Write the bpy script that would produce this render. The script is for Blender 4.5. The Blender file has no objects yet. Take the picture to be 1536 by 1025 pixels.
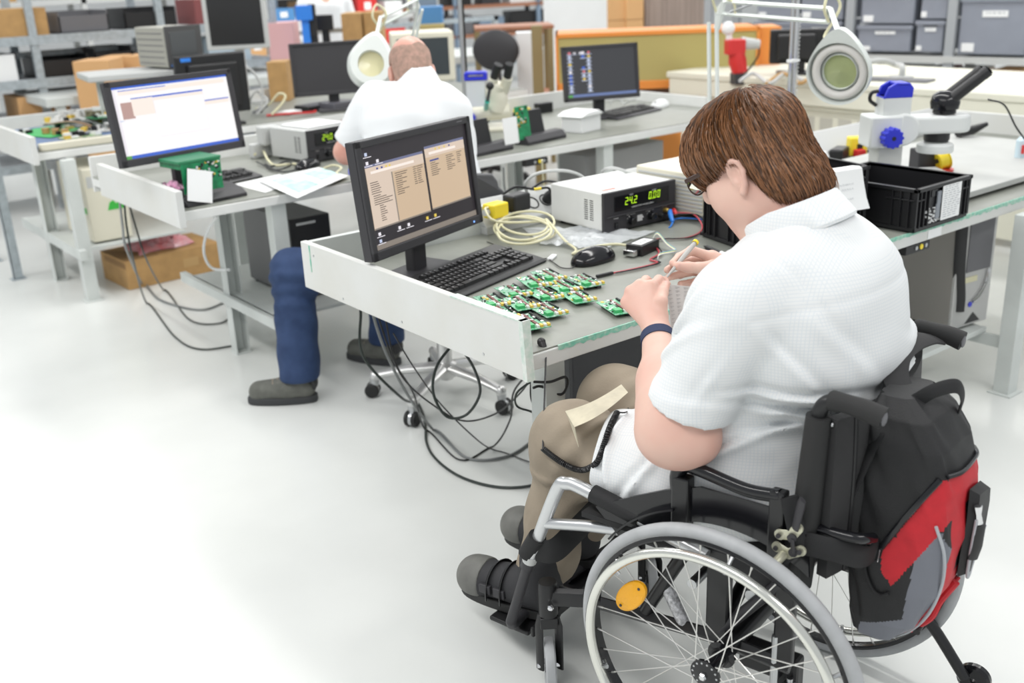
import bpy, bmesh, math, random
import numpy as np
from mathutils import Vector, Matrix, Euler

SC = bpy.context.scene
COL = SC.collection
R = math.radians
random.seed(7)

# ---------------------------------------------------------------- camera
CAM = np.array([0.0, 0.0, 1.6])
FPX = 1560.0
_p, _r, _y = R(19.85), R(-2.45), R(37.5)
FWD = np.array([math.cos(_p) * math.sin(_y), math.cos(_p) * math.cos(_y), -math.sin(_p)])
_rt = np.array([math.cos(_y), -math.sin(_y), 0.0])
_up = np.cross(_rt, FWD)
RGT = _rt * math.cos(_r) + _up * math.sin(_r)
UPV = -_rt * math.sin(_r) + _up * math.cos(_r)
cd = bpy.data.cameras.new('camera')
cam = bpy.data.objects.new('camera', cd)
COL.objects.link(cam)
cam.matrix_world = Matrix(((RGT[0], UPV[0], -FWD[0], CAM[0]), (RGT[1], UPV[1], -FWD[1], CAM[1]),
                           (RGT[2], UPV[2], -FWD[2], CAM[2]), (0, 0, 0, 1)))
cd.sensor_width = 36.0
cd.lens = 36.0 * FPX / 1536.0
cd.clip_start = 0.05
cd.clip_end = 200
cd.dof.use_dof = True
cd.dof.focus_distance = 2.35
cd.dof.aperture_fstop = 3.2
SC.camera = cam

# ---------------------------------------------------------------- world, lamps, exposure
w = bpy.data.worlds.new('world')
SC.world = w
w.use_nodes = True
w.node_tree.nodes['Background'].inputs[0].default_value = (0.93, 0.97, 1.0, 1)
w.node_tree.nodes['Background'].inputs[1].default_value = 0.70
SC.view_settings.view_transform = 'Standard'
SC.view_settings.look = 'None'
SC.view_settings.exposure = -0.14
SC.view_settings.gamma = 1.0
SC.view_settings.use_curve_mapping = False

def strip_lamp(x, y, z, sx, sy, power, name='ceiling_strip_light'):
    l = bpy.data.lights.new(name, 'AREA')
    l.shape = 'RECTANGLE'
    l.size, l.size_y = sx, sy
    l.energy = power
    l.color = (1.0, 0.985, 0.96)
    o = bpy.data.objects.new(name, l)
    o.location = (x, y, z)
    COL.objects.link(o)
    return o

# rows of fluorescent ceiling strips running along the aisles of the hall
for (lx, ly, sx, sy, pw) in ((-0.6, 4.0, 0.5, 9.0, 230), (3.2, 3.6, 0.4, 5.5, 120), (2.6, -1.2, 3.0, 0.5, 60),
                             (7.2, 5.5, 0.4, 9.0, 190), (4.6, 9.5, 6.0, 0.4, 130), (12.0, 9.0, 0.5, 10.0, 260)):
    strip_lamp(lx, ly, 3.6, sx, sy, pw)

# ---------------------------------------------------------------- points
def ray(x, y):
    return FWD + (x - 768.0) / FPX * RGT - (y - 512.5) / FPX * UPV
def atz(x, y, z):
    d = ray(x, y); return CAM + d * ((z - CAM[2]) / d[2])
def aty(x, y, Y):
    d = ray(x, y); return CAM + d * ((Y - CAM[1]) / d[1])
def atx(x, y, X):
    d = ray(x, y); return CAM + d * ((X - CAM[0]) / d[0])
def atd(x, y, D):
    return CAM + ray(x, y) * D

# ---------------------------------------------------------------- materials
MATS = {}
def mat(name, col, rough=0.5, metal=0.0, vary=0.0, vscale=20.0, bump=0.0, bscale=200.0, spec=0.5, emit=None, estr=0.0,
        alpha=1.0, trans=0.0, coat=0.0, stretch=None, vcol=None, island=0.0, sheen=0.0, sss=0.0):
    if name in MATS:
        return MATS[name]
    m = bpy.data.materials.new(name)
    m.use_nodes = True
    nt = m.node_tree
    b = nt.nodes['Principled BSDF']
    c = (*col, 1.0)
    b.inputs['Base Color'].default_value = c
    b.inputs['Roughness'].default_value = rough
    b.inputs['Metallic'].default_value = metal
    b.inputs['Specular IOR Level'].default_value = spec
    b.inputs['Alpha'].default_value = alpha
    b.inputs['Transmission Weight'].default_value = trans
    b.inputs['Coat Weight'].default_value = coat
    if sheen: b.inputs['Sheen Weight'].default_value = sheen
    if sss:
        b.inputs['Subsurface Weight'].default_value = sss
        b.inputs['Subsurface Radius'].default_value = (0.012, 0.005, 0.003)
    if emit:
        b.inputs['Emission Color'].default_value = (*emit, 1)
        b.inputs['Emission Strength'].default_value = estr
    tc = nt.nodes.new('ShaderNodeTexCoord')
    mp = nt.nodes.new('ShaderNodeMapping')
    nt.links.new(tc.outputs['Object'], mp.inputs['Vector'])
    if stretch: mp.inputs['Scale'].default_value = stretch
    if vary > 0 or island > 0:
        n = nt.nodes.new('ShaderNodeTexNoise')
        n.inputs['Scale'].default_value = vscale
        n.inputs['Detail'].default_value = 4
        nt.links.new(mp.outputs[0], n.inputs['Vector'])
        mx = nt.nodes.new('ShaderNodeMix'); mx.data_type = 'RGBA'
        amt = max(vary, island)
        c2 = vcol if vcol else tuple(max(0.0, v * (1 - amt)) for v in col)
        c1 = col if vcol else tuple(min(1.0, v * (1 + amt * 0.6)) for v in col)
        mx.inputs[6].default_value = (*c1, 1); mx.inputs[7].default_value = (*c2, 1)
        rp = nt.nodes.new('ShaderNodeMapRange')
        rp.inputs[1].default_value = 0.35; rp.inputs[2].default_value = 0.68
        if island > 0:
            g = nt.nodes.new('ShaderNodeNewGeometry')
            nt.links.new(g.outputs['Random Per Island'], mx.inputs[0])
        else:
            nt.links.new(n.outputs['Fac'], rp.inputs[0])
            nt.links.new(rp.outputs[0], mx.inputs[0])
        nt.links.new(mx.outputs[2], b.inputs['Base Color'])
    if bump > 0:
        n2 = nt.nodes.new('ShaderNodeTexNoise')
        n2.inputs['Scale'].default_value = bscale
        n2.inputs['Detail'].default_value = 3
        nt.links.new(mp.outputs[0], n2.inputs['Vector'])
        bp = nt.nodes.new('ShaderNodeBump')
        bp.inputs['Strength'].default_value = bump
        bp.inputs['Distance'].default_value = 0.002
        nt.links.new(n2.outputs['Fac'], bp.inputs['Height'])
        nt.links.new(bp.outputs[0], b.inputs['Normal'])
    MATS[name] = m
    return m

def srgb(r, g, b):
    f = lambda v: (v / 255.0) / 12.92 if v / 255.0 <= 0.04045 else ((v / 255.0 + 0.055) / 1.055) ** 2.4
    return (f(r), f(g), f(b))

WHITE = mat('white_lacquer', (0.74, 0.75, 0.73), 0.4, vary=0.06, vscale=6)
GREYM = mat('light_grey_steel', (0.60, 0.63, 0.61), 0.42, vary=0.08, vscale=5)
TOPM = mat('grey_green_laminate', (0.245, 0.255, 0.225), 0.40, vary=0.07, vscale=12)
BLACK = mat('black_plastic', (0.012, 0.012, 0.013), 0.42, bump=0.08, bscale=900)
BLACKG = mat('glossy_black_plastic', (0.008, 0.008, 0.010), 0.16)
DARKG = mat('charcoal_plastic', (0.035, 0.034, 0.038), 0.5, bump=0.1, bscale=800)
MIDG = mat('mid_grey_plastic', (0.14, 0.14, 0.15), 0.5)
LIGHTG = mat('pale_grey_plastic', (0.52, 0.53, 0.52), 0.45)
CREAM = mat('cream_plastic', (0.70, 0.67, 0.55), 0.45)
CHROME = mat('chrome', (0.75, 0.75, 0.76), 0.14, 1.0)
STEEL = mat('brushed_steel', (0.55, 0.56, 0.57), 0.32, 1.0)
ALU = mat('aluminium', (0.62, 0.64, 0.65), 0.3, 0.85)
GALV = mat('galvanised_steel', (0.42, 0.47, 0.50), 0.45, 0.35, vary=0.15, vscale=30)
PAPER = mat('white_paper', (0.83, 0.84, 0.84), 0.8)
YELLOW = mat('yellow_plastic', (0.85, 0.66, 0.03), 0.4)
RED = mat('red_plastic', (0.62, 0.03, 0.03), 0.4)
BLUE = mat('blue_plastic', (0.02, 0.03, 0.55), 0.35)
LBLUE = mat('light_blue_plastic', (0.03, 0.22, 0.75), 0.4)
PCB = mat('green_circuit_board', (0.012, 0.235, 0.09), 0.4, vary=0.35, vscale=60)
CARD = mat('brown_cardboard', (0.47, 0.28, 0.11), 0.75, vary=0.12, vscale=15)
ORANGE = mat('orange_lacquer', (0.75, 0.27, 0.05), 0.45)
RUBBERG = mat('grey_rubber', (0.36, 0.37, 0.38), 0.5)
RUBBER = mat('black_rubber', (0.016, 0.016, 0.016), 0.6)
BEIGEC = mat('beige_cable', (0.68, 0.65, 0.44), 0.5)
GOLD = mat('brass', (0.65, 0.45, 0.12), 0.3, 0.9)

# ---------------------------------------------------------------- mesh builder
def cr(pts, n=8, closed=False):
    """Catmull-Rom through points"""
    P = [np.array(p, float) for p in pts]
    if len(P) < 3 and not closed:
        return [P[0] + (P[-1] - P[0]) * i / n for i in range(n + 1)]
    out = []
    m = len(P)
    rng = range(m if closed else m - 1)
    for i in rng:
        if closed:
            a, b, c, d = P[(i - 1) % m], P[i], P[(i + 1) % m], P[(i + 2) % m]
        else:
            b, c = P[i], P[i + 1]
            a = P[i - 1] if i > 0 else 2 * b - c
            d = P[i + 2] if i + 2 < m else 2 * c - b
        for k in range(n):
            t = k / n
            out.append(0.5 * ((2 * b) + (c - a) * t + (2 * a - 5 * b + 4 * c - d) * t * t + (3 * b - a - 3 * c + d) * t ** 3))
    if not closed:
        out.append(P[-1])
    return out

def rotz(a):
    return Matrix.Rotation(a, 4, 'Z')
def trs(loc=(0, 0, 0), rx=0, ry=0, rz=0):
    return Matrix.Translation(loc) @ Euler((rx, ry, rz)).to_matrix().to_4x4()
def frame(o, x, y=None, z=None):
    """matrix with origin o and the given axes (numpy-like)"""
    x = Vector(x).normalized()
    if y is not None:
        z = x.cross(Vector(y)).normalized(); y = z.cross(x)
    else:
        y = Vector(z).cross(x).normalized(); z = x.cross(y)
    m = Matrix.Identity(4)
    m.col[0][:3] = x; m.col[1][:3] = y; m.col[2][:3] = z; m.col[3][:3] = Vector(o)
    return m

class M:
    def __init__(s):
        s.v = []; s.f = []; s.mi = []; s.sm = []
    def add(s, vs, fs, mi=0, smooth=True, mx=None):
        o = len(s.v)
        for p in vs:
            p = Vector([float(q) for q in p])
            s.v.append(tuple(mx @ p) if mx is not None else tuple(p))
        for f in fs:
            s.f.append([i + o for i in f]); s.mi.append(mi); s.sm.append(smooth)
        return s
    def box(s, c, d, mx=None, mi=0, taper=None):
        x, y, z = d[0] / 2, d[1] / 2, d[2] / 2
        t = taper or (1, 1)
        vs = [(-x, -y, -z), (x, -y, -z), (x, y, -z), (-x, y, -z), (-x * t[0], -y * t[1], z), (x * t[0], -y * t[1], z), (x * t[0], y * t[1], z), (-x * t[0], y * t[1], z)]
        vs = [(a + c[0], b + c[1], e + c[2]) for a, b, e in vs]
        return s.add(vs, [(3, 2, 1, 0), (4, 5, 6, 7), (0, 1, 5, 4), (1, 2, 6, 5), (2, 3, 7, 6), (3, 0, 4, 7)], mi, False, mx)
    def bb(s, lo, hi, mx=None, mi=0):
        return s.box([(a + b) / 2 for a, b in zip(lo, hi)], [b - a for a, b in zip(lo, hi)], mx, mi)
    def prism(s, poly, h, mx=None, mi=0, smooth=False):
        """polygon in xy (ccw), extruded 0..h in z"""
        n = len(poly)
        vs = [(p[0], p[1], 0) for p in poly] + [(p[0], p[1], h) for p in poly]
        fs = [list(range(n))[::-1], list(range(n, 2 * n))] + [(i, (i + 1) % n, n + (i + 1) % n, n + i) for i in range(n)]
        return s.add(vs, fs, mi, smooth, mx)
    def lathe(s, prof, n=24, mx=None, mi=0, closed=False):
        """profile [(r,z)] around z"""
        vs, fs = [], []
        k = len(prof)
        for r, z in prof:
            for i in range(n):
                a = 2 * math.pi * i / n
                vs.append((r * math.cos(a), r * math.sin(a), z))
        rng = range(k if closed else k - 1)
        for j in rng:
            j2 = (j + 1) % k
            for i in range(n):
                i2 = (i + 1) % n
                fs.append((j * n + i, j * n + i2, j2 * n + i2, j2 * n + i))
        if not closed:
            if prof[0][0] > 1e-6: fs.append(list(range(n))[::-1])
            if prof[-1][0] > 1e-6: fs.append(list(range((k - 1) * n, k * n)))
        return s.add(vs, fs, mi, True, mx)
    def cyl(s, a, b, r, n=16, r2=None, mi=0):
        a, b = Vector([float(q) for q in a]), Vector([float(q) for q in b])
        d = b - a
        q = d.to_track_quat('Z', 'Y').to_matrix().to_4x4()
        return s.lathe([(r, 0), (r if r2 is None else r2, d.length)], n, Matrix.Translation(a) @ q, mi)
    def ball(s, c, r, n=16, mx=None, mi=0):
        r = (r, r, r) if not hasattr(r, '__len__') else r
        k = max(6, n // 2)
        m0 = Matrix.Translation([float(q) for q in c]) @ Matrix.Diagonal((r[0], r[1], r[2], 1))
        if mx is not None: m0 = mx @ m0
        return s.lathe([(math.sin(math.pi * j / k), -math.cos(math.pi * j / k)) for j in range(k + 1)], n, m0, mi)
    def tube(s, pts, r, n=8, closed=False, mi=0, mx=None, flat=None):
        P = [Vector([float(q) for q in p]) for p in pts]
        m = len(P)
        T = []
        for i in range(m):
            if closed: d = P[(i + 1) % m] - P[i - 1]
            else: d = P[min(i + 1, m - 1)] - P[max(i - 1, 0)]
            if d.length < 1e-9: d = Vector((0, 0, 1))
            T.append(d.normalized())
        nrm = T[0].orthogonal().normalized()
        if abs(T[0].z) < 0.9:
            nrm = (Vector((0, 0, 1)) - T[0] * T[0].z).normalized()
        vs, fs = [], []
        for i in range(m):
            nrm = (nrm - T[i] * nrm.dot(T[i]))
            nrm = nrm.normalized() if nrm.length > 1e-6 else T[i].orthogonal().normalized()
            bn = T[i].cross(nrm)
            ri = r[i] if hasattr(r, '__len__') else r
            fa, fb = flat if flat else (1, 1)
            for k in range(n):
                a = 2 * math.pi * k / n
                vs.append(P[i] + nrm * (math.cos(a) * ri * fa) + bn * (math.sin(a) * ri * fb))
        for i in range(m if closed else m - 1):
            i2 = (i + 1) % m
            for k in range(n):
                k2 = (k + 1) % n
                fs.append((i * n + k, i * n + k2, i2 * n + k2, i2 * n + k))
        if not closed:
            fs.append(list(range(n))[::-1]); fs.append(list(range((m - 1) * n, m * n)))
        return s.add(vs, fs, mi, True, mx)
    def torus(s, R0, r, n=48, k=10, mx=None, mi=0, flat=1.0):
        vs, fs = [], []
        for i in range(n):
            a = 2 * math.pi * i / n
            for j in range(k):
                b = 2 * math.pi * j / k
                q = R0 + r * math.cos(b)
                vs.append((q * math.cos(a), q * math.sin(a), r * flat * math.sin(b)))
        for i in range(n):
            for j in range(k):
                fs.append((i * k + j, ((i + 1) % n) * k + j, ((i + 1) % n) * k + (j + 1) % k, i * k + (j + 1) % k))
        return s.add(vs, fs, mi, True, mx)
    def quad(s, a, b, c, d, mi=0):
        return s.add([a, b, c, d], [(0, 1, 2, 3)], mi, False)
    def sheet(s, grid, th=0.0006, mi=0):
        """closed thin slab over a grid of points [rows][cols]"""
        nr, nc = len(grid), len(grid[0])
        G = np.array(grid, float)
        du = np.gradient(G, axis=0); dv = np.gradient(G, axis=1)
        nn = np.cross(dv, du); nn /= (np.linalg.norm(nn, axis=2, keepdims=True) + 1e-12)
        A = (G + nn * th / 2).reshape(-1, 3); B = (G - nn * th / 2).reshape(-1, 3)
        N = nr * nc
        fs = []
        for i in range(nr - 1):
            for j in range(nc - 1):
                a, b, c, d = i * nc + j, i * nc + j + 1, (i + 1) * nc + j + 1, (i + 1) * nc + j
                fs.append((a, b, c, d)); fs.append((N + d, N + c, N + b, N + a))
        rim = [j for j in range(nc)] + [i * nc + nc - 1 for i in range(1, nr)] + [(nr - 1) * nc + j for j in range(nc - 2, -1, -1)] + [i * nc for i in range(nr - 2, 0, -1)]
        for i in range(len(rim)):
            a, b = rim[i], rim[(i + 1) % len(rim)]
            fs.append((b, a, N + a, N + b))
        return s.add(np.vstack([A, B]), fs, mi, True)

def ob(name, m, mats, parent=None, bevel=0.0, segs=2, loc=None, rz=0.0, world=False, sharp=35):
    me = bpy.data.meshes.new(name)
    v = m.v
    if world and parent is not None:
        root = parent
        while root.parent is not None: root = root.parent
        inv = root.matrix_world.inverted()
        v = [tuple(inv @ Vector(p)) for p in v]
    elif loc is not None and world:
        lo = Vector(loc); v = [tuple(Vector(p) - lo) for p in v]
    me.from_pydata(v, [], m.f)
    mats = mats if isinstance(mats, (list, tuple)) else [mats]
    for k in mats: me.materials.append(k)
    me.polygons.foreach_set('material_index', m.mi)
    me.polygons.foreach_set('use_smooth', m.sm)
    me.update()
    if any(m.sm): me.set_sharp_from_angle(angle=R(sharp))
    o = bpy.data.objects.new(name, me)
    COL.objects.link(o)
    if parent is not None:
        o.parent = parent
    if loc is not None: o.location = [float(q) for q in loc]
    if rz: o.rotation_euler = (0, 0, rz)
    if bevel > 0:
        b = o.modifiers.new('bevel', 'BEVEL')
        b.width = bevel; b.segments = segs; b.limit_method = 'ANGLE'; b.angle_limit = R(40)
        b.harden_normals = False
    return o

def tag(o, label, cat, group=None, kind=None):
    if label: o['label'] = label
    if cat: o['category'] = cat
    if group: o['group'] = group
    if kind: o['kind'] = kind
    return o
def thing(name, loc, rz, label, cat, group=None):
    o = bpy.data.objects.new(name, None)
    o.empty_display_size = 0.05
    o.location = [float(q) for q in loc]
    o.rotation_euler = (0, 0, rz)
    COL.objects.link(o)
    o.matrix_world = Matrix.Translation([float(q) for q in loc]) @ rotz(rz)
    return tag(o, label, cat, group)
def single(name, m, mats, label, cat, group=None, loc=(0, 0, 0), rz=0.0, bevel=0.0, kind=None, world=False, segs=2):
    return tag(ob(name, m, mats, None, bevel, segs, loc, rz, world), label, cat, group, kind)
def struct(name, m, mats, bevel=0.0):
    return tag(ob(name, m, mats, None, bevel), None, None, None, 'structure')
def dup(o, loc=None, rz=None, label=None, group=None, parent=None):
    c = o.copy(); COL.objects.link(c)
    if parent is not None: c.parent = parent
    if loc is not None: c.location = [float(q) for q in loc]
    if rz is not None: c.rotation_euler = (0, 0, rz)
    if label: c['label'] = label
    if group: c['group'] = group
    for ch in list(o.children):
        dup(ch, parent=c)
    return c

# ---------------------------------------------------------------- implicit bodies (smooth union, meshed by surface nets)
class SDF:
    def __init__(s, lo, hi, h):
        s.lo = np.array(lo, float); s.h = h
        s.n = np.ceil((np.array(hi) - s.lo) / h).astype(int) + 1
        s.F = np.full(s.n, 1.0, np.float32)
    def _box(s, lo, hi):
        a = np.maximum(np.floor((np.array(lo) - s.lo) / s.h).astype(int), 0)
        b = np.minimum(np.ceil((np.array(hi) - s.lo) / s.h).astype(int) + 1, s.n)
        if np.any(b <= a): return None
        g = [s.lo[i] + s.h * np.arange(a[i], b[i], dtype=np.float32) for i in range(3)]
        X, Y, Z = g[0][:, None, None], g[1][None, :, None], g[2][None, None, :]
        return (slice(a[0], b[0]), slice(a[1], b[1]), slice(a[2], b[2])), X, Y, Z
    def _mix(s, sl, d, k, sub=False):
        F = s.F[sl]
        if sub:
            if k <= 0: s.F[sl] = np.maximum(F, -d); return
            h = np.clip(0.5 - 0.5 * (F + d) / k, 0, 1)
            s.F[sl] = F + (-d - F) * h + k * h * (1 - h)
            return
        if k <= 0: s.F[sl] = np.minimum(F, d); return
        h = np.clip(0.5 + 0.5 * (F - d) / k, 0, 1)
        s.F[sl] = F + (d - F) * h - k * h * (1 - h)
    def cap(s, a, b, ra, rb=None, k=0.02, sub=False, flat=None):
        """tapered capsule; flat=(dir, factor) squashes the distance along dir"""
        a, b = np.array(a, float), np.array(b, float); rb = ra if rb is None else rb
        m = max(ra, rb) * (1.0 if flat is None else max(1.0, flat[1])) + k + 3 * s.h
        q = s._box(np.minimum(a, b) - m, np.maximum(a, b) + m)
        if q is None: return s
        sl, X, Y, Z = q
        d = b - a; L2 = max(d @ d, 1e-12)
        t = np.clip(((X - a[0]) * d[0] + (Y - a[1]) * d[1] + (Z - a[2]) * d[2]) / L2, 0, 1)
        ex, ey, ez = X - a[0] - t * d[0], Y - a[1] - t * d[1], Z - a[2] - t * d[2]
        if flat is not None:
            n = np.array(flat[0], float); n /= np.linalg.norm(n)
            c = (ex * n[0] + ey * n[1] + ez * n[2]) * (flat[1] - 1.0)   # flat[1]>1 thins
            ex, ey, ez = ex + n[0] * c, ey + n[1] * c, ez + n[2] * c
        s._mix(sl, (np.sqrt(ex * ex + ey * ey + ez * ez) - (ra + (rb - ra) * t)).astype(np.float32), k, sub)
        return s
    def chain(s, pts, rad, k=0.02, sub=False):
        for i in range(len(pts) - 1):
            s.cap(pts[i], pts[i + 1], rad[i], rad[i + 1], k, sub)
        return s
    def ell(s, c, r, rot=None, k=0.02, sub=False):
        c = np.array(c, float); r = np.array(r, float)
        m = r.max() + k + 3 * s.h
        q = s._box(c - m, c + m)
        if q is None: return s
        sl, X, Y, Z = q
        x, y, z = X - c[0], Y - c[1], Z - c[2]
        if rot is not None:
            A = np.array(rot)[:3, :3]
            x, y, z = (A[0, 0] * x + A[1, 0] * y + A[2, 0] * z, A[0, 1] * x + A[1, 1] * y + A[2, 1] * z, A[0, 2] * x + A[1, 2] * y + A[2, 2] * z)
        k0 = np.sqrt((x / r[0]) ** 2 + (y / r[1]) ** 2 + (z / r[2]) ** 2)
        k1 = np.sqrt((x / r[0] ** 2) ** 2 + (y / r[1] ** 2) ** 2 + (z / r[2] ** 2) ** 2) + 1e-9
        s._mix(sl, (k0 * (k0 - 1.0) / k1).astype(np.float32), k, sub)
        return s
    def cut(s, p, n, k=0.0):
        """remove the side the normal points to"""
        sl, X, Y, Z = s._box(s.lo, s.lo + s.n * s.h)
        n = np.array(n, float); n /= np.linalg.norm(n)
        d = ((X - p[0]) * n[0] + (Y - p[1]) * n[1] + (Z - p[2]) * n[2]).astype(np.float32)
        s._mix(sl, -d, k, True)
        return s
    def warp(s, fn):
        """add fn(X,Y,Z) to the field (folds)"""
        sl, X, Y, Z = s._box(s.lo, s.lo + s.n * s.h)
        s.F += np.asarray(fn(X, Y, Z), np.float32)
        return s
    def surf(s, m=None, mi=0, smooth=1):
        F = s.F; inside = F < 0
        nx, ny, nz = F.shape
        cnt = np.zeros((nx - 1, ny - 1, nz - 1), np.uint8)
        for i in (0, 1):
            for j in (0, 1):
                for k in (0, 1):
                    cnt += inside[i:nx - 1 + i, j:ny - 1 + j, k:nz - 1 + k]
        act = (cnt > 0) & (cnt < 8)
        idx = np.argwhere(act)
        vid = np.full(act.shape, -1, np.int64); vid[act] = np.arange(len(idx))
        acc = np.zeros((len(idx), 3)); num = np.zeros(len(idx))
        cor = [(0, 0, 0), (1, 0, 0), (0, 1, 0), (1, 1, 0), (0, 0, 1), (1, 0, 1), (0, 1, 1), (1, 1, 1)]
        val = [F[idx[:, 0] + c[0], idx[:, 1] + c[1], idx[:, 2] + c[2]] for c in cor]
        for a in range(8):
            for b in range(a + 1, 8):
                df = [cor[b][q] - cor[a][q] for q in range(3)]
                if sum(abs(q) for q in df) != 1: continue
                x = (val[a] < 0) != (val[b] < 0)
                t = np.where(x, val[a] / np.where(x, val[a] - val[b], 1), 0)
                for q in range(3):
                    acc[:, q] += np.where(x, cor[a][q] + t * df[q], 0)
                num += x
        V = s.lo + s.h * (idx + acc / num[:, None])
        faces = []
        for ax in range(3):
            o1, o2 = (ax + 1) % 3, (ax + 2) % 3
            sl0 = [slice(0, -1)] * 3; sl1 = [slice(0, -1)] * 3
            sl1[ax] = slice(1, None)
            for q in (o1, o2): sl0[q] = slice(1, -1); sl1[q] = slice(1, -1)
            A, B = inside[tuple(sl0)], inside[tuple(sl1)]
            for flip, X in ((False, A & ~B), (True, ~A & B)):
                e = np.argwhere(X)
                if not len(e): continue
                e[:, o1] += 1; e[:, o2] += 1
                def g(d1, d2):
                    f = e.copy(); f[:, o1] -= d1; f[:, o2] -= d2
                    return vid[f[:, 0], f[:, 1], f[:, 2]]
                q = np.stack([g(1, 1), g(0, 1), g(0, 0), g(1, 0)], 1)
                faces.append(q[:, ::-1] if flip else q)
        Q = np.vstack(faces); Q = Q[(Q >= 0).all(1)]
        for _ in range(smooth):
            S = np.zeros_like(V); N = np.zeros(len(V))
            for a in range(4):
                b = (a + 1) % 4
                np.add.at(S, Q[:, a], V[Q[:, b]]); np.add.at(N, Q[:, a], 1)
                np.add.at(S, Q[:, b], V[Q[:, a]]); np.add.at(N, Q[:, b], 1)
            V = V * 0.4 + 0.6 * S / np.maximum(N, 1)[:, None]
        if m is None: m = M()
        o = len(m.v)
        m.v.extend(map(tuple, V)); m.f.extend((Q + o).tolist())
        m.mi.extend([mi] * len(Q)); m.sm.extend([True] * len(Q))
        return m

def local_cut(S, p, n, c, rad):
    """cut with a plane, only inside a ball"""
    sl, X, Y, Z = S._box(S.lo, S.lo + S.n * S.h)
    n = np.array(n, float); n /= np.linalg.norm(n)
    pl = (X - p[0]) * n[0] + (Y - p[1]) * n[1] + (Z - p[2]) * n[2]
    ball = np.sqrt((X - c[0]) ** 2 + (Y - c[1]) ** 2 + (Z - c[2]) ** 2) - rad
    S.F = np.maximum(S.F, -np.maximum(-pl, ball)).astype(np.float32)
# ================================================================ setting
FLOORM = mat('pale_epoxy_floor', (0.70, 0.715, 0.695), 0.25, vary=0.06, vscale=1.3, spec=0.45, bump=0.03, bscale=14)
WALLM = mat('off_white_wall', (0.72, 0.73, 0.73), 0.8, vary=0.04, vscale=2)
m = M(); m.bb((-12, -10, -0.1), (18, 18, 0)); struct('floor', m, FLOORM)
m = M(); m.bb((-12, 18, 0), (18, 18.2, 4.6)); struct('wall_back', m, WALLM)
m = M(); m.bb((18, -10, 0), (18.2, 18.2, 4.6)); struct('wall_right', m, WALLM)

# ================================================================ benches
GREENPAINT = mat('mint_green_edge_paint', (0.16, 0.50, 0.37), 0.5, vary=0.35, vscale=60, vcol=(0.45, 0.60, 0.5))
WORN = mat('worn_white_board', (0.66, 0.67, 0.655), 0.45, vary=0.08, vscale=4, vcol=(0.62, 0.62, 0.585))

def channel_leg(x, y, z0, z1, w=0.065, open_dir=1):
    """steel leg: closed box profile with a foot plate"""
    m = M()
    m.bb((x, y, z0), (x + w, y + 0.06, z1))
    m.bb((x - 0.015, y - 0.015, z0), (x + w + 0.015, y + 0.075, z0 + 0.006))
    return m

def c_leg(x, y, z0, z1, w=0.065, d=0.06):
    """open C profile seen from the front: two flanges and a web"""
    m = M()
    m.bb((x, y, z0), (x + 0.006, y + d, z1))
    m.bb((x + w - 0.006, y, z0), (x + w, y + d, z1))
    m.bb((x + 0.006, y + d - 0.006, z0), (x + w - 0.006, y + d, z1))
    m.bb((x - 0.004, y - 0.004, z0), (x + w + 0.004, y + d + 0.004, z0 + 0.006))
    return m

# ---- nearest bench
T1 = 0.735
b1 = thing('workbench', (2.9, 2.3, 0), 0, 'nearest long grey workbench with mint green front edge, the wheelchair user working at it', 'workbench', 'workbenches')
def part(name, m, mats, parent, bevel=0.0, label=None, segs=2):
    o = ob(name, m, mats, parent, bevel, segs, world=True)
    if label: o['label'] = label
    return o
m = M(); m.bb((1.435, 1.805, T1 - 0.004), (5.0, 2.83, T1)); part('table_top', m, TOPM, b1)
m = M(); m.bb((1.435, 1.80, T1 - 0.045), (5.0, 2.83, T1 - 0.0045)); part('top_frame', m, WORN, b1, 0.003)
# painted strip along the front edge, ragged lower border
m = M()
xs = np.linspace(1.52, 5.0, 300)
rg = random.Random(3)
lo = [T1 - 0.009 - 0.008 * rg.random() * (0.4 + 0.6 * abs(math.sin(x * 3.1))) for x in xs]
for i in range(len(xs) - 1):
    m.add([(xs[i], 1.7985, T1 + 0.0004), (xs[i + 1], 1.7985, T1 + 0.0004), (xs[i + 1], 1.7985, lo[i + 1]), (xs[i], 1.7985, lo[i]),
           (xs[i], 1.803, T1 + 0.0004), (xs[i + 1], 1.803, T1 + 0.0004), (xs[i + 1], 1.803, lo[i + 1]), (xs[i], 1.803, lo[i])],
          [(0, 3, 2, 1), (0, 1, 5, 4), (3, 7, 6, 2)], 0, False)
part('edge_stripe', m, GREENPAINT, b1, 0, 'mint green worn stripe')
m = M(); m.bb((3.13, 1.7975, T1 - 0.041), (3.21, 1.7999, T1 - 0.011)); part('joint_tape', m, PAPER, b1)
m = M()   # side board, front end slightly cut back at the top
m.prism([(1.762, 0.685), (2.86, 0.685), (2.86, 0.832), (1.775, 0.832)], 0.022, Matrix(((0, 0, 1, 1.392), (1, 0, 0, 0), (0, 1, 0, 0), (0, 0, 0, 1))))
sp = part('side_board', m, WORN, b1, 0.003)
m = M(); m.prism([(1.7605, 0.686), (1.775, 0.686), (1.788, 0.8335), (1.772, 0.8335)], 0.0235, Matrix(((0, 0, 1, 1.3912), (1, 0, 0, 0), (0, 1, 0, 0), (0, 0, 0, 1))))
part('edge_paint', m, mat('pale_mint_worn_paint', (0.50, 0.62, 0.55), 0.5, vary=0.4, vscale=50, vcol=(0.72, 0.73, 0.70)), sp)
m = M(); m.bb((1.391, 1.775, 0.829), (1.4155, 2.06, 0.8335)); part('edge_paint', m, MATS['pale_mint_worn_paint'], sp)
m = M(); m.bb((1.3905, 2.80, 0.745), (1.3925, 2.806, 0.828)); part('edge_paint', m, MATS['mint_green_edge_paint'], sp)
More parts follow.
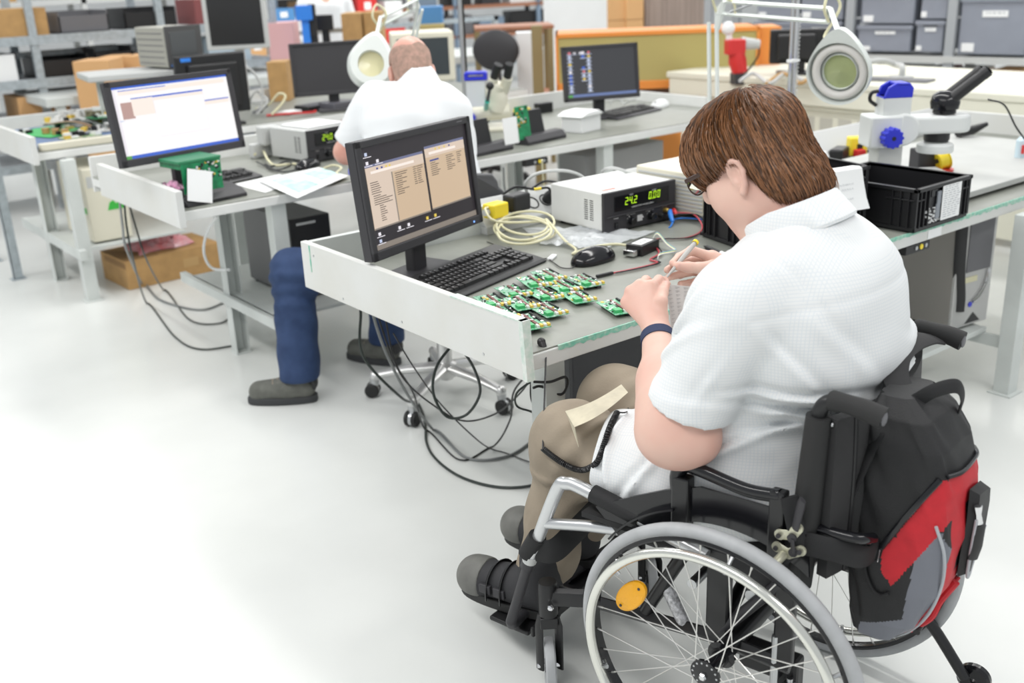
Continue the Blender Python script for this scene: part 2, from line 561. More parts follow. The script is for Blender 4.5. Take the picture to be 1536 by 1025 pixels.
for yy, zz in ((2.62, 0.70), (2.30, 0.705), (1.93, 0.712), (2.78, 0.80)):
    m = M(); m.cyl((1.393, yy, zz), (1.3905, yy, zz), 0.0035, 8); part('screw', m, STEEL, sp)
m = M(); m.bb((1.414, 2.835, 0.69), (2.1, 2.857, 0.83)); part('back_board', m, GREYM, b1, 0.002)
m = M()
m.bb((2.06, 2.80, T1), (5.0, 2.90, T1 + 0.028))
m.prism([(2.80, T1 + 0.028), (2.90, T1 + 0.028), (2.90, T1 + 0.105), (2.885, T1 + 0.105)], 2.94, Matrix(((0, 0, 1, 2.06), (1, 0, 0, 0), (0, 1, 0, 0), (0, 0, 0, 1))))
rail1 = part('socket_rail', m, LIGHTG, b1, 0.002)
SOCK = mat('black_socket', (0.02, 0.02, 0.02), 0.4)
_sl = Vector((0, 0.085, 0.077)).normalized()
for k in range(8):
    x = 2.30 + 0.062 * k
    m = M(); mx = frame((x, 2.843, T1 + 0.068), (1, 0, 0), y=_sl)
    m.lathe([(0.0, -0.012), (0.020, -0.012), (0.022, 0.002), (0.026, 0.002), (0.026, -0.004)], 20, mx)
    m.cyl(mx @ Vector((-0.009, 0, -0.012)), mx @ Vector((-0.009, 0, -0.006)), 0.003, 8); m.cyl(mx @ Vector((0.009, 0, -0.012)), mx @ Vector((0.009, 0, -0.006)), 0.003, 8)
    part('socket', m, SOCK, rail1)
for nm, mm in (('leg', channel_leg(1.535, 1.87, 0, 0.69)), ('leg', channel_leg(2.30, 2.70, 0, 0.69)), ('leg', channel_leg(3.655, 1.715, 0, 0.69)),
               ('leg', channel_leg(3.655, 2.70, 0, 0.69))):
    part(nm, mm, GREYM, b1, 0.002)
m = M(); m.bb((3.2, 1.85, 0.215), (3.70, 2.62, 0.235)); m.bb((3.68, 1.75, 0.17), (3.70, 2.72, 0.215)); part('lower_shelf', m, GREYM, b1, 0.002)

# ---- second bench row
T2 = 0.77
def row_bench(T, x0, x1, y0, y1, boards, legs, shelf, label, group='workbenches', board_x=None, hb=0.095, side=(None, None)):
    t = thing('workbench', ((x0 + x1) / 2, (y0 + y1) / 2, 0), 0, label, 'workbench', group)
    m = M(); m.bb((x0, y0 + 0.005, T - 0.004), (x1, y1, T)); part('table_top', m, TOPM, t)
    m = M(); m.bb((x0, y0, T - 0.042), (x1, y1, T - 0.0045)); part('top_frame', m, WHITE, t, 0.003)
    if board_x is not None:
        m = M(); m.bb((board_x, side[0], T - 0.045), (board_x + 0.028, side[1], T + hb)); part('side_board', m, WORN, t, 0.003)
    for kind, x, y in legs:
        f = c_leg if kind == 'c' else channel_leg
        part('leg', f(x, y, 0, T - 0.043), GREYM, t, 0.0015)
    for bx in shelf:
        m = M(); m.bb(bx[0], bx[1]); part('lower_shelf', m, GREYM, t, 0.002)
    for bx in boards:
        m = M(); m.bb(bx[0], bx[1]); part('back_board', m, WHITE, t, 0.002)
    return t
b2 = row_bench(T2, 1.40, 4.75, 3.865, 4.92, [((1.40, 4.92, 0.70), (2.9, 4.94, 0.86)), ((3.4, 4.92, 0.70), (4.75, 4.94, 0.87)), ((4.73, 4.2, 0.73), (4.75, 4.92, 0.83))],
               [('c', 1.70, 4.25), ('b', 1.78, 3.885), ('b', 3.62, 3.885), ('c', 3.40, 4.35), ('b', 4.05, 4.70), ('b', 2.0, 4.80)],
               [((1.69, 3.72, 0.235), (1.72, 4.80, 0.28)), ((1.71, 3.80, 0.265), (2.35, 4.70, 0.28))],
               'white framed workbench of the middle row with two monitors, docks and an instrument on top', board_x=1.355, side=(3.77, 4.68))
T3 = 0.80
b3 = row_bench(T3, 1.36, 4.6, 5.70, 6.75, [((1.36, 6.75, 0.74), (4.6, 6.77, 0.88))],
               [('b', 1.46, 5.60), ('c', 1.45, 6.15), ('b', 4.4, 5.72), ('b', 3.0, 6.6)],
               [((1.452, 5.56, 0.235), (1.488, 6.70, 0.29)), ((1.48, 5.62, 0.272), (2.05, 6.70, 0.287))],
               'white workbench of the far row covered with loose circuit boards on a blue sheet', board_x=1.32, side=(5.58, 6.5))
# raised shelf of the far row
m = M(); m.bb((2.55, 5.72, T3 + 0.002), (2.58, 6.0, T3 + 0.05))
m = M(); m.bb((5.0, 1.82, 0.70), (5.025, 2.90, 0.83)); part('end_board', m, WORN, b1, 0.003)
# ================================================================ wheelchair user
CH_O = np.array([1.6, 1.185, 0.0]); CH_RZ = R(13.7)
_cs = np.array([math.cos(CH_RZ), math.sin(CH_RZ), 0]); _cf = np.array([-math.sin(CH_RZ), math.cos(CH_RZ), 0])
def chl(P):
    d = np.array(P, float) - CH_O
    return np.array([d @ _cs, d @ _cf, d[2]])
def L(x, y, D):
    return chl(atd(x, y, D))
def chw(q):
    return CH_O + q[0] * _cs + q[1] * _cf + np.array([0, 0, q[2]])

SKIN = mat('skin', (0.71, 0.475, 0.39), 0.5, vary=0.10, vscale=9, vcol=(0.70, 0.41, 0.335), bump=0.05, bscale=350, sss=0.08)
NAIL = mat('fingernail', (0.68, 0.42, 0.36), 0.3)
HAIRM = mat('brown_hair', (0.20, 0.088, 0.037), 0.34, island=0.78)
HAIRB = mat('brown_hair_underlayer', (0.045, 0.020, 0.010), 0.6)
def shirt_mat():
    m = mat('white_checked_shirt', (0.775, 0.785, 0.785), 0.85, bump=0.12, bscale=500)
    nt = m.node_tree; b = nt.nodes['Principled BSDF']
    tc = nt.nodes.new('ShaderNodeTexCoord')
    def dot(sock, axis):
        d = nt.nodes.new('ShaderNodeVectorMath'); d.operation = 'DOT_PRODUCT'
        d.inputs[1].default_value = axis; nt.links.new(sock, d.inputs[0]); return d.outputs['Value']
    def mth(op, a, v=None, b_=None):
        c = nt.nodes.new('ShaderNodeMath'); c.operation = op; nt.links.new(a, c.inputs[0])
        if b_ is not None: nt.links.new(b_, c.inputs[1])
        elif v is not None: c.inputs[1].default_value = v
        return c.outputs[0]
    tot = None
    for axis in ((1, 0, 0), (0, 0, 1), (0, 1, 0)):
        g = mth('GREATER_THAN', mth('SINE', mth('MULTIPLY', dot(tc.outputs['Object'], axis), 2 * math.pi / 0.0062)), 0.75)
        k = mth('LESS_THAN', mth('ABSOLUTE', dot(tc.outputs['Normal'], axis)), 0.62)
        g = mth('MULTIPLY', g, None, k)
        tot = g if tot is None else mth('MAXIMUM', tot, None, g)
    mx = nt.nodes.new('ShaderNodeMix'); mx.data_type = 'RGBA'
    mx.inputs[6].default_value = (0.775, 0.785, 0.785, 1); mx.inputs[7].default_value = (0.70, 0.73, 0.75, 1)
    nt.links.new(tot, mx.inputs[0]); nt.links.new(mx.outputs[2], b.inputs['Base Color'])
    return m
SHIRT = shirt_mat()
KHAKI = mat('khaki_trouser_cloth', (0.295, 0.245, 0.185), 0.85, vary=0.10, vscale=14, bump=0.25, bscale=260)
SHOEM = mat('dark_grey_shoe_cloth', (0.030, 0.030, 0.033), 0.75, bump=0.2, bscale=500)
SOLEM = mat('grey_shoe_toe', (0.15, 0.15, 0.138), 0.6, vary=0.2, vscale=20)

p1 = thing('person', CH_O, CH_RZ, 'seated person in white checked short-sleeved shirt and khaki trousers holding tweezers, in the wheelchair', 'person')

# ---------------- head frame
HC = np.array([0.012, 0.105, 1.25]); _hp = R(32)
HF = np.array([0, math.cos(_hp), -math.sin(_hp)]); HU = np.array([0, math.sin(_hp), math.cos(_hp)]); HX = np.array([1.0, 0, 0])
HROT = np.stack([HX, HF, HU], 1)
def hd(x, y, z):
    return HC + HX * x + HF * y + HU * z

# ---------------- skin: head and neck
S = SDF((-0.16, -0.14, 0.96), (0.17, 0.30, 1.40), 0.003)
S.ell(hd(0, -0.005, 0.025), (0.076, 0.098, 0.086), HROT)
S.ell(hd(0, 0.045, -0.04), (0.066, 0.066, 0.085), HROT, 0.03)
for sx in (-1, 1):
    S.ell(hd(0.038 * sx, 0.058, -0.062), (0.038, 0.042, 0.050), HROT, 0.03)      # cheek
    S.ell(hd(0.055 * sx, 0.02, -0.085), (0.026, 0.045, 0.040), HROT, 0.03)       # jaw
    S.ell(hd(0.031 * sx, 0.112, 0.004), (0.020, 0.012, 0.012), HROT, 0.012, True)  # eye socket
    S.ell(hd(0.031 * sx, 0.099, 0.002), (0.0125, 0.0125, 0.0125), HROT, 0.004)    # eyeball
    S.cap(hd(0.016 * sx, 0.108, 0.020), hd(0.048 * sx, 0.096, 0.020), 0.006, 0.005, 0.012)   # brow
    # ear: helix rim, bowl, lobe
    e = lambda a, b: hd(sx * (0.077 + 0.012 * (1 if a < 0 else 0.3)), 0.010 + a, -0.036 + b)
    S.ell(hd(0.079 * sx, 0.008, -0.038), (0.009, 0.018, 0.030), HROT, 0.008)
    rim = [e(0.012, 0.010), e(0.006, 0.026), e(-0.008, 0.031), e(-0.020, 0.022), e(-0.021, 0.002), e(-0.012, -0.020), e(-0.002, -0.032)]
    S.chain(rim, [0.0045, 0.005, 0.0052, 0.0052, 0.005, 0.0055, 0.0075], 0.004)
    S.ell(hd(0.089 * sx, 0.011, -0.030), (0.008, 0.010, 0.015), HROT, 0.004, True)
S.ell(hd(0, 0.062, -0.112), (0.042, 0.040, 0.030), HROT, 0.03)
S.chain([hd(0, 0.106, 0.008), hd(0, 0.120, -0.028), hd(0, 0.124, -0.040)], [0.009, 0.012, 0.0145], 0.012)
for sx in (-1, 1):
    S.ell(hd(0.012 * sx, 0.114, -0.044), (0.009, 0.010, 0.008), HROT, 0.008)
S.cap(hd(-0.022, 0.103, -0.076), hd(0.022, 0.103, -0.076), 0.0065, 0.0065, 0.008)   # lips
S.cap(hd(-0.020, 0.101, -0.088), hd(0.020, 0.101, -0.088), 0.007, 0.007, 0.008)
S.cap(hd(-0.024, 0.111, -0.082), hd(0.024, 0.111, -0.082), 0.003, 0.003, 0.003, True)
S.cap(hd(0, -0.045, -0.055), (0.0, -0.020, 1.09), 0.064, 0.072, 0.035)
S.cap(hd(0, 0.02, -0.10), (0.0, 0.04, 1.06), 0.052, 0.060, 0.04)                 # throat and double chin
S.cap((-0.09, -0.02, 1.06), (0.09, -0.02, 1.06), 0.07, 0.07, 0.04)
body = S.surf(smooth=1)

# ---------------- skin: arms and hands
def hand(S, wrist, fingers, thumb, palm_r=0.016, web=0.012):
    for f in fingers:
        j, r = f
        S.cap(wrist, j[0], palm_r + 0.003, r[0] + 0.0035, web)
    S.cap(fingers[0][0][0], fingers[-1][0][0], 0.0105, 0.0095, web)
    for j, r in fingers:
        S.chain(j, r, 0.0035)
        for q in range(1, len(j) - 1):
            S.ell(j[q], (r[q] * 1.06,) * 3, None, 0.003)
    S.cap(wrist, thumb[0][0], palm_r + 0.002, thumb[1][0], web)
    S.chain(thumb[0], thumb[1], 0.006)
def frt(o, lst):
    return [L(x, y, o + d) for x, y, d in lst]
# left arm
LE = np.array([-0.236, 0.132, 0.752]); LW = L(985, 496, 2.20)
LSH = np.array([-0.180, 0.025, 0.995])
S = SDF((-0.33, -0.06, 0.66), (0.16, 0.44, 1.02), 0.0027)
S.cap(LSH, LE, 0.064, 0.062, 0.03)
S.ell(LE + np.array([0.004, -0.028, -0.010]), (0.060, 0.072, 0.058), None, 0.04)
S.cap(LE, LE + (LW - LE) * 0.45, 0.056, 0.050, 0.04)
S.cap(LE + (LW - LE) * 0.25, LW, 0.051, 0.0305, 0.04)
B = 2.20
LFI = [(frt(B, [(977, 431, .035), (988, 420, .075), (996, 422, .090), (1001, 427, .080)]), [.0125, .0105, .0095, .0085]),
       (frt(B, [(961, 429, .050), (969, 421, .095), (982, 428, .112), (991, 437, .098)]), [.0125, .0108, .0095, .0085]),
       (frt(B, [(947, 438, .055), (957, 430, .098), (973, 439, .112), (983, 449, .096)]), [.0120, .0102, .0092, .0082]),
       (frt(B, [(941, 454, .055), (950, 447, .088), (963, 455, .100), (973, 461, .085)]), [.0112, .0092, .0084, .0075])]
LTH = (frt(B, [(990, 474, .010), (992, 452, .006), (994, 439, .030), (999, 428, .066)]), [.0165, .0130, .0118, .0090])
hand(S, LW, LFI, LTH)
S.surf(body, smooth=1)
# right arm
RSH = np.array([0.205, 0.0, 1.03]); RE = np.array([0.365, 0.13, 0.82]); RW = L(1104, 404, 2.375)
S = SDF((0.02, -0.06, 0.72), (0.46, 0.42, 1.08), 0.0027)
S.cap(RSH, RE, 0.07, 0.056, 0.03)
S.cap(RE, RW, 0.052, 0.031, 0.03)
RFI = [([L(1068, 386, 2.380), L(1037, 376, 2.375), L(1019, 386, 2.345), L(1009, 395, 2.320)], [.0125, .0108, .0098, .0085]),
       ([L(1068, 393, 2.400), L(1037, 391, 2.405), L(1016, 397, 2.372), L(1001, 405, 2.335)], [.0125, .0108, .0095, .0085]),
       ([L(1070, 404, 2.412), L(1042, 407, 2.412), L(1020, 412, 2.382), L(1003, 416, 2.350)], [.0120, .0102, .0092, .0082]),
       ([L(1074, 413, 2.412), L(1050, 420, 2.405), L(1034, 425, 2.385), L(1021, 426, 2.365)], [.0110, .0092, .0084, .0075])]
RTH = ([L(1070, 401, 2.350), L(1048, 402, 2.325), L(1032, 401, 2.315), L(1016, 399, 2.305)], [.0165, .0125, .0120, .0100])
hand(S, RW, RFI, RTH)
S.surf(body, smooth=1)
skin = ob('body', body, [SKIN], p1)
# nails
def nail(m, tip, back, view, r):
    t = (np.array(tip) - np.array(back)); t /= np.linalg.norm(t)
    v = np.array(view, float); v -= t * (v @ t); v /= np.linalg.norm(v)
    mx = frame(np.array(tip) - t * 0.002 + v * (r * 0.80), t, z=v)
    m.ball((0, 0, 0), (0.0075, 0.0062, 0.0022), 14, mx)
camd = chl(CAM)
for a, b in ((RTH[0][-1], RTH[0][-2]), (LTH[0][-1], LTH[0][-2])):
    m = M(); nail(m, a, b, camd - a, .0098); ob('fingernail', m, NAIL, skin)
# moles on the arm
# ---------------- hair
def hair_edge(y):
    """lower border of the hair (head frame) as a function of front-back position"""
    return float(np.interp(y, [-0.14, -0.08, -0.035, -0.020, -0.006, 0.03, 0.075, 0.11, 0.15], [-0.150, -0.142, -0.108, -0.075, -0.010, -0.008, -0.032, -0.026, -0.018]))
HE = np.array([0.0, 0.010, 0.026]); HRX = np.array([0.092, 0.126, 0.090])
def hair_shell(lo, hi, h, off):
    S = SDF(lo, hi, h)
    S.ell(hd(*HE), HRX + off, HROT)
    S.ell(hd(0, -0.040, -0.050), np.array((0.086, 0.062, 0.085)) + off, HROT, 0.04)
    S.ell(hd(0, -0.058, -0.095), np.array((0.072, 0.042, 0.050)) + off, HROT, 0.04)
    return S
S = hair_shell((-0.14, -0.14, 1.03), (0.16, 0.33, 1.42), 0.004, -0.005)
hb = S.surf(smooth=1)
V = np.array(hb.v); q = (V - HC); y = q @ HF; z = q @ HU
keep = z > np.array([hair_edge(v) for v in y]) + 0.006
keep &= ~((y > 0.085) & (z < 0.0))
mm = M(); idx = np.cumsum(keep) - 1
mm.v = [tuple(v) for v in V[keep]]
mm.f = [[int(idx[i]) for i in f] for f in hb.f if all(keep[i] for i in f)]
mm.mi = [0] * len(mm.f); mm.sm = [True] * len(mm.f)
# strands: march over the hair surface from the whorl downwards
S = hair_shell((-0.16, -0.17, 1.00), (0.18, 0.35, 1.44), 0.004, 0.0)
def fsample(P):
    g = np.clip((P - S.lo) / S.h, 1, S.n - 3); i = g.astype(int); t = g - i
    out = 0
    for a in (0, 1):
        for b in (0, 1):
            for c in (0, 1):
                wt = (t[:, 0] if a else 1 - t[:, 0]) * (t[:, 1] if b else 1 - t[:, 1]) * (t[:, 2] if c else 1 - t[:, 2])
                out = out + wt * S.F[i[:, 0] + a, i[:, 1] + b, i[:, 2] + c]
    return out
def fgrad(P):
    e = 0.004
    g = np.stack([fsample(P + np.eye(3)[k] * e) - fsample(P - np.eye(3)[k] * e) for k in range(3)], 1)
    return g / (np.linalg.norm(g, axis=1, keepdims=True) + 1e-9)
nr = np.random.default_rng(11)
NS = 9500
d = nr.normal(size=(NS, 3)); d /= np.linalg.norm(d, axis=1, keepdims=True)
P = HC + (d @ np.stack([HX, HF, HU])) * 0.14
P[:, :] += HF * 0.0
for _ in range(14):
    P = P - fgrad(P) * fsample(P)[:, None]
whorl = hd(0.010, -0.045, 0.115)
lift = nr.uniform(-0.004, 0.005, NS); amp = nr.uniform(0, 0.0022, NS); pw = nr.uniform(0, 6.28, NS)
swl = nr.normal(0.30, 0.16, NS)
paths = [P + fgrad(P) * lift[:, None]]
for i in range(11):
    g = fgrad(P)
    away = P - whorl; away /= (np.linalg.norm(away, axis=1, keepdims=True) + 1e-9)
    rel = P - HC; zz = rel @ HU
    wdn = np.clip((0.10 - zz) / 0.10, 0, 1)[:, None]
    side = np.cross(g, away)
    fall = -HU * 0.75 + np.array([0, 0, -1.0]) * 0.25
    dr = away * (1 - wdn) + fall * wdn + side * swl[:, None] * 0.5
    dr = dr - g * (dr * g).sum(1, keepdims=True)
    dr /= (np.linalg.norm(dr, axis=1, keepdims=True) + 1e-9)
    P = P + dr * 0.0085
    P = P - fgrad(P) * fsample(P)[:, None]
    fl = np.where(((P - HC) @ HU) < -0.10, 0.0025, 0.0) * 1.0
    lift = lift + fl * nr.uniform(0, 1.6, NS)
    paths.append(P + fgrad(P) * (lift + amp * np.sin(pw + i * 1.3))[:, None])
paths = np.stack(paths, 1)
hs = M()
jit = nr.uniform(-0.012, 0.010, NS)
for k in range(NS):
    pts = []
    for p in paths[k]:
        q = p - HC; y, z = q @ HF, q @ HU
        if z < hair_edge(y) + jit[k] or (y > 0.09 and z < -0.035): break
        pts.append(p)
    if len(pts) < 4: continue
    n_ = len(pts)
    hs.tube(pts, [0.00125 * (1 - 0.75 * (i / (n_ - 1)) ** 2) for i in range(n_)], 3)
hair = ob('hair', mm, HAIRB, p1)
ob('hair_strands', hs, HAIRM, hair)

# ---------------- glasses
GLM = mat('dark_brown_spectacle_frame', (0.045, 0.022, 0.015), 0.35)
gl = M()
for sx in (-1, 1):
    gl.tube([hd(0.070 * sx, 0.118, 0.006), hd(0.078 * sx, 0.085, 0.004), hd(0.080 * sx, 0.03, -0.002), hd(0.082 * sx, -0.005, -0.010)], 0.0045, 8, flat=(1.0, 0.35))
    ring = [hd(sx * (0.036 + 0.030 * math.cos(a)), 0.124 - 0.004 * abs(math.cos(a)), -0.008 + 0.019 * math.sin(a)) for a in np.linspace(0, 2 * math.pi, 25)[:-1]]
    gl.tube(ring, 0.0017, 6, closed=True)
gl.tube([hd(-0.008, 0.124, -0.002), hd(0, 0.127, 0.0), hd(0.008, 0.124, -0.002)], 0.0018, 6)
glo = ob('glasses', gl, GLM, p1)
GLASS = mat('clear_lens', (0.9, 0.93, 0.94), 0.02, trans=1.0)
for sx in (-1, 1):
    m = M()
    c = [hd(sx * (0.036 + 0.0295 * math.cos(a)), 0.1235 - 0.004 * abs(math.cos(a)), -0.008 + 0.0185 * math.sin(a)) for a in np.linspace(0, 2 * math.pi, 25)[:-1]]
    c2 = [p + HF * 0.0012 for p in c]
    m.add(c + c2, [list(range(24))[::-1], list(range(24, 48))] + [(i, (i + 1) % 24, 24 + (i + 1) % 24, 24 + i) for i in range(24)], 0, False)
    ob('lens', m, GLASS, glo)

# ---------------- shirt
def torso_grid():
    return SDF((-0.40, -0.30, 0.44), (0.46, 0.50, 1.26), 0.0055)
S = torso_grid()
S.ell((0, 0.02, 0.60), (0.215, 0.165, 0.13))
S.ell((0.008, 0.05, 0.74), (0.212, 0.175, 0.17), None, 0.05)
S.ell((0.025, -0.060, 0.885), (0.222, 0.155, 0.12), None, 0.06)
S.ell((0.01, -0.01, 0.95), (0.220, 0.165, 0.18), None, 0.06)
S.ell((0.025, -0.050, 1.00), (0.205, 0.135, 0.125), None, 0.05)
S.cap((-0.165, 0.02, 1.020), (0.165, -0.005, 1.030), 0.085, 0.085, 0.04)
S.cap((-0.115, -0.015, 1.050), (0.0, -0.038, 1.100), 0.062, 0.062, 0.04)
S.cap((0.115, -0.015, 1.050), (0.0, -0.038, 1.100), 0.062, 0.062, 0.04)
S.cap((0.0, 0.03, 0.985), (0.0, -0.02, 1.065), 0.09, 0.062, 0.05)
# front of the shirt over the lap and the tail on the left thigh
S.cap((-0.115, 0.08, 0.605), (-0.095, 0.33, 0.580), 0.116, 0.108, 0.05)
S.cap((0.115, 0.08, 0.605), (0.13, 0.30, 0.585), 0.116, 0.105, 0.05)
S.ell((0.0, 0.18, 0.61), (0.16, 0.16, 0.09), None, 0.05)
S.cap((-0.180, 0.06, 0.58), (-0.165, 0.30, 0.575), 0.045, 0.040, 0.04)
# sleeves: own fields, cut open at the hem, then blended into the shirt
SL0, SL1 = np.array([-0.180, 0.028, 0.995]), np.array([-0.224, 0.112, 0.770])
SR0, SR1 = np.array([0.205, 0.005, 1.01]), np.array([0.375, 0.135, 0.80])
T = torso_grid()
T.cap(SL0, SL1, 0.090, 0.078)
T.cap((-0.168, 0.048, 0.99), (-0.188, 0.07, 0.90), 0.074, 0.060, 0.04)
T.cap((-0.219, 0.098, 0.815), (-0.222, 0.104, 0.795), 0.081, 0.081, 0.01)
T.cut((-0.234, 0.095, 0.800), (-0.06, 0.30, -0.95))
T2_ = torso_grid()
T2_.cap(SR0, SR1, 0.092, 0.080)
T2_.cut(SR1 - np.array([0.02, 0.02, -0.03]), SR1 - SR0)
for q in (T, T2_):
    h = np.clip(0.5 + 0.5 * (S.F - q.F) / 0.02, 0, 1)
    S.F = (S.F + (q.F - S.F) * h - 0.02 * h * (1 - h)).astype(np.float32)
CREASES = [  # centre, normal of the crease line, half length, width, height
    ((-0.20, -0.06, 0.815), (0.15, -0.1, 1.0), 0.17, 0.010, 0.007), ((-0.21, -0.02, 0.775), (0.25, 0.25, 1.0), 0.14, 0.008, 0.006),
    ((-0.19, -0.09, 0.845), (-0.2, -0.25, 1.0), 0.13, 0.008, 0.006), ((-0.20, 0.02, 0.73), (0.1, 0.5, 1.0), 0.13, 0.009, 0.006),
    ((0.05, -0.20, 0.80), (0.12, 0, 1.0), 0.16, 0.011, 0.007), ((0.12, -0.20, 0.85), (-0.15, 0, 1.0), 0.13, 0.009, 0.006),
    ((-0.17, -0.06, 0.90), (0.5, -0.6, 0.7), 0.08, 0.010, 0.004), ((-0.12, -0.12, 0.93), (0.6, -0.35, 0.7), 0.09, 0.014, 0.0025),
    ((-0.21, 0.10, 0.98), (0.2, 0.75, 0.6), 0.08, 0.011, 0.007), ((-0.22, 0.11, 0.93), (0.1, 0.5, 0.85), 0.08, 0.010, 0.006),
    ((-0.10, 0.0, 1.09), (0.8, 0.5, 0.3), 0.09, 0.012, 0.004), ((-0.19, 0.20, 0.63), (0.0, 0.8, 0.6), 0.10, 0.011, 0.007),
    ((-0.17, 0.30, 0.63), (0.0, 0.9, -0.3), 0.10, 0.011, 0.006), ((-0.19, 0.10, 0.62), (0.1, 0.9, 0.4), 0.10, 0.010, 0.006),
    ((0.20, -0.12, 0.90), (0.3, -0.3, 0.9), 0.12, 0.010, 0.006), ((-0.21, 0.06, 0.86), (-0.3, 0.8, 0.5), 0.07, 0.008, 0.005)]
def folds(X, Y, Z):
    f = 0.0018 * np.sin(2 * math.pi * (X * 4 - Z * 4 + 0.5 * np.sin(7 * Y))) * np.sin(2 * math.pi * (Y * 3 + Z * 3))
    for c, n, hl, wd, ht in CREASES:
        n = np.array(n); n = n / np.linalg.norm(n)
        x, y, z = X - c[0], Y - c[1], Z - c[2]
        dn = x * n[0] + y * n[1] + z * n[2]
        r2 = x * x + y * y + z * z
        wob = dn + 0.010 * np.sin(20 * (x + y))
        e = np.exp(-r2 / (hl * hl))
        f = f - 2.0 * ht * e * np.exp(-(wob / wd) ** 2) + ht * 1.9 * e * np.exp(-((wob - 1.7 * wd) / wd) ** 2)
    f = f * (1 - 0.9 * np.exp(-(((X + 0.235) / 0.10) ** 2 + ((Y - 0.10) / 0.18) ** 2 + ((Z - 0.80) / 0.075) ** 2) ** 2))
    # yoke seam across the back and the armhole seam
    f = f + 0.0024 * np.exp(-((Z - 1.015 + 0.20 * (Y + 0.1)) / 0.006) ** 2) * (Y < -0.03)
    f = f + 0.0022 * np.exp(-((X + 0.150 + 0.25 * (Z - 1.0)) / 0.006) ** 2) * (Z > 0.86)
    return f
S.warp(folds)
S.cut((0, 0, 0.535), (0.10, 0.12, -1), 0.004)
S.cut((0, 0.405, 0.6), (-0.3, 1, 0.15), 0.01)
sm = S.surf(smooth=2)
shirt = ob('shirt', sm, SHIRT, p1)
# sleeve hem band
# collar
cm = M()
cc = np.array([0.0, 0.0, 1.122]); ax = np.array([0.0, 0.55, 0.835]); ax /= np.linalg.norm(ax)
ay = np.cross(ax, HX)
prof = [(1.00, 0.036), (1.04, 0.041), (1.09, 0.036), (1.22, -0.014), (1.19, -0.020), (1.02, 0.020), (0.96, -0.01), (0.94, -0.01)]
nA = 40; vs = []; fs = []
for (rr, zz) in prof:
    for i in range(nA):
        a = 2 * math.pi * i / nA
        fr = max(0.0, -math.sin(a))      # ay points backward
        rx, ry = 0.082, 0.086
        p = cc + HX * (rr * rx * math.cos(a)) + ay * (rr * ry * math.sin(a)) + ax * (zz - 0.016 * fr)
        vs.append(p)
k = len(prof)
for j in range(k):
    for i in range(nA):
        fs.append((j * nA + i, j * nA + (i + 1) % nA, ((j + 1) % k) * nA + (i + 1) % nA, ((j + 1) % k) * nA + i))
cm.add(vs, fs)
ob('collar', cm, SHIRT, shirt)

# ---------------- trousers
S = SDF((-0.27, -0.16, 0.12), (0.34, 0.72, 0.70), 0.0055)
S.ell((0, 0.03, 0.575), (0.205, 0.17, 0.085))
for hip, knee, ank in (((-0.11, 0.06, 0.575), (-0.055, 0.495, 0.562), (-0.075, 0.575, 0.17)), ((0.11, 0.06, 0.575), (0.195, 0.535, 0.560), (0.135, 0.62, 0.17))):
    S.cap(hip, knee, 0.098, 0.082, 0.03)
    S.ell(np.array(knee) + np.array([0, -0.005, -0.01]), (0.082, 0.083, 0.080), None, 0.05)
    S.cap(knee, ank, 0.080, 0.070, 0.05)
def tf(X, Y, Z):
    f = 0.0045 * np.exp(-((Y - 0.40) / 0.09) ** 2) * np.sin(2 * math.pi * (Y * 14 + Z * 9 + X * 4))
    f = f + 0.004 * np.sin(2 * math.pi * (Z * 7 + 0.7 * np.sin(18 * X) + Y * 3)) * (Z < 0.5)
    f = f + 0.0018 * np.exp(-((X + 0.132 + 0.05 * (Z - 0.35)) / 0.003) ** 2) * (Z < 0.56)
    return f
S.warp(tf)
S.cut((0, 0.58, 0.178), (0.0, -0.18, -1))
tr = S.surf(smooth=1)
trousers = ob('trousers', tr, KHAKI, p1)
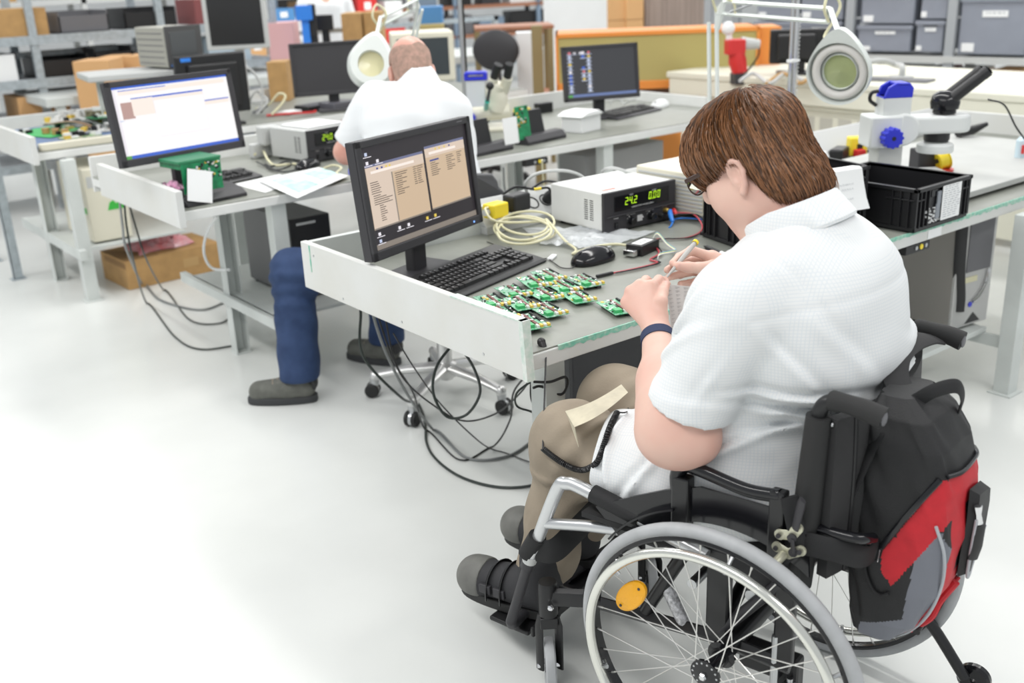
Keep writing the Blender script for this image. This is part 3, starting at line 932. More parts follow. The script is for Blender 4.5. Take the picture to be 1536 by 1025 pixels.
# ---------------- shoes
def shoe(sx, heel, toe, name='shoe'):
    heel, toe = np.array(heel), np.array(toe)
    u = toe - heel; Ln = np.linalg.norm(u); u /= Ln
    wv = np.cross(u, [0, 0, 1.0]); wv /= np.linalg.norm(wv); nv = np.cross(wv, u)
    def P(a, b, c): return heel + u * a * Ln + wv * b + nv * c
    lo = np.minimum(heel, toe) - 0.14; hi = np.maximum(heel, toe) + 0.16
    S = SDF(lo, hi, 0.004)
    S.cap(P(0.12, 0, 0.045), P(0.35, 0, 0.05), 0.044, 0.046, 0.02)
    S.cap(P(0.3, 0, 0.05), P(0.82, 0, 0.028), 0.050, 0.046, 0.02)
    S.cap(P(0.80, 0, 0.03), P(0.86, 0.0, 0.030), 0.050, 0.046, 0.02)
    S.cap(P(0.16, 0, 0.06), P(0.14, 0, 0.135), 0.05, 0.052, 0.02)
    S.cut(P(0, 0, 0.0), -nv, 0.006)
    up = S.surf(smooth=1)
    o = ob(name, up, SHOEM, p1)
    m = M()
    outl = []
    for i in range(36):
        a = 2 * math.pi * i / 36
        x = 0.5 - 0.51 * math.cos(a); wd = 0.047 * (abs(math.sin(a)) ** 0.7) * (0.82 + 0.3 * x)
        outl.append((x * Ln, wd * (1 if math.sin(a) < 0 else -1)))
    mx = Matrix.Identity(4)
    for i, vv in enumerate((u, wv, nv)): mx.col[i][:3] = Vector(vv)
    mx.col[3][:3] = Vector(P(0, 0, -0.018))
    m.prism(outl[::-1], 0.026, mx)
    ob('sole', m, RUBBER, o, 0.004)
    # toe cap and two buckled straps
    S = SDF(lo, hi, 0.004)
    S.cap(P(0.70, 0, 0.0345), P(0.82, 0, 0.0300), 0.0510, 0.0490, 0.02); S.cap(P(0.82, 0, 0.030), P(0.865, 0, 0.0305), 0.0515, 0.0500, 0.02)
    S.cut(P(0.72, 0, 0), -u); S.cut(P(0, 0, 0.0), -nv, 0.004)
    ob('toe_cap', S.surf(smooth=1), SOLEM, o)
    for a, hgt in ((0.62, 0.084), (0.47, 0.094)):
        pts = [P(a, 0.054 * math.cos(t), 0.012 + (hgt - 0.012) * max(0.0, math.sin(t)) ** 0.8) for t in np.linspace(0, math.pi, 17)]
        m = M(); m.tube(pts, 0.014, 8, flat=(0.18, 1.0)); st = ob('strap', m, BLACK, o)
        bq = P(a, -0.052 if sx < 0 else 0.052, 0.040)
        m = M(); mx2 = mx.copy(); mx2.col[3][:3] = Vector(bq)
        m.box((0, 0, 0), (0.034, 0.012, 0.024), mx2); ob('buckle', m, DARKG, st, 0.003)
shoe(-1, (-0.115, 0.505, 0.125), (-0.125, 0.790, 0.115))
shoe(1, (0.115, 0.55, 0.135), (0.13, 0.85, 0.12))
# ---------------- wristband on the left wrist
wb = LE + (LW - LE) * 0.90; wa = (LW - LE) / np.linalg.norm(LW - LE)
WBM = mat('navy_wrist_strap', (0.018, 0.030, 0.085), 0.7, bump=0.3, bscale=700)
m = M(); m.lathe([(0.0345, -0.011), (0.0368, -0.011), (0.0362, 0.011), (0.0340, 0.011)], 36, frame(wb, np.cross(wa, [0, 0, 1.0]), z=wa), closed=True)
wbo = ob('wrist_strap', m, WBM, p1)
sd = np.cross(wa, chl(CAM) - wb); sd /= np.linalg.norm(sd)
if sd[0] < 0: sd = -sd
m = M(); m.box((0, 0, 0), (0.010, 0.016, 0.024), frame(wb + sd * 0.040, sd, z=wa)); ob('buckle', m, mat('blue_strap_clip', (0.05, 0.14, 0.38), 0.4), wbo, 0.002)
m = M(); m.box((0, 0, 0), (0.016, 0.012, 0.022), frame(wb + sd * 0.050 - wa * 0.008, sd, z=wa)); ob('snap_stud', m, BLACK, wbo, 0.002)
WB_STUD = chw(wb + sd * 0.054 - wa * 0.010)
# ================================================================ wheelchair
wc = thing('wheelchair', CH_O, CH_RZ, 'black and silver manual wheelchair carrying the person in the checked shirt', 'wheelchair')
SILV = mat('silver_frame_tube', (0.62, 0.63, 0.64), 0.3, 0.8)
TYRE = mat('grey_tyre', (0.40, 0.41, 0.42), 0.55, vary=0.08, vscale=30)
RIMM = mat('push_rim_metal', (0.74, 0.74, 0.69), 0.16, 0.9)
BLKMET = mat('black_frame_paint', (0.012, 0.012, 0.013), 0.28)
UPH = mat('black_upholstery', (0.010, 0.010, 0.011), 0.8, bump=0.5, bscale=900, sheen=0.15)
WEB = mat('black_webbing', (0.012, 0.012, 0.013), 0.7, bump=0.4, bscale=600)
AMBER = mat('amber_reflector', (0.90, 0.42, 0.01), 0.22, bump=0.6, bscale=260)
FOAM = mat('black_foam_grip', (0.020, 0.020, 0.020), 0.75, bump=0.25, bscale=500)
BRASSY = mat('pale_zinc_plate', (0.60, 0.59, 0.46), 0.35, 0.6)

def W(name, m, mats, parent, bevel=0.0, label=None):
    o = ob(name, m, mats, parent, bevel)
    if label: o['label'] = label
    return o

CAMB = R(2.9)
SPK = mat('bright_spoke_steel', (0.80, 0.79, 0.76), 0.3, 0.6)
def wheel(side):
    """side -1: the near wheel. wheel axis: local z of mx points outwards"""
    out = Vector((side * math.cos(CAMB), 0, -math.sin(CAMB)))
    c = Vector((side * 0.29, 0, 0.305))
    mx = frame(c, (0, 1, 0), z=out)
    m = M(); m.lathe([(0.272, -0.011), (0.2755, -0.0125), (0.282, -0.0105), (0.282, 0.0105), (0.2755, 0.0125), (0.272, 0.011)], 90, mx, closed=True)
    root = W('rear_wheel', m, BLACKG, wc)
    m = M(); m.torus(0.2905, 0.0142, 100, 12, mx); W('tyre', m, TYRE, root, 0, 'grey tyre')
    m = M(); m.torus(0.263, 0.0098, 100, 12, mx @ Matrix.Translation((0, 0, 0.040))); W('push_rim', m, RIMM, root, 0, 'shiny push rim')
    for k in range(6):
        a = 2 * math.pi * (k + 0.35) / 6
        p = Vector((math.cos(a), math.sin(a), 0))
        m = M(); m.tube([mx @ (p * 0.270 + Vector((0, 0, 0.010))), mx @ (p * 0.258 + Vector((0, 0, 0.022))), mx @ (p * 0.258 + Vector((0, 0, 0.036)))], 0.004, 8)
        m.cyl(mx @ (p * 0.2575 + Vector((0, 0, 0.032))), mx @ (p * 0.246 + Vector((0, 0, 0.032))), 0.0045, 8)
        W('push_rim_tab', m, STEEL, root)
    m = M()
    m.lathe([(0.012, -0.036), (0.029, -0.036), (0.029, -0.030), (0.016, -0.026), (0.014, 0.018), (0.020, 0.026), (0.031, 0.031), (0.031, 0.037), (0.024, 0.038), (0.010, 0.042), (0.006, 0.042)], 32, mx)
    hub = W('hub', m, BLACKG, root)
    m = M(); m.lathe([(0.0, 0.040), (0.0085, 0.040), (0.0085, 0.047), (0.006, 0.050), (0.0, 0.050)], 6, mx); W('axle_bolt', m, CHROME, hub)
    m = M()
    for k in range(14):
        a = 2 * math.pi * k / 14
        m.lathe([(0.0, 0.037), (0.0022, 0.037), (0.0022, 0.0388), (0.0, 0.0388)], 8, mx @ Matrix.Translation((0.0255 * math.cos(a), 0.0255 * math.sin(a), 0)))
    o = W('flange_rivets', m, STEEL, hub)
    n = 32
    for k in range(n):
        a = 2 * math.pi * (k + 0.5) / n
        near = k % 2 == 0
        tw = (0.95 if (k // 2) % 2 == 0 else -0.95)
        b = a + tw
        p0 = Vector((0.026 * math.cos(b), 0.026 * math.sin(b), 0.034 if near else -0.033))
        p1_ = Vector((0.274 * math.cos(a), 0.274 * math.sin(a), 0.002 if near else -0.002))
        m = M(); m.cyl(mx @ p0, mx @ p1_, 0.00135, 5)
        m.cyl(mx @ (p0 * 0.055 + p1_ * 0.945), mx @ p1_, 0.0022, 6)
        W('spoke', m, SPK, root)
    return root, mx
wl, wmx = wheel(-1)
wr, _ = wheel(1)
# amber reflector between the spokes of the near wheel
m = M()
pr = (Vector((-0.30, 0.168, 0.405)) - Vector((-0.29, 0, 0.305)))
a = math.radians(38)
rx = Vector((0, -math.sin(a) * -0.85, 0)); u = Vector((0.0, -0.62, 0.78)).normalized()
nrm = Vector((-1, 0, 0))
mxr = frame((-0.316, 0.172, 0.409), u, z=nrm)
m.lathe([(0.0, -0.004), (1.0, -0.004), (1.0, 0.003), (0.9, 0.0055), (0.0, 0.0065)], 36, mxr @ Matrix.Diagonal((0.046, 0.025, 1, 1)))
rf = W('reflector', m, AMBER, wl, 0, 'amber oval spoke reflector')
m = M()
for sx in (-1, 1):
    m.lathe([(0.0, 0.0062), (0.003, 0.0062), (0.003, 0.0075), (0, 0.0075)], 8, mxr @ Matrix.Translation((0.034 * sx, 0, 0)))
W('rivets', m, DARKG, rf)

# silver front frames
for sx in (-1, 1):
    s = 0.235 * sx
    m = M(); m.tube(cr([(s, 0.05, 0.500), (s, 0.16, 0.525), (s, 0.335, 0.562), (s, 0.382, 0.563), (s, 0.408, 0.540), (s, 0.475, 0.375), (s, 0.492, 0.335)], 6), 0.0145, 14)
    fr = W('front_frame', m, SILV, wc, 0, 'silver front frame tube')
    m = M(); m.tube([(s, 0.448, 0.447), (s, 0.33, 0.478), (s, 0.15, 0.515)], 0.0125, 14); W('cross_tube', m, SILV, fr)
    m = M(); m.tube(cr([(s, 0.487, 0.347), (s, 0.545, 0.175), (s, 0.553, 0.150), (s - 0.02 * sx, 0.562, 0.128), (s - 0.07 * sx, 0.575, 0.118), (s - 0.2 * sx, 0.585, 0.112)], 6), 0.0125, 14)
    m.tube([(s, 0.488, 0.345), (s, 0.498, 0.318)], 0.0165, 14)
    fh = W('footrest_hanger', m, DARKG, wc)
    m = M(); m.tube([(s, 0.485, 0.353), (s, 0.491, 0.336)], 0.0168, 14); W('clamp_ring', m, LIGHTG, fh)
m = M(); m.bb((-0.19, 0.54, 0.086), (0.20, 0.66, 0.098)); m.bb((-0.2, 0.515, 0.098), (0.2, 0.525, 0.125)); W('footplate', m, BLACK, wc, 0.004)
# calf strap
m = M(); m.tube(cr([(-0.240, 0.470, 0.375), (-0.225, 0.43, 0.378), (-0.17, 0.415, 0.40), (-0.07, 0.425, 0.405), (0.07, 0.44, 0.405), (0.17, 0.425, 0.40), (0.225, 0.44, 0.378), (0.240, 0.47, 0.375)], 6), 0.030, 10, flat=(1.0, 0.12))
m.tube([(-0.235, 0.497, 0.352), (-0.235, 0.465, 0.408)], 0.021, 14)
W('calf_strap', m, WEB, wc)

# seat and side guards
S = SDF((-0.27, -0.2, 0.38), (0.27, 0.46, 0.60), 0.006)
S.cap((-0.17, -0.05, 0.485), (-0.17, 0.30, 0.492), 0.045, 0.045, 0.02); S.cap((0.17, -0.05, 0.485), (0.17, 0.30, 0.492), 0.045, 0.045, 0.02)
S.cap((-0.06, -0.05, 0.485), (-0.06, 0.30, 0.492), 0.045, 0.045, 0.05); S.cap((0.06, -0.05, 0.485), (0.06, 0.30, 0.492), 0.045, 0.045, 0.05)
W('seat_cushion', S.surf(), UPH, wc)
m = M(); m.sheet([[(x, y, 0.50 + 0.012 * (1 if abs(x) > 0.2 else 0)) for x in (-0.25, -0.22, -0.15, 0, 0.15, 0.22, 0.25)] for y in (0.20, 0.26, 0.31, 0.335)], 0.012)
m.tube([(-0.235, 0.20, 0.538), (-0.235, 0.315, 0.560)], 0.0195, 14); m.tube([(0.235, 0.20, 0.538), (0.235, 0.315, 0.560)], 0.0195, 14)
W('seat_sling', m, WEB, wc)
for sx in (-1, 1):
    s = 0.246 * sx
    poly = [(0.30, 0.540)]
    poly += [(0.304 * math.sin(t) * 0.92, 0.318 + 0.268 * math.cos(t)) for t in np.linspace(0.95, -0.62, 20)]
    poly += [(-0.155, 0.62), (-0.08, 0.655), (0.06, 0.655), (0.14, 0.625), (0.22, 0.585)]
    m = M(); m.prism(poly, 0.006, Matrix(((0, 0, 1, s - 0.003), (1, 0, 0, 0), (0, 1, 0, 0), (0, 0, 0, 1))))
    W('side_guard', m, BLACKG, wc)
    # fender lip over the tyre
    m = M(); m.sheet([[(s + sx * e, 0.316 * math.sin(t), 0.302 + 0.316 * math.cos(t)) for e in (0.0, 0.01, 0.022)] for t in np.linspace(0.95, 0.35, 14)], 0.004)
    W('fender', m, BLACKG, wc)
    # armrest
    ar = M(); ar.tube(cr([(s, 0.108, 0.628), (s, 0.110, 0.668), (s, 0.092, 0.690), (s, 0.055, 0.688), (s, -0.03, 0.676), (s, -0.085, 0.680), (s, -0.102, 0.684)], 6), 0.0125, 14, flat=(1, 1.25))
    a_o = W('armrest', ar, BLACKG, wc)
    m = M(); m.bb((s - 0.014, 0.080, 0.555), (s + 0.014, 0.118, 0.668)); W('armrest_post', m, BLKMET, a_o, 0.004)
    m = M(); m.bb((s - 0.013, -0.112, 0.53), (s + 0.013, -0.082, 0.694)); W('armrest_post', m, BLKMET, a_o, 0.004)
    m = M()
    for y, z in ((0.098, 0.566), (0.088, 0.560)):
        m.lathe([(0.0, 0.0), (0.006, 0.0), (0.006, 0.006), (0.003, 0.009), (0, 0.009)], 8, frame((s + 0.014 * sx, y, z), (0, 1, 0), z=(sx, 0, 0)))
    W('armrest_bolts', m, CHROME, a_o)
    # back cane with padded sleeve and push handle
    c = 0.222 * sx
    m = M(); m.tube([(c, -0.135, 0.50), (c, -0.142, 0.66), (c, -0.152, 0.845)], [0.022, 0.026, 0.023], 16); cane = W('back_post', m, FOAM, wc)
    m = M(); m.lathe([(0.0, 0), (0.005, 0), (0.004, 0.003), (0, 0.003)], 10, frame((c + 0.002 * sx, -0.1765, 0.835), (1, 0, 0), z=(0, -1, 0))); W('screw', m, STEEL, cane)
    m = M(); m.tube(cr([(c, -0.151, 0.835), (c, -0.153, 0.856), (c, -0.163, 0.872), (c, -0.178, 0.877)], 6), 0.0135, 12); W('handle_tube', m, BLACK, cane)
    m = M(); m.tube(cr([(c, -0.168, 0.8775), (c, -0.195, 0.878), (c, -0.235, 0.873), (c, -0.262, 0.866)], 6), [0.016, 0.0185, 0.0185, 0.018, 0.0175, 0.017, 0.0168, 0.0168, 0.017, 0.0175, 0.018, 0.0185, 0.0185, 0.0188, 0.0190, 0.0192, 0.0194, 0.0196, 0.0197][:19], 16)
    hg = W('push_handle', m, FOAM, cane)
    m = M(); m.ball((c, -0.263, 0.8658), (0.013, 0.004, 0.013), 14); W('grip_cap', m, MIDG, hg)
    m = M(); m.tube(cr([(c, -0.165, 0.625), (c, -0.215, 0.627), (c - 0.012 * sx, -0.240, 0.624), (c - 0.045 * sx, -0.248, 0.612)], 6), 0.010, 12); W('folding_bar', m, BLACKG, wc)
# backrest upholstery
g = []
for z in np.linspace(0.53, 0.845, 12):
    row = []
    for x in np.linspace(-0.222, 0.222, 21):
        t = 1 - (x / 0.222) ** 2
        top = 0.0 if z < 0.82 else -0.010 * t
        row.append((x, -0.165 - 0.050 * t * (0.6 + 0.4 * math.sin((z - 0.5) * 8)) - 0.01, z + top))
    g.append(row)
m = M(); m.sheet(g, 0.022); br = W('backrest', m, UPH, wc)
m = M(); m.tube([p for p in [Vector(r[2]) + Vector((0, -0.012, 0)) for r in g]], 0.0045, 8); W('piping', m, BLACK, br)
m = M(); m.tube(cr([(-0.245, -0.10, 0.56), (-0.25, -0.14, 0.60), (-0.235, -0.20, 0.60), (-0.18, -0.245, 0.575), (-0.10, -0.25, 0.60)], 6), 0.022, 10, flat=(1, 0.2))
m.tube(cr([(-0.25, -0.12, 0.69), (-0.252, -0.135, 0.64), (-0.25, -0.15, 0.59)], 6), 0.020, 10, flat=(0.3, 1.0))
W('back_strap', m, WEB, br)

# under frame
for sx in (-1, 1):
    s = 0.205 * sx
    m = M(); m.bb((s - 0.011, 0.010, 0.29), (s + 0.011, 0.060, 0.51)); W('axle_plate', m, BLKMET, wc, 0.005)
    m = M(); m.bb((s - 0.010, -0.125, 0.30), (s + 0.010, -0.085, 0.52)); W('rear_plate', m, BLKMET, wc, 0.005)
m = M(); m.cyl((-0.27, 0, 0.306), (0.27, 0, 0.306), 0.019, 20); W('camber_tube', m, BLKMET, wc)
for sx in (-1, 1):
    s = 0.205 * sx
    m = M(); m.tube([(s, -0.12, 0.295), (s, 0.05, 0.300), (s, 0.43, 0.262)], 0.019, 4, flat=(1.0, 0.8)); W('lower_beam', m, BLKMET, wc, 0.004)
    m = M(); m.tube([(s, 0.10, 0.50), (s, 0.205, 0.30)], 0.0145, 12); W('strut', m, BLKMET, wc)
    m = M(); m.tube([(s, -0.11, 0.50), (s, 0.03, 0.32)], 0.012, 12); W('strut', m, DARKG, wc)
    m = M(); m.tube([(s - 0.006 * sx, 0.165, 0.385), (s - 0.006 * sx, 0.115, 0.300)], 0.0148, 14); W('strut_label', m, mat('foil_label', (0.6, 0.6, 0.62), 0.4, 0.4, vary=0.5, vscale=120), wc)
for sx in (-1, 1):
    m = M(); m.tube([(-0.2 * sx, 0.03, 0.33), (0.2 * sx, 0.045, 0.49)], 0.015, 12); W('cross_brace', m, BLKMET, wc)
m = M(); m.tube([(-0.2, -0.03, 0.42), (0.2, -0.03, 0.42)], 0.013, 12); m.tube([(-0.2, 0.10, 0.40), (0.2, 0.10, 0.40)], 0.011, 12); W('cross_brace', m, STEEL, wc)
m = M(); m.box((-0.17, -0.05, 0.27), (0.05, 0.09, 0.05)); m.box((-0.16, -0.10, 0.25), (0.04, 0.05, 0.08)); W('bracket', m, BLACK, wc, 0.008)
m = M(); m.cyl((-0.19, -0.085, 0.44), (-0.19, -0.115, 0.375), 0.012, 12); W('release_knob', m, RED, wc)
m = M(); m.tube([(-0.21, -0.09, 0.36), (-0.21, -0.09, 0.20)], 0.008, 10); m.lathe([(0, 0), (0.012, 0), (0.012, 0.012), (0.006, 0.014), (0.006, 0.024), (0, 0.024)], 12, Matrix.Translation((-0.19, -0.115, 0.235))); W('adjuster', m, STEEL, wc)
# casters
for sx in (-1, 1):
    s = 0.225 * sx
    m = M(); m.lathe([(0.0, 0.0), (0.021, 0.0), (0.0225, 0.004), (0.0225, 0.080), (0.020, 0.087), (0.0, 0.089)], 24, Matrix.Translation((s, 0.45, 0.205)))
    m.tube([(s, 0.45, 0.25), (s - 0.005 * sx, 0.41, 0.262), (s - 0.02 * sx, 0.36, 0.27)], 0.021, 8, flat=(1.1, 0.7))
    hs_ = W('caster_housing', m, BLACK, wc, 0.0)
    m = M(); m.lathe([(0, 0), (0.007, 0), (0.007, 0.006), (0.004, 0.009), (0, 0.009)], 8, frame((s - 0.021, 0.425, 0.245), (0, 1, 0), z=(-1, 0, 0))); W('caster_bolt', m, CHROME, hs_)
    RC = Matrix.Translation((s, 0.45, 0)) @ rotz(R(-50))      # the casters stand turned
    fk = None
    m = M()
    for e in (-1, 1):
        m.tube([(0.016 * e, 0, 0.202), (0.0225 * e, 0, 0.175), (0.0225 * e, 0, 0.055)], 0.0085, 8, flat=(0.55, 1.5), mx=RC)
    m.box((0, 0, 0.190), (0.040, 0.036, 0.028), RC)
    fk = W('caster_fork', m, BLACK, wc, 0.002)
    m = M(); m.cyl(RC @ Vector((-0.030, 0, 0.066)), RC @ Vector((0.030, 0, 0.066)), 0.006, 10); W('caster_axle', m, CHROME, fk)
    mx = RC @ frame((0, 0, 0.066), (0, 1, 0), z=(1, 0, 0))
    m = M(); m.lathe([(0.045, -0.010), (0.058, -0.0125), (0.064, -0.009), (0.066, 0), (0.064, 0.009), (0.058, 0.0125), (0.045, 0.010)], 36, mx, closed=True); cw = W('caster_wheel', m, TYRE, wc)
    m = M(); m.lathe([(0.008, -0.012), (0.016, -0.012), (0.018, -0.006), (0.042, -0.006), (0.046, -0.010), (0.046, 0.010), (0.042, 0.006), (0.018, 0.006), (0.016, 0.012), (0.008, 0.012)], 36, mx, closed=True); W('caster_hub', m, BLACK, cw)
# brake
bs = -0.268
m = M(); m.tube([(bs, -0.150, 0.700), (bs, -0.1475, 0.690), (bs, -0.139, 0.640)], [0.010, 0.0125, 0.011], 12, flat=(1.0, 0.45)); bk = W('brake_lever', m, DARKG, wc)
def plate(pts, r, x, th, name, mm_=BRASSY):
    m = M()
    for i in range(len(pts) - 1):
        m.tube([(x, *pts[i]), (x, *pts[i + 1])], r, 12, flat=(1.0, th / r))
    for p in pts:
        m.lathe([(0, -th), (r, -th), (r, th), (0, th)], 16, frame((x, *p), (0, 1, 0), z=(1, 0, 0)))
    return W(name, m, mm_, bk)
plate([(-0.110, 0.617), (-0.132, 0.622), (-0.143, 0.640)], 0.010, bs + 0.003, 0.0022, 'brake_link')
plate([(-0.106, 0.590), (-0.128, 0.583), (-0.151, 0.597)], 0.010, bs + 0.003, 0.0022, 'brake_link')
plate([(-0.135, 0.620), (-0.139, 0.592)], 0.0085, bs - 0.002, 0.003, 'brake_link', DARKG)
m = M(); m.cyl((bs, -0.120, 0.580), (bs - 0.034, -0.116, 0.574), 0.0085, 16); W('brake_pin', m, BRASSY, bk)
for p in ((-0.110, 0.617), (-0.106, 0.590), (-0.151, 0.597), (-0.139, 0.592)):
    m = M(); m.lathe([(0, 0), (0.0045, 0), (0.0045, 0.004), (0, 0.004)], 8, frame((bs - 0.002, *p), (0, 1, 0), z=(-1, 0, 0))); W('brake_bolt', m, DARKG, bk)
# anti-tip bar
m = M(); m.tube(cr([(0.255, -0.02, 0.29), (0.255, -0.16, 0.235), (0.255, -0.225, 0.205), (0.255, -0.262, 0.175), (0.255, -0.338, 0.075)], 6), 0.0125, 12); at_ = W('anti_tip_bar', m, BLKMET, wc)
m = M(); m.lathe([(0.006, -0.011), (0.030, -0.011), (0.036, -0.006), (0.036, 0.006), (0.030, 0.011), (0.006, 0.011)], 28, frame((0.278, -0.352, 0.066), (0, 1, 0), z=(1, 0, 0)), closed=True); W('anti_tip_wheel', m, BLACKG, at_)

# ================================================================ backpack hanging behind the backrest
bp = thing('backpack', chw((0, -0.26, 0.36)), CH_RZ, 'black backpack with red band and grey side panel hanging behind the wheelchair', 'backpack')
BKF = mat('black_nylon', (0.013, 0.013, 0.014), 0.6, bump=0.5, bscale=420)
RDF = mat('red_nylon', (0.52, 0.012, 0.022), 0.6, bump=0.35, bscale=420, vary=0.1, vscale=30)
GYF = mat('grey_nylon', (0.175, 0.185, 0.215), 0.6, bump=0.35, bscale=420)
PIPE = mat('pale_grey_piping', (0.42, 0.44, 0.47), 0.5)
BO = np.array([0, -0.26, 0.36])
def inside(p, poly):
    x, y = p; c = False; n = len(poly)
    for i in range(n):
        x1, y1 = poly[i]; x2, y2 = poly[(i + 1) % n]
        if (y1 > y) != (y2 > y) and x < (x2 - x1) * (y - y1) / (y2 - y1) + x1: c = not c
    return c
Z_ = [0.358, 0.375, 0.42, 0.50, 0.60, 0.70, 0.78, 0.83, 0.862]
FB = [-0.265, -0.285, -0.325, -0.358, -0.372, -0.366, -0.345, -0.315, -0.275]
SC_ = -0.045
FF_ = [-0.215, -0.205, -0.195, -0.19, -0.19, -0.19, -0.195, -0.20, -0.215]
AA = [0.065, 0.085, 0.100, 0.108, 0.110, 0.108, 0.104, 0.095, 0.070]
def bag_(z, a, off=0.0):
    """point on the bag: height z, angle parameter a (superellipse)"""
    fb, ff, aa = np.interp(z, Z_, FB), np.interp(z, Z_, FF_), np.interp(z, Z_, AA)
    c, s_ = math.cos(a), math.sin(a); e = 0.42
    x = (aa + off) * math.copysign(abs(c) ** e, c)
    hf = (ff - fb) / 2 + off
    y = (ff + fb) / 2 + hf * math.copysign(abs(s_) ** e, s_)
    w_ = 0.0035 * math.sin(9 * a + 26 * z) * math.sin(33 * z + 2 * a)
    return np.array([SC_ + x * (1 + w_ / 0.14), y + w_, z - 0.16 * max(0.0, x) * max(0.0, (z - 0.5) / 0.36)])
# even spacing round the section
_t = np.linspace(0, 2 * math.pi, 2881)
_q = np.array([bag_(0.6, a)[:2] for a in _t])
_l = np.concatenate([[0], np.cumsum(np.linalg.norm(np.diff(_q, axis=0), axis=1))])
_even = np.interp(np.linspace(0, _l[-1], 2881), _l, _t)
def bag(z, a, off=0.0):
    return bag_(z, float(np.interp((a % (2 * math.pi)) / (2 * math.pi) * 2880, np.arange(2881), _even)), off)
# colour fields drawn on the near side (f, z) and on the back (s, z)
RED_S = [(-0.343, 0.738), (-0.380, 0.728), (-0.380, 0.690), (-0.281, 0.512), (-0.261, 0.535), (-0.258, 0.575)]
GRY_S = [(-0.346, 0.660), (-0.378, 0.577), (-0.362, 0.47), (-0.285, 0.352), (-0.215, 0.352), (-0.225, 0.405), (-0.303, 0.444), (-0.318, 0.589)]
nz, na = 170, 280
m = M()
for i in range(nz + 1):
    z = 0.358 + (0.862 - 0.358) * i / nz
    for j in range(na):
        m.v.append(tuple(bag(z, 2 * math.pi * j / na) - BO))
for i in range(nz):
    for j in range(na):
        a = 2 * math.pi * (j + 0.5) / na; z = 0.358 + (0.862 - 0.358) * (i + 0.5) / nz
        p = bag(z, a); k = 0
        fb = np.interp(z, Z_, FB)
        if p[0] < -0.12 and p[1] > fb + 0.004:
            if inside((p[1], p[2]), RED_S): k = 1
            elif inside((p[1], p[2]), GRY_S): k = 2
        elif p[1] < -0.25:
            zt = z + 0.16 * max(0.0, p[0] - SC_) * 0.6
            if 0.665 < zt < 0.735: k = 1
            elif p[0] < -0.060 - 0.10 * (0.66 - z) and 0.42 < z < 0.70: k = 1
            elif z < 0.53 and z > 0.40 and p[0] < -0.02 - 0.45 * (0.53 - z): k = 1
        m.f.append([i * na + j, i * na + (j + 1) % na, (i + 1) * na + (j + 1) % na, (i + 1) * na + j]); m.mi.append(k); m.sm.append(True)
m.f.append(list(range(na))[::-1]); m.mi.append(0); m.sm.append(False)
m.f.append(list(range(nz * na, (nz + 1) * na))); m.mi.append(0); m.sm.append(False)
bagb = W('bag', m, [BKF, RDF, GYF], bp)
def on_side(pts, off=0.004):
    """(f, z) drawn on the near side of the bag -> local points"""
    out = []
    for f, z in pts:
        best = min((bag(z, a, off) for a in np.linspace(math.pi * 0.5, math.pi * 1.5, 160)), key=lambda q: abs(q[1] - f) + (0 if q[0] < 0 else 9))
        out.append(best - BO)
    return out
def on_back(pts, off=0.004):
    out = []
    for s_, z in pts:
        best = min((bag(z, a, off) for a in np.linspace(math.pi, 2 * math.pi, 200)), key=lambda q: abs(q[0] - s_))
        out.append(best - BO)
    return out
m = M(); m.tube(cr(on_side([(-0.255, 0.582), (-0.285, 0.640), (-0.315, 0.695), (-0.343, 0.742)]), 6), 0.0042, 8, flat=(1.3, 0.7)); zz = W('zip', m, BLACKG, bp)
m = M(); m.tube(on_side([(-0.256, 0.585), (-0.254, 0.560)], 0.008), 0.0035, 8, flat=(1.5, 0.6)); W('zip_pull', m, CHROME, zz)
m = M(); m.tube(cr(on_back([(-0.135, 0.745), (-0.09, 0.738), (-0.04, 0.735), (0.02, 0.735), (0.055, 0.735)]), 6), 0.0042, 8); W('zip', m, BLACKG, bp)
m = M(); m.tube(cr(on_side([(-0.345, 0.655), (-0.362, 0.60), (-0.360, 0.53), (-0.343, 0.46), (-0.310, 0.40), (-0.272, 0.358)]), 6), 0.0030, 8); W('piping', m, PIPE, bp)
m = M(); pk = [(-0.232, 0.590), (-0.230, 0.535), (-0.245, 0.497), (-0.262, 0.486), (-0.278, 0.497)]
m.tube(cr(on_side(pk), 6), 0.0035, 8); W('side_pocket_edge', m, WEB, bp)
# small zipped pocket on the back
pkp = [(-0.060, 0.695), (-0.02, 0.690), (0.025, 0.680), (0.045, 0.640), (0.040, 0.575), (0.010, 0.520), (-0.025, 0.497), (-0.048, 0.505), (-0.066, 0.56), (-0.072, 0.64)]
g = on_back(pkp, 0.004); g2 = on_back([(x * 0.86 + 0.001, (z - 0.6) * 0.88 + 0.6) for x, z in pkp], 0.020)
n = len(pkp); m = M()
m.add(g + g2, [(i, (i + 1) % n, n + (i + 1) % n, n + i) for i in range(n)] + [list(range(n, 2 * n))])
po = W('back_pocket', m, BKF, bp)
m = M(); m.tube(cr(on_back([(-0.066, 0.64), (-0.060, 0.565), (-0.042, 0.512), (-0.022, 0.502), (0.010, 0.525), (0.036, 0.585)], 0.019), 6), 0.0032, 8); W('piping', m, PIPE, po)
m = M(); q = on_back([(-0.064, 0.668), (-0.062, 0.65), (-0.060, 0.632)], 0.022); m.tube(q, [0.0075, 0.005, 0.0065], 10, flat=(0.7, 1)); W('zip_pull', m, CHROME, po)
m = M(); m.tube(on_back([(-0.060, 0.63), (-0.058, 0.585), (-0.054, 0.555)], 0.024), 0.010, 10, flat=(0.35, 1.0)); W('pull_tab', m, BLACK, po)
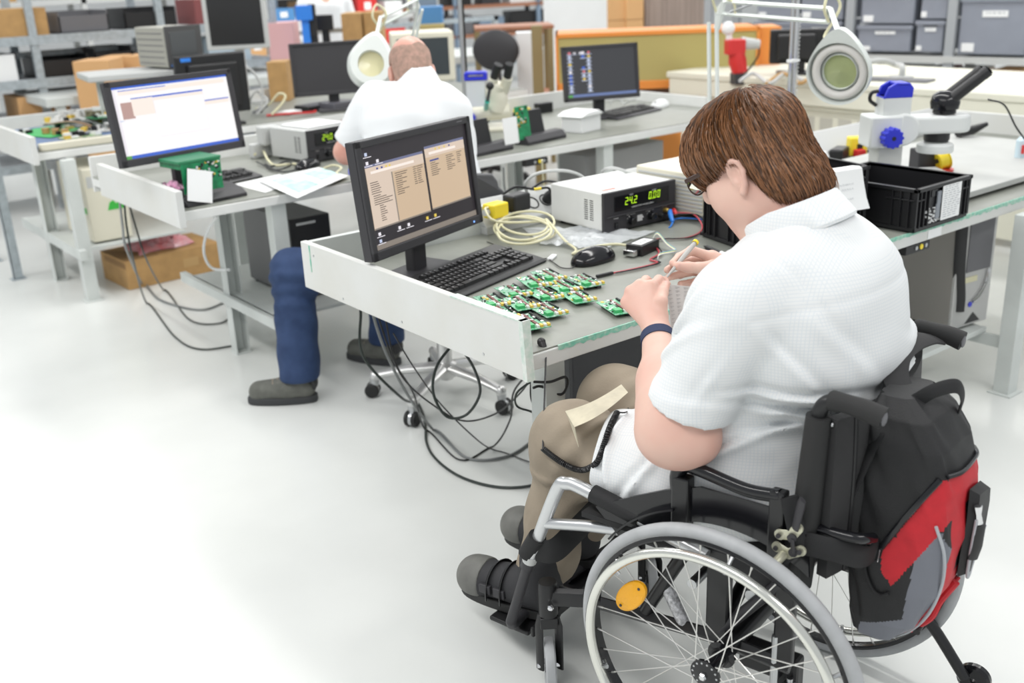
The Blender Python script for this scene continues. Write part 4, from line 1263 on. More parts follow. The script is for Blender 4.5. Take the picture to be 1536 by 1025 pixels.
# red gathers under the pocket, cord lock
m = M(); m.tube(cr(on_back([(-0.055, 0.50), (-0.065, 0.455), (-0.075, 0.42), (-0.08, 0.385)], 0.006), 6), [0.008] * 19, 10); m.tube(cr(on_back([(-0.02, 0.49), (-0.045, 0.455), (-0.066, 0.42)], 0.006), 6), 0.005, 8); W('drawcord', m, RDF, bp)
m = M(); q = on_back([(-0.078, 0.392)], 0.016)[0]; m.cyl(q + np.array([-0.016, 0, 0]), q + np.array([0.016, 0, 0.006]), 0.007, 12); W('cord_lock', m, BLACK, bp)
# grab loop and shoulder straps over the handles
m = M(); m.tube(cr([np.array(p) - BO for p in ((-0.09, -0.27, 0.850), (-0.08, -0.30, 0.875), (-0.04, -0.325, 0.875), (-0.01, -0.33, 0.845), (0.0, -0.325, 0.815))], 8), 0.013, 10, flat=(1.0, 0.22)); W('grab_loop', m, WEB, bp)
m = M(); m.tube(cr([np.array(p) - BO for p in ((-0.06, -0.240, 0.850), (-0.03, -0.215, 0.868), (0.02, -0.20, 0.885), (0.09, -0.195, 0.885), (0.16, -0.205, 0.880), (0.20, -0.215, 0.868))], 8), 0.026, 10, flat=(0.22, 1.0)); W('shoulder_strap', m, WEB, bp)
m = M(); m.tube(cr([np.array(p) - BO for p in ((-0.13, -0.225, 0.80), (-0.15, -0.21, 0.74), (-0.165, -0.19, 0.66), (-0.15, -0.185, 0.58))], 8), 0.022, 10, flat=(1.0, 0.25)); W('shoulder_strap', m, WEB, bp)
# ================================================================ things on the nearest bench
def emis(name, col, s=1.0):
    return mat('screen_' + name, (0.02, 0.02, 0.02), 0.3, emit=col, estr=s * 1.12)
SCR = {'dark': emis('dark', srgb(48, 42, 48), 0.7), 'bar': emis('bar', srgb(150, 140, 130), 0.8), 'win': emis('win', srgb(216, 190, 160), 0.9), 'win2': emis('win2', srgb(228, 208, 190), 0.9),
       'title': emis('title', srgb(120, 125, 160), 0.8), 'txt': emis('txt', srgb(120, 105, 95), 0.7), 'white': emis('white', srgb(252, 250, 250), 1.0), 'blue': emis('blue', srgb(60, 105, 215), 0.9),
       'cream': emis('cream', srgb(248, 236, 226), 1.0), 'brown': emis('brown', srgb(196, 160, 152), 0.9), 'ico': emis('ico', srgb(205, 215, 240), 0.9), 'icoY': emis('icoY', srgb(240, 210, 90), 0.9),
       'icoR': emis('icoR', srgb(225, 120, 130), 0.9), 'pale': emis('pale', srgb(238, 234, 240), 1.0), 'green': emis('green', srgb(90, 170, 80), 0.9), 'sel': emis('sel', srgb(60, 75, 150), 0.9),
       'led': emis('led', srgb(120, 170, 255), 2.0), 'darkn': emis('darkn', srgb(56, 57, 62), 0.8), 'digit': emis('digit', (0.55, 0.95, 0.02), 1.6), 'barb': emis('barb', srgb(110, 130, 180), 0.9)}
SKEYS = list(SCR)

def monitor(label, loc, rz, w, h, zc, tilt, ui, bezel=0.02, group=None, depth=0.035, base=(0.24, 0.18), name='monitor', frame_m=None, y0=0.0):
    """loc: foot on the table; zc: height of the screen centre above it"""
    frame_m = frame_m or DARKG
    t = thing(name, loc, rz, label, 'monitor', group)
    T = Matrix.Translation((0, y0, zc)) @ Matrix.Rotation(-tilt, 4, 'X')
    m = M()
    W2, H2 = w / 2, h / 2
    m.bb((-W2, 0.004, -H2), (W2, depth, H2), T)
    m.bb((-W2, -0.006, H2 - bezel), (W2, 0.004, H2), T); m.bb((-W2, -0.006, -H2), (W2, 0.004, -H2 + bezel * 1.35), T)
    m.bb((-W2, -0.006, -H2), (-W2 + bezel, 0.004, H2), T); m.bb((W2 - bezel, -0.006, -H2), (W2, 0.004, H2), T)
    m.bb((-W2 * 0.6, depth, -H2 * 0.6), (W2 * 0.6, depth + 0.025, H2 * 0.6), T)
    ob('housing', m, frame_m, t, 0.003)
    m = M(); x0, x1, z0, z1 = -W2 + bezel, W2 - bezel, -H2 + bezel * 1.35, H2 - bezel
    for k, (a, b, c, d, key) in enumerate(ui):
        y = 0.0035 - 0.00012 * (k + 1) if k < 20 else 0.0010 - 0.0000004 * k
        pts = [(x0 + (x1 - x0) * a, y, z1 - (z1 - z0) * b), (x0 + (x1 - x0) * a, y, z1 - (z1 - z0) * d), (x0 + (x1 - x0) * c, y, z1 - (z1 - z0) * d), (x0 + (x1 - x0) * c, y, z1 - (z1 - z0) * b)]
        m.add(pts, [(0, 1, 2, 3)], SKEYS.index(key), False, T)
    ob('screen', m, [SCR[k] for k in SKEYS], t)
    m = M()
    m.bb((-0.032, y0 + depth - 0.005, 0.0), (0.032, y0 + depth + 0.03, zc - H2 * 0.2)); ob('stand_neck', m, frame_m, t, 0.006)
    m = M(); m.bb((-base[0] / 2, y0 - base[1] * 0.55, 0), (base[0] / 2, y0 + base[1] * 0.6, 0.016)); ob('stand_foot', m, frame_m, t, 0.007, 3)
    return t, T
rgu = random.Random(5)
def lines(x, y, n, dy, w0, w1, key='txt', th=0.008):
    return [(x, y + i * dy, x + rgu.uniform(w0, w1), y + i * dy + th, key) for i in range(n)]
ui1 = [(0, 0, 1, 1, 'dark'), (0, 0.945, 1, 1, 'bar'),
       (0.02, 0.17, 0.545, 0.80, 'win'), (0.565, 0.135, 0.965, 0.79, 'win'), (0.02, 0.17, 0.545, 0.195, 'title'), (0.565, 0.135, 0.965, 0.16, 'title'),
       (0.02, 0.195, 0.545, 0.29, 'win2'), (0.565, 0.16, 0.965, 0.25, 'win2'), (0.02, 0.29, 0.235, 0.80, 'win2'), (0.235, 0.29, 0.245, 0.78, 'bar'), (0.02, 0.785, 0.545, 0.80, 'bar'), (0.565, 0.775, 0.965, 0.79, 'bar'),
       (0.60, 0.28, 0.69, 0.297, 'sel'), (0.06, 0.235, 0.45, 0.26, 'cream'), (0.60, 0.20, 0.87, 0.225, 'cream')]
ui1 += lines(0.04, 0.34, 6, 0.021, 0.03, 0.09) + lines(0.05, 0.47, 5, 0.021, 0.06, 0.17) + lines(0.09, 0.575, 8, 0.021, 0.03, 0.08)
ui1 += lines(0.262, 0.31, 11, 0.021, 0.05, 0.12) + lines(0.43, 0.30, 9, 0.021, 0.02, 0.03) + lines(0.465, 0.30, 9, 0.021, 0.03, 0.06)
ui1 += lines(0.60, 0.31, 7, 0.021, 0.05, 0.10) + lines(0.76, 0.275, 8, 0.021, 0.05, 0.09) + lines(0.87, 0.27, 6, 0.021, 0.03, 0.06)
for x, y, k in ((0.03, 0.05, 'ico'), (0.03, 0.135, 'pale'), (0.12, 0.135, 'pale'), (0.04, 0.83, 'pale'), (0.04, 0.90, 'ico'), (0.22, 0.835, 'pale'), (0.305, 0.835, 'pale'), (0.485, 0.835, 'icoY'), (0.565, 0.835, 'icoY')):
    ui1 += [(x, y, x + 0.022, y + 0.032, k), (x - 0.015, y + 0.041, x + 0.055, y + 0.048, 'pale')]
for x in (0.11, 0.15, 0.19, 0.22): ui1.append((x, 0.212, x + 0.016, 0.230, 'icoY' if x > 0.16 else 'sel'))
for x in (0.66, 0.70, 0.75, 0.80): ui1.append((x, 0.172, x + 0.014, 0.190, 'icoY' if x < 0.78 else 'sel'))
mon1, _ = monitor('black widescreen monitor with two file windows open, on the nearest bench', (1.647, 2.54, T1), R(18.7), 0.53, 0.331, 1.007 - T1, R(5.8), ui1)
m = M(); m.bb((0.212, -0.0072, -0.157), (0.217, -0.006, -0.152), _); ob('power_light', m, SCR['led'], mon1)
m = M(); m.bb((0.195, -0.0064, 0.1545), (0.222, -0.006, 0.1575), _); ob('badge', m, MIDG, mon1)

# ---- keyboards
def keyboard(label, corner, ang, w=0.46, d=0.17, keys=True, group='computer keyboards', col=None, tilt=R(5)):
    """corner: front right foot on the table"""
    col = col or BLACK
    loc = np.array(corner) - np.array([math.cos(ang), math.sin(ang), 0]) * w
    t = thing('keyboard', loc, ang, label, 'keyboard', group)
    T = Matrix.Rotation(tilt, 4, 'X')
    m = M(); m.prism([(0, 0), (d, 0), (d, 0.016), (d * 0.94, 0.017), (0.05, 0.013), (0.012, 0.010), (0, 0.006)], w, T @ Matrix(((0, 0, 1, 0), (1, 0, 0, 0), (0, 1, 0, 0.001), (0, 0, 0, 1))))
    ob('case', m, col, t, 0.003)
    m = M(); m.bb((0.02, d - 0.03, -0.0), (0.06, d - 0.02, 0.012)); m.bb((w - 0.06, d - 0.03, 0.0), (w - 0.02, d - 0.02, 0.012)); ob('foot', m, col, t)
    u = (w - 0.024) / 22.6
    rows = []
    def row(y, items):
        x = 0.012
        for it in items:
            if it < 0: x += -it * u
            else:
                rows.append((x, y, it * u)); x += it * u
    p = 0.0192 * d / 0.17
    y0 = 0.040
    row(y0 + 5.35 * p, [1, -1, 1, 1, 1, 1, -.5, 1, 1, 1, 1, -.5, 1, 1, 1, 1, -.3, 1, 1, 1])
    row(y0 + 4 * p, [1] * 13 + [2, -.3, 1, 1, 1, -.3, 1, 1, 1, 1])
    row(y0 + 3 * p, [1.5] + [1] * 12 + [1.5, -.3, 1, 1, 1, -.3, 1, 1, 1])
    row(y0 + 2 * p, [1.75] + [1] * 11 + [2.25, -3.6, 1, 1, 1])
    row(y0 + 1 * p, [1.25] + [1] * 11 + [2.75, -1.3, 1, -1.3, 1, 1, 1])
    row(y0, [1.25, 1.25, 1.25, 6.25, 1.25, 1.25, 1.25, 1.25, -.3, 1, 1, 1, -.3, 2, 1])
    KM = mat('black_key_cap', (0.016, 0.016, 0.017), 0.45)
    LEG = mat('key_legend', (0.35, 0.35, 0.36), 0.6)
    rest = M(); cache = {}
    for i, (x, y, kw) in enumerate(rows):
        if keys and i < 100:
            kk = round(kw, 5)
            if kk not in cache:
                m = M(); m.box((0, 0, 0.0055), (kw - 0.0022, p - 0.0022, 0.010), taper=(0.80 if kw < 0.03 else 0.95, 0.78))
                m.bb((-kw * 0.18, p * 0.02, 0.0106), (-kw * 0.02 if kw < 0.03 else -kw * 0.14, p * 0.20, 0.0108), mi=1)
                o = ob('key', m, [KM, LEG], t); cache[kk] = o
            else:
                o = cache[kk].copy(); COL.objects.link(o); o.parent = t
            o.matrix_local = T @ Matrix.Translation((x + kw / 2, y, 0.011 + y * 0.022))
        else:
            rest.box((x + kw / 2, y, 0.0165 + y * 0.022), (kw - 0.0022, p - 0.0022, 0.010), T, taper=(0.8, 0.78))
    if rest.v:
        o = ob('keys', rest, KM, t); o['kind'] = 'stuff'
    return t
keyboard('black keyboard lying in front of the monitor on the nearest bench', (1.985, 2.392, T1), R(16.3), w=0.46, d=0.205)

# ---- mouse
def mouse(label, P, ang, mt, group='computer mice', s=1.0):
    t = thing('mouse', P, ang, label, 'mouse', group)
    S = SDF((-0.08 * s, -0.05 * s, -0.01), (0.08 * s, 0.05 * s, 0.06 * s), 0.0024 * s)
    S.ell((0.006 * s, 0, 0.006 * s), (0.058 * s, 0.031 * s, 0.031 * s)); S.ell((-0.025 * s, 0, 0.004 * s), (0.034 * s, 0.028 * s, 0.022 * s), None, 0.02)
    S.cut((0, 0, 0.001), (0, 0, -1), 0.002)
    ob('shell', S.surf(smooth=2), mt, t)
    m = M(); m.torus(0.008 * s, 0.003 * s, 20, 8, frame((-0.038 * s, 0, 0.0225 * s), (1, 0, 0), z=(0, 1, 0))); ob('scroll_wheel', m, DARKG, t)
    return t
mouse('glossy black mouse beside the small circuit boards', (2.082, 2.288, T1), R(-2), BLACKG, s=1.32)
def cable(name, pts, r, mt, label, n=7, cat='cable', group=None, k=8):
    P = [np.array([q[0], q[1], max(q[2], r + 0.001)]) for q in cr(pts, k)]; base = P[0]
    m = M(); m.tube(P, r, n)
    return single(name, m, mt, label, cat, group, loc=base, world=True)
cable('mouse_cable', [(2.018, 2.29, T1 + 0.008), (1.985, 2.275, T1 + 0.004), (1.965, 2.30, T1 + 0.004), (1.985, 2.36, T1 + 0.004), (2.00, 2.41, T1 + 0.004), (1.97, 2.45, T1 + 0.004), (1.985, 2.60, T1 + 0.004), (2.0, 2.72, T1 + 0.004)], 0.0018, BLACK, 'thin black cable of the black mouse on the nearest bench')

# ---- small circuit boards in the foreground
COMPM = [mat('chip_black', (0.015, 0.015, 0.016), 0.35), mat('white_component', (0.75, 0.75, 0.73), 0.5), mat('yellow_component', (0.75, 0.52, 0.08), 0.4), mat('maroon_strip', (0.16, 0.035, 0.03), 0.45), CHROME, mat('green_terminal', (0.05, 0.42, 0.14), 0.4)]
WHITEPCB = mat('white_printed_board', (0.42, 0.62, 0.50), 0.45, vary=0.9, vscale=130, vcol=(0.015, 0.25, 0.11))
PCBT = mat('green_tracked_board', (0.03, 0.36, 0.16), 0.4, vary=0.9, vscale=150, vcol=(0.36, 0.60, 0.44))
def small_board(P, ang, label, white, seed, grp):
    t = thing('circuit_board', P, ang, label, 'circuit board', grp)
    L_, W_ = 0.122, 0.066
    m = M(); m.bb((-L_ / 2, -W_ / 2, 0.010), (L_ / 2, W_ / 2, 0.0118)); ob('board', m, WHITEPCB if white else PCBT, t)
    r = random.Random(seed)
    m = M()
    m.bb((-L_ * 0.42, 0.003, 0.0118), (L_ * 0.30, 0.010, 0.0155), mi=3)
    m.bb((L_ * 0.24, -W_ * 0.42, 0.0118), (L_ * 0.42, -W_ * 0.12, 0.0200), mi=5)
    for k in range(4): m.bb((L_ * 0.36, -W_ * 0.05 + k * 0.010, 0.0118), (L_ * 0.47, -W_ * 0.05 + k * 0.010 + 0.006, 0.0185), mi=2 if k % 2 else 1)
    for k in range(34):
        x, y = r.uniform(-0.46, 0.34) * L_, r.uniform(-0.46, 0.46) * W_
        a, b, c = r.uniform(0.0015, 0.006), r.uniform(0.0012, 0.0045), r.uniform(0.001, 0.0045)
        m.bb((x - a, y - b, 0.0118), (x + a, y + b, 0.0118 + c), mi=r.choice([0, 0, 1, 1, 1, 2, 4, 4, 5]))
    for k in range(9):
        x = -L_ * 0.46 + k * 0.008
        m.bb((x, W_ * 0.36, 0.0118), (x + 0.003, W_ * 0.44, 0.0168), mi=0)
    o = ob('components', m, COMPM, t); o['kind'] = 'stuff'
    m = M()
    for k in range(5):
        x, y = r.uniform(-0.4, 0.4) * L_, r.uniform(-0.4, 0.4) * W_
        m.bb((x - 0.010, y - 0.006, 0.0), (x + 0.010, y + 0.006, 0.010))
    o = ob('underside_connectors', m, [DARKG], t); o['kind'] = 'stuff'
    return t
spots = [((823, 413), 'topmost small board with a white printed face, beside the keyboard corner', 1), ((877, 421), 'small board with a white printed face, lying apart below the mouse', 1), ((801, 424), 'green small board just below the topmost white one', 0),
         ((770, 437), 'pale green board halfway up the row next to the keyboard', 1), ((845, 430), 'green board lying between the topmost and the rightmost board', 0), ((866, 444), 'green board nearest the hands, last of the right hand row', 0),
         ((816, 441), 'green board in the middle of the group of small boards', 0), ((781, 455), 'plain green board in the middle of the left hand row', 0), ((738, 453), 'white printed board at the lower end of the keyboard', 1), ((821, 464), 'white printed board at the front of the group of small boards', 1), ((752, 470), 'green board half hidden behind the side board edge', 0),
         ((794, 484), 'green board at the front corner beside the side board', 0)]
ba = R(-77)
for k, ((x, y), lab, wh) in enumerate(spots):
    p = atz(x, y, T1 + 0.012); p[2] = T1 + (0.0015 * (k % 3) if k not in (0, 1, 5, 9) else 0.0)
    small_board(p, R(-105) + R(3) * math.sin(k * 2.3), lab, wh, k, 'small circuit boards on the nearest bench')
p = atz(925, 461, T1 + 0.01); p[2] = T1
small_board(p, R(-108), 'single green board lying under the left hand near the bench edge', 0, 40, 'small circuit boards on the nearest bench')

# ---- usb stick
p = atz(828, 386, T1 + 0.005); m = M(); m.bb((-0.026, -0.009, 0), (0.026, 0.009, 0.009)); single('usb_stick', m, PAPER, 'small white stick lying between keyboard and black mouse', 'usb stick', loc=(p[0], p[1], T1), rz=R(32), bevel=0.003)

# ---- crumpled clear bag
BAGM = mat('clear_plastic_film', (0.80, 0.83, 0.85), 0.22, alpha=0.42, vary=0.1, vscale=30)
rgb_ = np.random.default_rng(4)
nu, nv = 26, 18
A_, B_, C_, D_ = np.array((2.10, 2.56)), np.array((2.20, 2.78)), np.array((2.47, 2.40)), np.array((2.18, 2.36))
hz = rgb_.normal(size=(nu, nv)); 
for _ in range(2): hz = (hz + np.roll(hz, 1, 0) + np.roll(hz, 1, 1) + np.roll(hz, -1, 0)) / 2.6
g = []
for i in range(nu):
    row = []
    for j in range(nv):
        u, v = i / (nu - 1), j / (nv - 1)
        q = (A_ * (1 - u) + D_ * u) * (1 - v) + (B_ * (1 - u) + C_ * u) * v
        row.append((q[0], q[1], T1 + 0.004 + 0.010 * min(1.6, abs(hz[i, j])) * (0.4 + 0.6 * math.sin(math.pi * u))))
    g.append(row)
m = M(); m.sheet(g, 0.0005)
single('plastic_bag', m, BAGM, 'crumpled clear plastic bag lying before the white power supply', 'plastic bag', loc=(2.25, 2.52, T1), world=True)

# ---- bench power supply
SEG = {'0': 'abcdef', '2': 'abged', '4': 'fgbc', '.': ''}
def seven(m, s, x, z, h, mx, mi):
    w_ = h * 0.5; t_ = h * 0.12; sl = 0.12
    for ch in s:
        if ch == '.':
            m.add([(x - t_, 0, z), (x, 0, z), (x, 0, z + t_), (x - t_, 0, z + t_)], [(0, 1, 2, 3)], mi, False, mx); x += t_ * 0.7; continue
        P = {'a': (0, h - t_, w_, h), 'd': (0, 0, w_, t_), 'g': (0, h / 2 - t_ / 2, w_, h / 2 + t_ / 2), 'f': (0, h / 2, t_, h), 'b': (w_ - t_, h / 2, w_, h), 'e': (0, 0, t_, h / 2), 'c': (w_ - t_, 0, w_, h / 2)}
        for k in SEG[ch]:
            a, b, c, d = P[k]; e = 0.06 * h
            q = [(a + e * .4, b + e * .4), (c - e * .4, b + e * .4), (c - e * .4, d - e * .4), (a + e * .4, d - e * .4)]
            m.add([(x + u + sl * v, 0, z + v) for u, v in q], [(0, 1, 2, 3)], mi, False, mx)
        x += w_ + h * 0.24
def text(body, size, mt, parent, loc, rot, ext=0.0002, name='lettering'):
    cu = bpy.data.curves.new(name, 'FONT'); cu.body = body; cu.size = size; cu.extrude = ext; cu.align_x = 'CENTER'; cu.align_y = 'CENTER'
    o = bpy.data.objects.new(name, cu); COL.objects.link(o); cu.materials.append(mt)
    me = bpy.data.meshes.new_from_object(o.evaluated_get(bpy.context.evaluated_depsgraph_get()))
    bpy.data.objects.remove(o)
    o2 = bpy.data.objects.new(name, me); COL.objects.link(o2)
    if parent is not None: o2.parent = parent
    o2.location = loc; o2.rotation_euler = rot
    return o2
LETW = mat('printed_white_lettering', (0.6, 0.6, 0.6), 0.6)
def power_supply(label, loc, rz, w, d, h, digits, group='bench power supplies', body_m=None):
    t = thing('power_supply', loc, rz, label, 'power supply', group)
    m = M(); m.bb((0, 0.012, 0.012), (w, d, h)); ob('case', m, body_m or WHITE, t, 0.004)
    m = M(); m.bb((-0.002, 0, 0.006), (w + 0.002, 0.014, h + 0.002)); m.bb((0.006, -0.005, h * 0.40), (w - 0.006, 0.0, h * 0.44)); fp = ob('front_panel', m, DARKG, t, 0.003)
    m = M()
    for x in (0.03, w - 0.03):
        for y in (0.03, d - 0.03): m.cyl((x, y, 0), (x, y, 0.013), 0.010, 12)
    ob('feet', m, RUBBER, t)
    m = M(); m.bb((w * 0.13, -0.0028, h * 0.52), (w * 0.90, 0.0, h * 0.90)); ob('display_window', m, BLACKG, fp, 0.002)
    m = M(); mx = Matrix.Translation((0, -0.0033, 0))
    seven(m, digits[0], w * 0.27, h * 0.645, h * 0.185, mx, 0); seven(m, digits[1], w * 0.60, h * 0.665, h * 0.185, mx, 0)
    ob('digits', m, SCR['digit'], fp)
    m = M()
    for x, z in ((0.35, 0.24), (0.63, 0.26)):
        m.lathe([(0.0, 0.024), (0.010, 0.024), (0.0125, 0.022), (0.0135, 0.004), (0.017, 0.0), (0, 0)], 24, frame((w * x, 0, h * z), (1, 0, 0), z=(0, -1, 0)))
        ob('knob', m, BLACKG, fp); m = M()
    m = M(); m.bb((w * 0.135, -0.006, h * 0.12), (w * 0.175, 0, h * 0.26)); ob('power_switch', m, BLACKG, fp, 0.001)
    for x, z, mt in ((0.775, 0.20, BLACK), (0.85, 0.30, GOLD), (0.925, 0.22, RED)):
        m = M(); m.lathe([(0, 0.018), (0.006, 0.018), (0.008, 0.014), (0.008, 0.004), (0.0095, 0), (0, 0)], 16, frame((w * x, 0, h * z), (1, 0, 0), z=(0, -1, 0))); ob('terminal', m, mt, fp)
    text('LABORATORY POWER SUPPLY', 0.0075, LETW, fp, (w * 0.52, -0.0034, h * 0.565), (R(90), 0, 0)); text('VOLTS', 0.006, LETW, fp, (w * 0.36, -0.0034, h * 0.875), (R(90), 0, 0)); text('AMPERE', 0.006, LETW, fp, (w * 0.68, -0.0034, h * 0.875), (R(90), 0, 0))
    text('VOLTAGE SET', 0.0065, LETW, fp, (w * 0.36, -0.0008, h * 0.385), (R(90), 0, 0)); text('CURRENT SET', 0.0065, LETW, fp, (w * 0.63, -0.0008, h * 0.385), (R(90), 0, 0)); text('POWER', 0.006, LETW, fp, (w * 0.155, -0.0008, h * 0.36), (R(90), 0, 0)); text('OUTPUT', 0.006, LETW, fp, (w * 0.85, -0.0008, h * 0.40), (R(90), 0, 0))
    m = M()
    for c in (0, 1):
        for k in range(10):
            y = d * 0.20 + c * 0.028; z = h * 0.30 + k * h * 0.052
            m.bb((-0.0006, y, z), (0.001, y + 0.018, z + h * 0.022))
    ob('vents', m, mat('vent_shadow', (0.03, 0.03, 0.03), 0.8), t)
    return t, fp
psu, psf = power_supply('white topped power supply reading 24.2 and 0.00 on the nearest bench', (2.330, 2.500, T1), R(-1.5), 0.330, 0.285, 0.140, ('24.2', '0.00'))
m = M(); m.bb((0.035, 0.045, 0.1402), (0.095, 0.058, 0.1406)); ob('red_sticker', m, mat('red_sticker', (0.65, 0.12, 0.08), 0.5), psu)
m = M(); m.bb((0.45 * 0.33, -0.0010, 0.024), (0.52 * 0.33, -0.0002, 0.045)); m.add([(0.165, -0.0012, 0.047), (0.150, -0.0012, 0.030), (0.180, -0.0012, 0.034)], [(0, 1, 2)], 0, False); ob('emblem', m, LETW, psf)
# ---- second instrument behind it
t = thing('instrument', (2.68, 2.37, T1), 0, 'cream ribbed instrument case behind the power supply reading 24.2', 'instrument')
m = M(); m.bb((0, 0, 0.022), (0.30, 0.335, 0.165)); ob('case', m, CREAM, t, 0.005)
for k in range(9):
    m = M(); m.bb((-0.003, 0.012, 0.034 + k * 0.0135), (0.001, 0.322, 0.042 + k * 0.0135)); ob('rib', m, LIGHTG, t, 0.001)
m = M()
for x in (0.03, 0.27):
    for y in (0.03, 0.30): m.bb((x - 0.015, y - 0.015, 0), (x + 0.015, y + 0.015, 0.024))
ob('feet', m, LIGHTG, t, 0.002)
def wcable(name, px, r, mt, label, z=None, **k):
    """path through picture points lying at the given heights"""
    return cable(name, [atz(x, y, zz) for x, y, zz in px], r, mt, label, **k)
cable('cable', [(2.30, 2.87, 0.83), (2.27, 2.84, 0.88), (2.30, 2.80, 0.915), (2.42, 2.80, 0.905), (2.50, 2.795, 0.87), (2.52, 2.78, 0.82)], 0.006, LIGHTG, 'white cable arching behind the power supply reading 24.2')
cable('cable', [(2.66, 2.70, 0.87), (2.60, 2.74, 0.895), (2.62, 2.82, 0.87), (2.70, 2.86, 0.82)], 0.006, LIGHTG, 'white cable behind the cream ribbed instrument')

# ---- plugs on the socket rail
p = atz(746, 322, T1 + 0.085)
m = M(); m.box((0, 0, 0), (0.075, 0.055, 0.05)); t = thing('plug_adapter', (2.095, 2.79, T1 + 0.085), R(8), 'yellow plug adapter on the socket rail', 'plug adapter'); ob('body', m, YELLOW, t, 0.006)
m = M(); m.cyl((-0.037, 0, 0.0), (-0.055, 0, 0.0), 0.012, 12); ob('cable_gland', m, LIGHTG, t)
m = M(); m.box((0, 0, 0), (0.085, 0.06, 0.06)); t = thing('plug_adapter', (2.195, 2.80, T1 + 0.095), R(8), 'black plug adapter beside the yellow one on the socket rail', 'plug adapter'); ob('body', m, BLACK, t, 0.008)
def plug(x, label, band):
    t = thing('plug', (x, 2.835, T1 + 0.075), 0, label, 'plug')
    n = Vector((0, -0.66, 0.75))
    m = M(); m.lathe([(0, -0.012), (0.018, -0.012), (0.019, 0.014), (0.014, 0.030), (0.008, 0.036), (0, 0.036)], 18, frame((0, 0, 0), (1, 0, 0), z=n)); ob('body', m, BLACK, t)
    m = M(); P = cr([n * 0.034, n * 0.05 + Vector((-0.03, 0, 0.01)), Vector((-0.07, -0.01, 0.045)), Vector((-0.12, 0.03, 0.055)), Vector((-0.16, 0.06, 0.03))], 8); m.tube(P, 0.0045, 8); c = ob('cable', m, BLACK, t)
    if band:
        m = M(); m.tube(P[12:17], 0.0055, 8); ob('yellow_band', m, YELLOW, c)
    return t
plug(2.365, 'black plug with yellow banded cable in the socket rail', True)
plug(2.50, 'black plug close to the white power supply in the socket rail', False)

# ---- coil of cream cable
coil = []
for i in range(64):
    a = 2 * math.pi * i / 16; k = i / 64
    coil.append((2.115 + 0.09 * math.cos(a) * (1 + 0.25 * math.sin(3.1 * k * 6)) + 0.03 * math.sin(9 * k), 2.665 + 0.105 * math.sin(a) * (1 - 0.2 * k) + 0.02 * math.cos(7 * k), T1 + 0.030 + 0.022 * math.sin(a + 0.6) + 0.020 * k))
P = [(2.06, 2.785, T1 + 0.10), (2.03, 2.76, T1 + 0.10), (2.03, 2.70, T1 + 0.07)] + coil + [(2.15, 2.50, T1 + 0.02), (2.13, 2.42, T1 + 0.006), (2.09, 2.39, T1 + 0.006), (2.14, 2.365, T1 + 0.02), (2.20, 2.33, T1 + 0.026), (2.232, 2.305, T1 + 0.022), (2.246, 2.283, T1 + 0.018)]
m = M(); m.tube(cr(P, 4), 0.0042, 8); single('cable_coil', m, BEIGEC, 'loosely coiled cream cable behind the keyboard running to the black converter', 'cable', loc=(2.115, 2.665, T1), world=True)
# ---- black converter box with white label, ribbon and leads
ca = math.atan2(convy := (2.238 - 2.218), 0.09)
t = thing('converter_box', (2.270, 2.262, T1), R(14), 'small black converter box with white label between mouse and tweezers', 'converter')
m = M(); m.bb((-0.052, -0.030, 0.0), (0.052, 0.030, 0.034)); ob('body', m, BLACK, t, 0.002)
m = M(); m.bb((-0.040, -0.018, 0.0342), (0.035, 0.018, 0.0345)); lb = ob('label', m, PAPER, t)
text('RS 232', 0.015, BLACK, t, (-0.003, 0, 0.0346), (0, 0, R(180)))
m = M(); m.bb((-0.085, -0.020, 0.006), (-0.055, 0.020, 0.024)); m.cyl((-0.07, 0.016, 0.015), (-0.06, 0.016, 0.015), 0.004, 8); ob('connector', m, CHROME, t, 0.002)
RIB = [mat('ribbon_%s' % n, c, 0.5) for n, c in (('grey', (0.5, 0.5, 0.5)), ('white', (0.75, 0.75, 0.72)), ('yellow', (0.8, 0.62, 0.08)), ('green', (0.15, 0.45, 0.2)), ('blue', (0.12, 0.3, 0.65)))]
m = M(); base = [(2.318, 2.268, T1 + 0.028), (2.335, 2.262, T1 + 0.045), (2.33, 2.215, T1 + 0.02), (2.315, 2.165, T1 + 0.012), (2.27, 2.14, T1 + 0.02), (2.20, 2.12, T1 + 0.03), (2.17, 2.10, T1 + 0.028)]
for k in range(5):
    m.tube(cr([(x + 0.004 * k, y + 0.0035 * k, z) for x, y, z in base], 6), 0.0017, 6, mi=k)
single('ribbon_cable', m, RIB, 'flat multicoloured ribbon cable from the black converter box', 'cable', loc=base[0], world=True)
red = [(2.63, 2.455, T1 + 0.035), (2.66, 2.40, T1 + 0.03), (2.60, 2.31, T1 + 0.006), (2.48, 2.27, T1 + 0.005), (2.38, 2.32, T1 + 0.008), (2.28, 2.20, T1 + 0.006), (2.21, 2.17, T1 + 0.005), (2.20, 2.13, T1 + 0.005), (2.12, 2.13, T1 + 0.005), (2.03, 2.145, T1 + 0.005)]
cable('test_lead', red, 0.0026, mat('red_lead', (0.55, 0.06, 0.08), 0.4), 'red test lead running from the white power supply across the bench')
cable('test_lead', [(x + 0.004, y - 0.008, z + 0.001) for x, y, z in [(2.585, 2.47, T1 + 0.03)] + red[1:]], 0.0022, BLACK, 'black test lead twisted along the red one across the bench')
m = M(); m.box((0, 0, 0.006), (0.06, 0.010, 0.009)); single('lead_connector', m, BLACK, 'small black connector at the end of the red and black leads', 'connector', loc=(2.00, 2.148, T1), rz=R(-6), bevel=0.002)
t = thing('banana_plug', (2.60, 2.455, T1 + 0.02), R(-40), 'light blue plug with blue lead at the power supply terminals', 'plug')
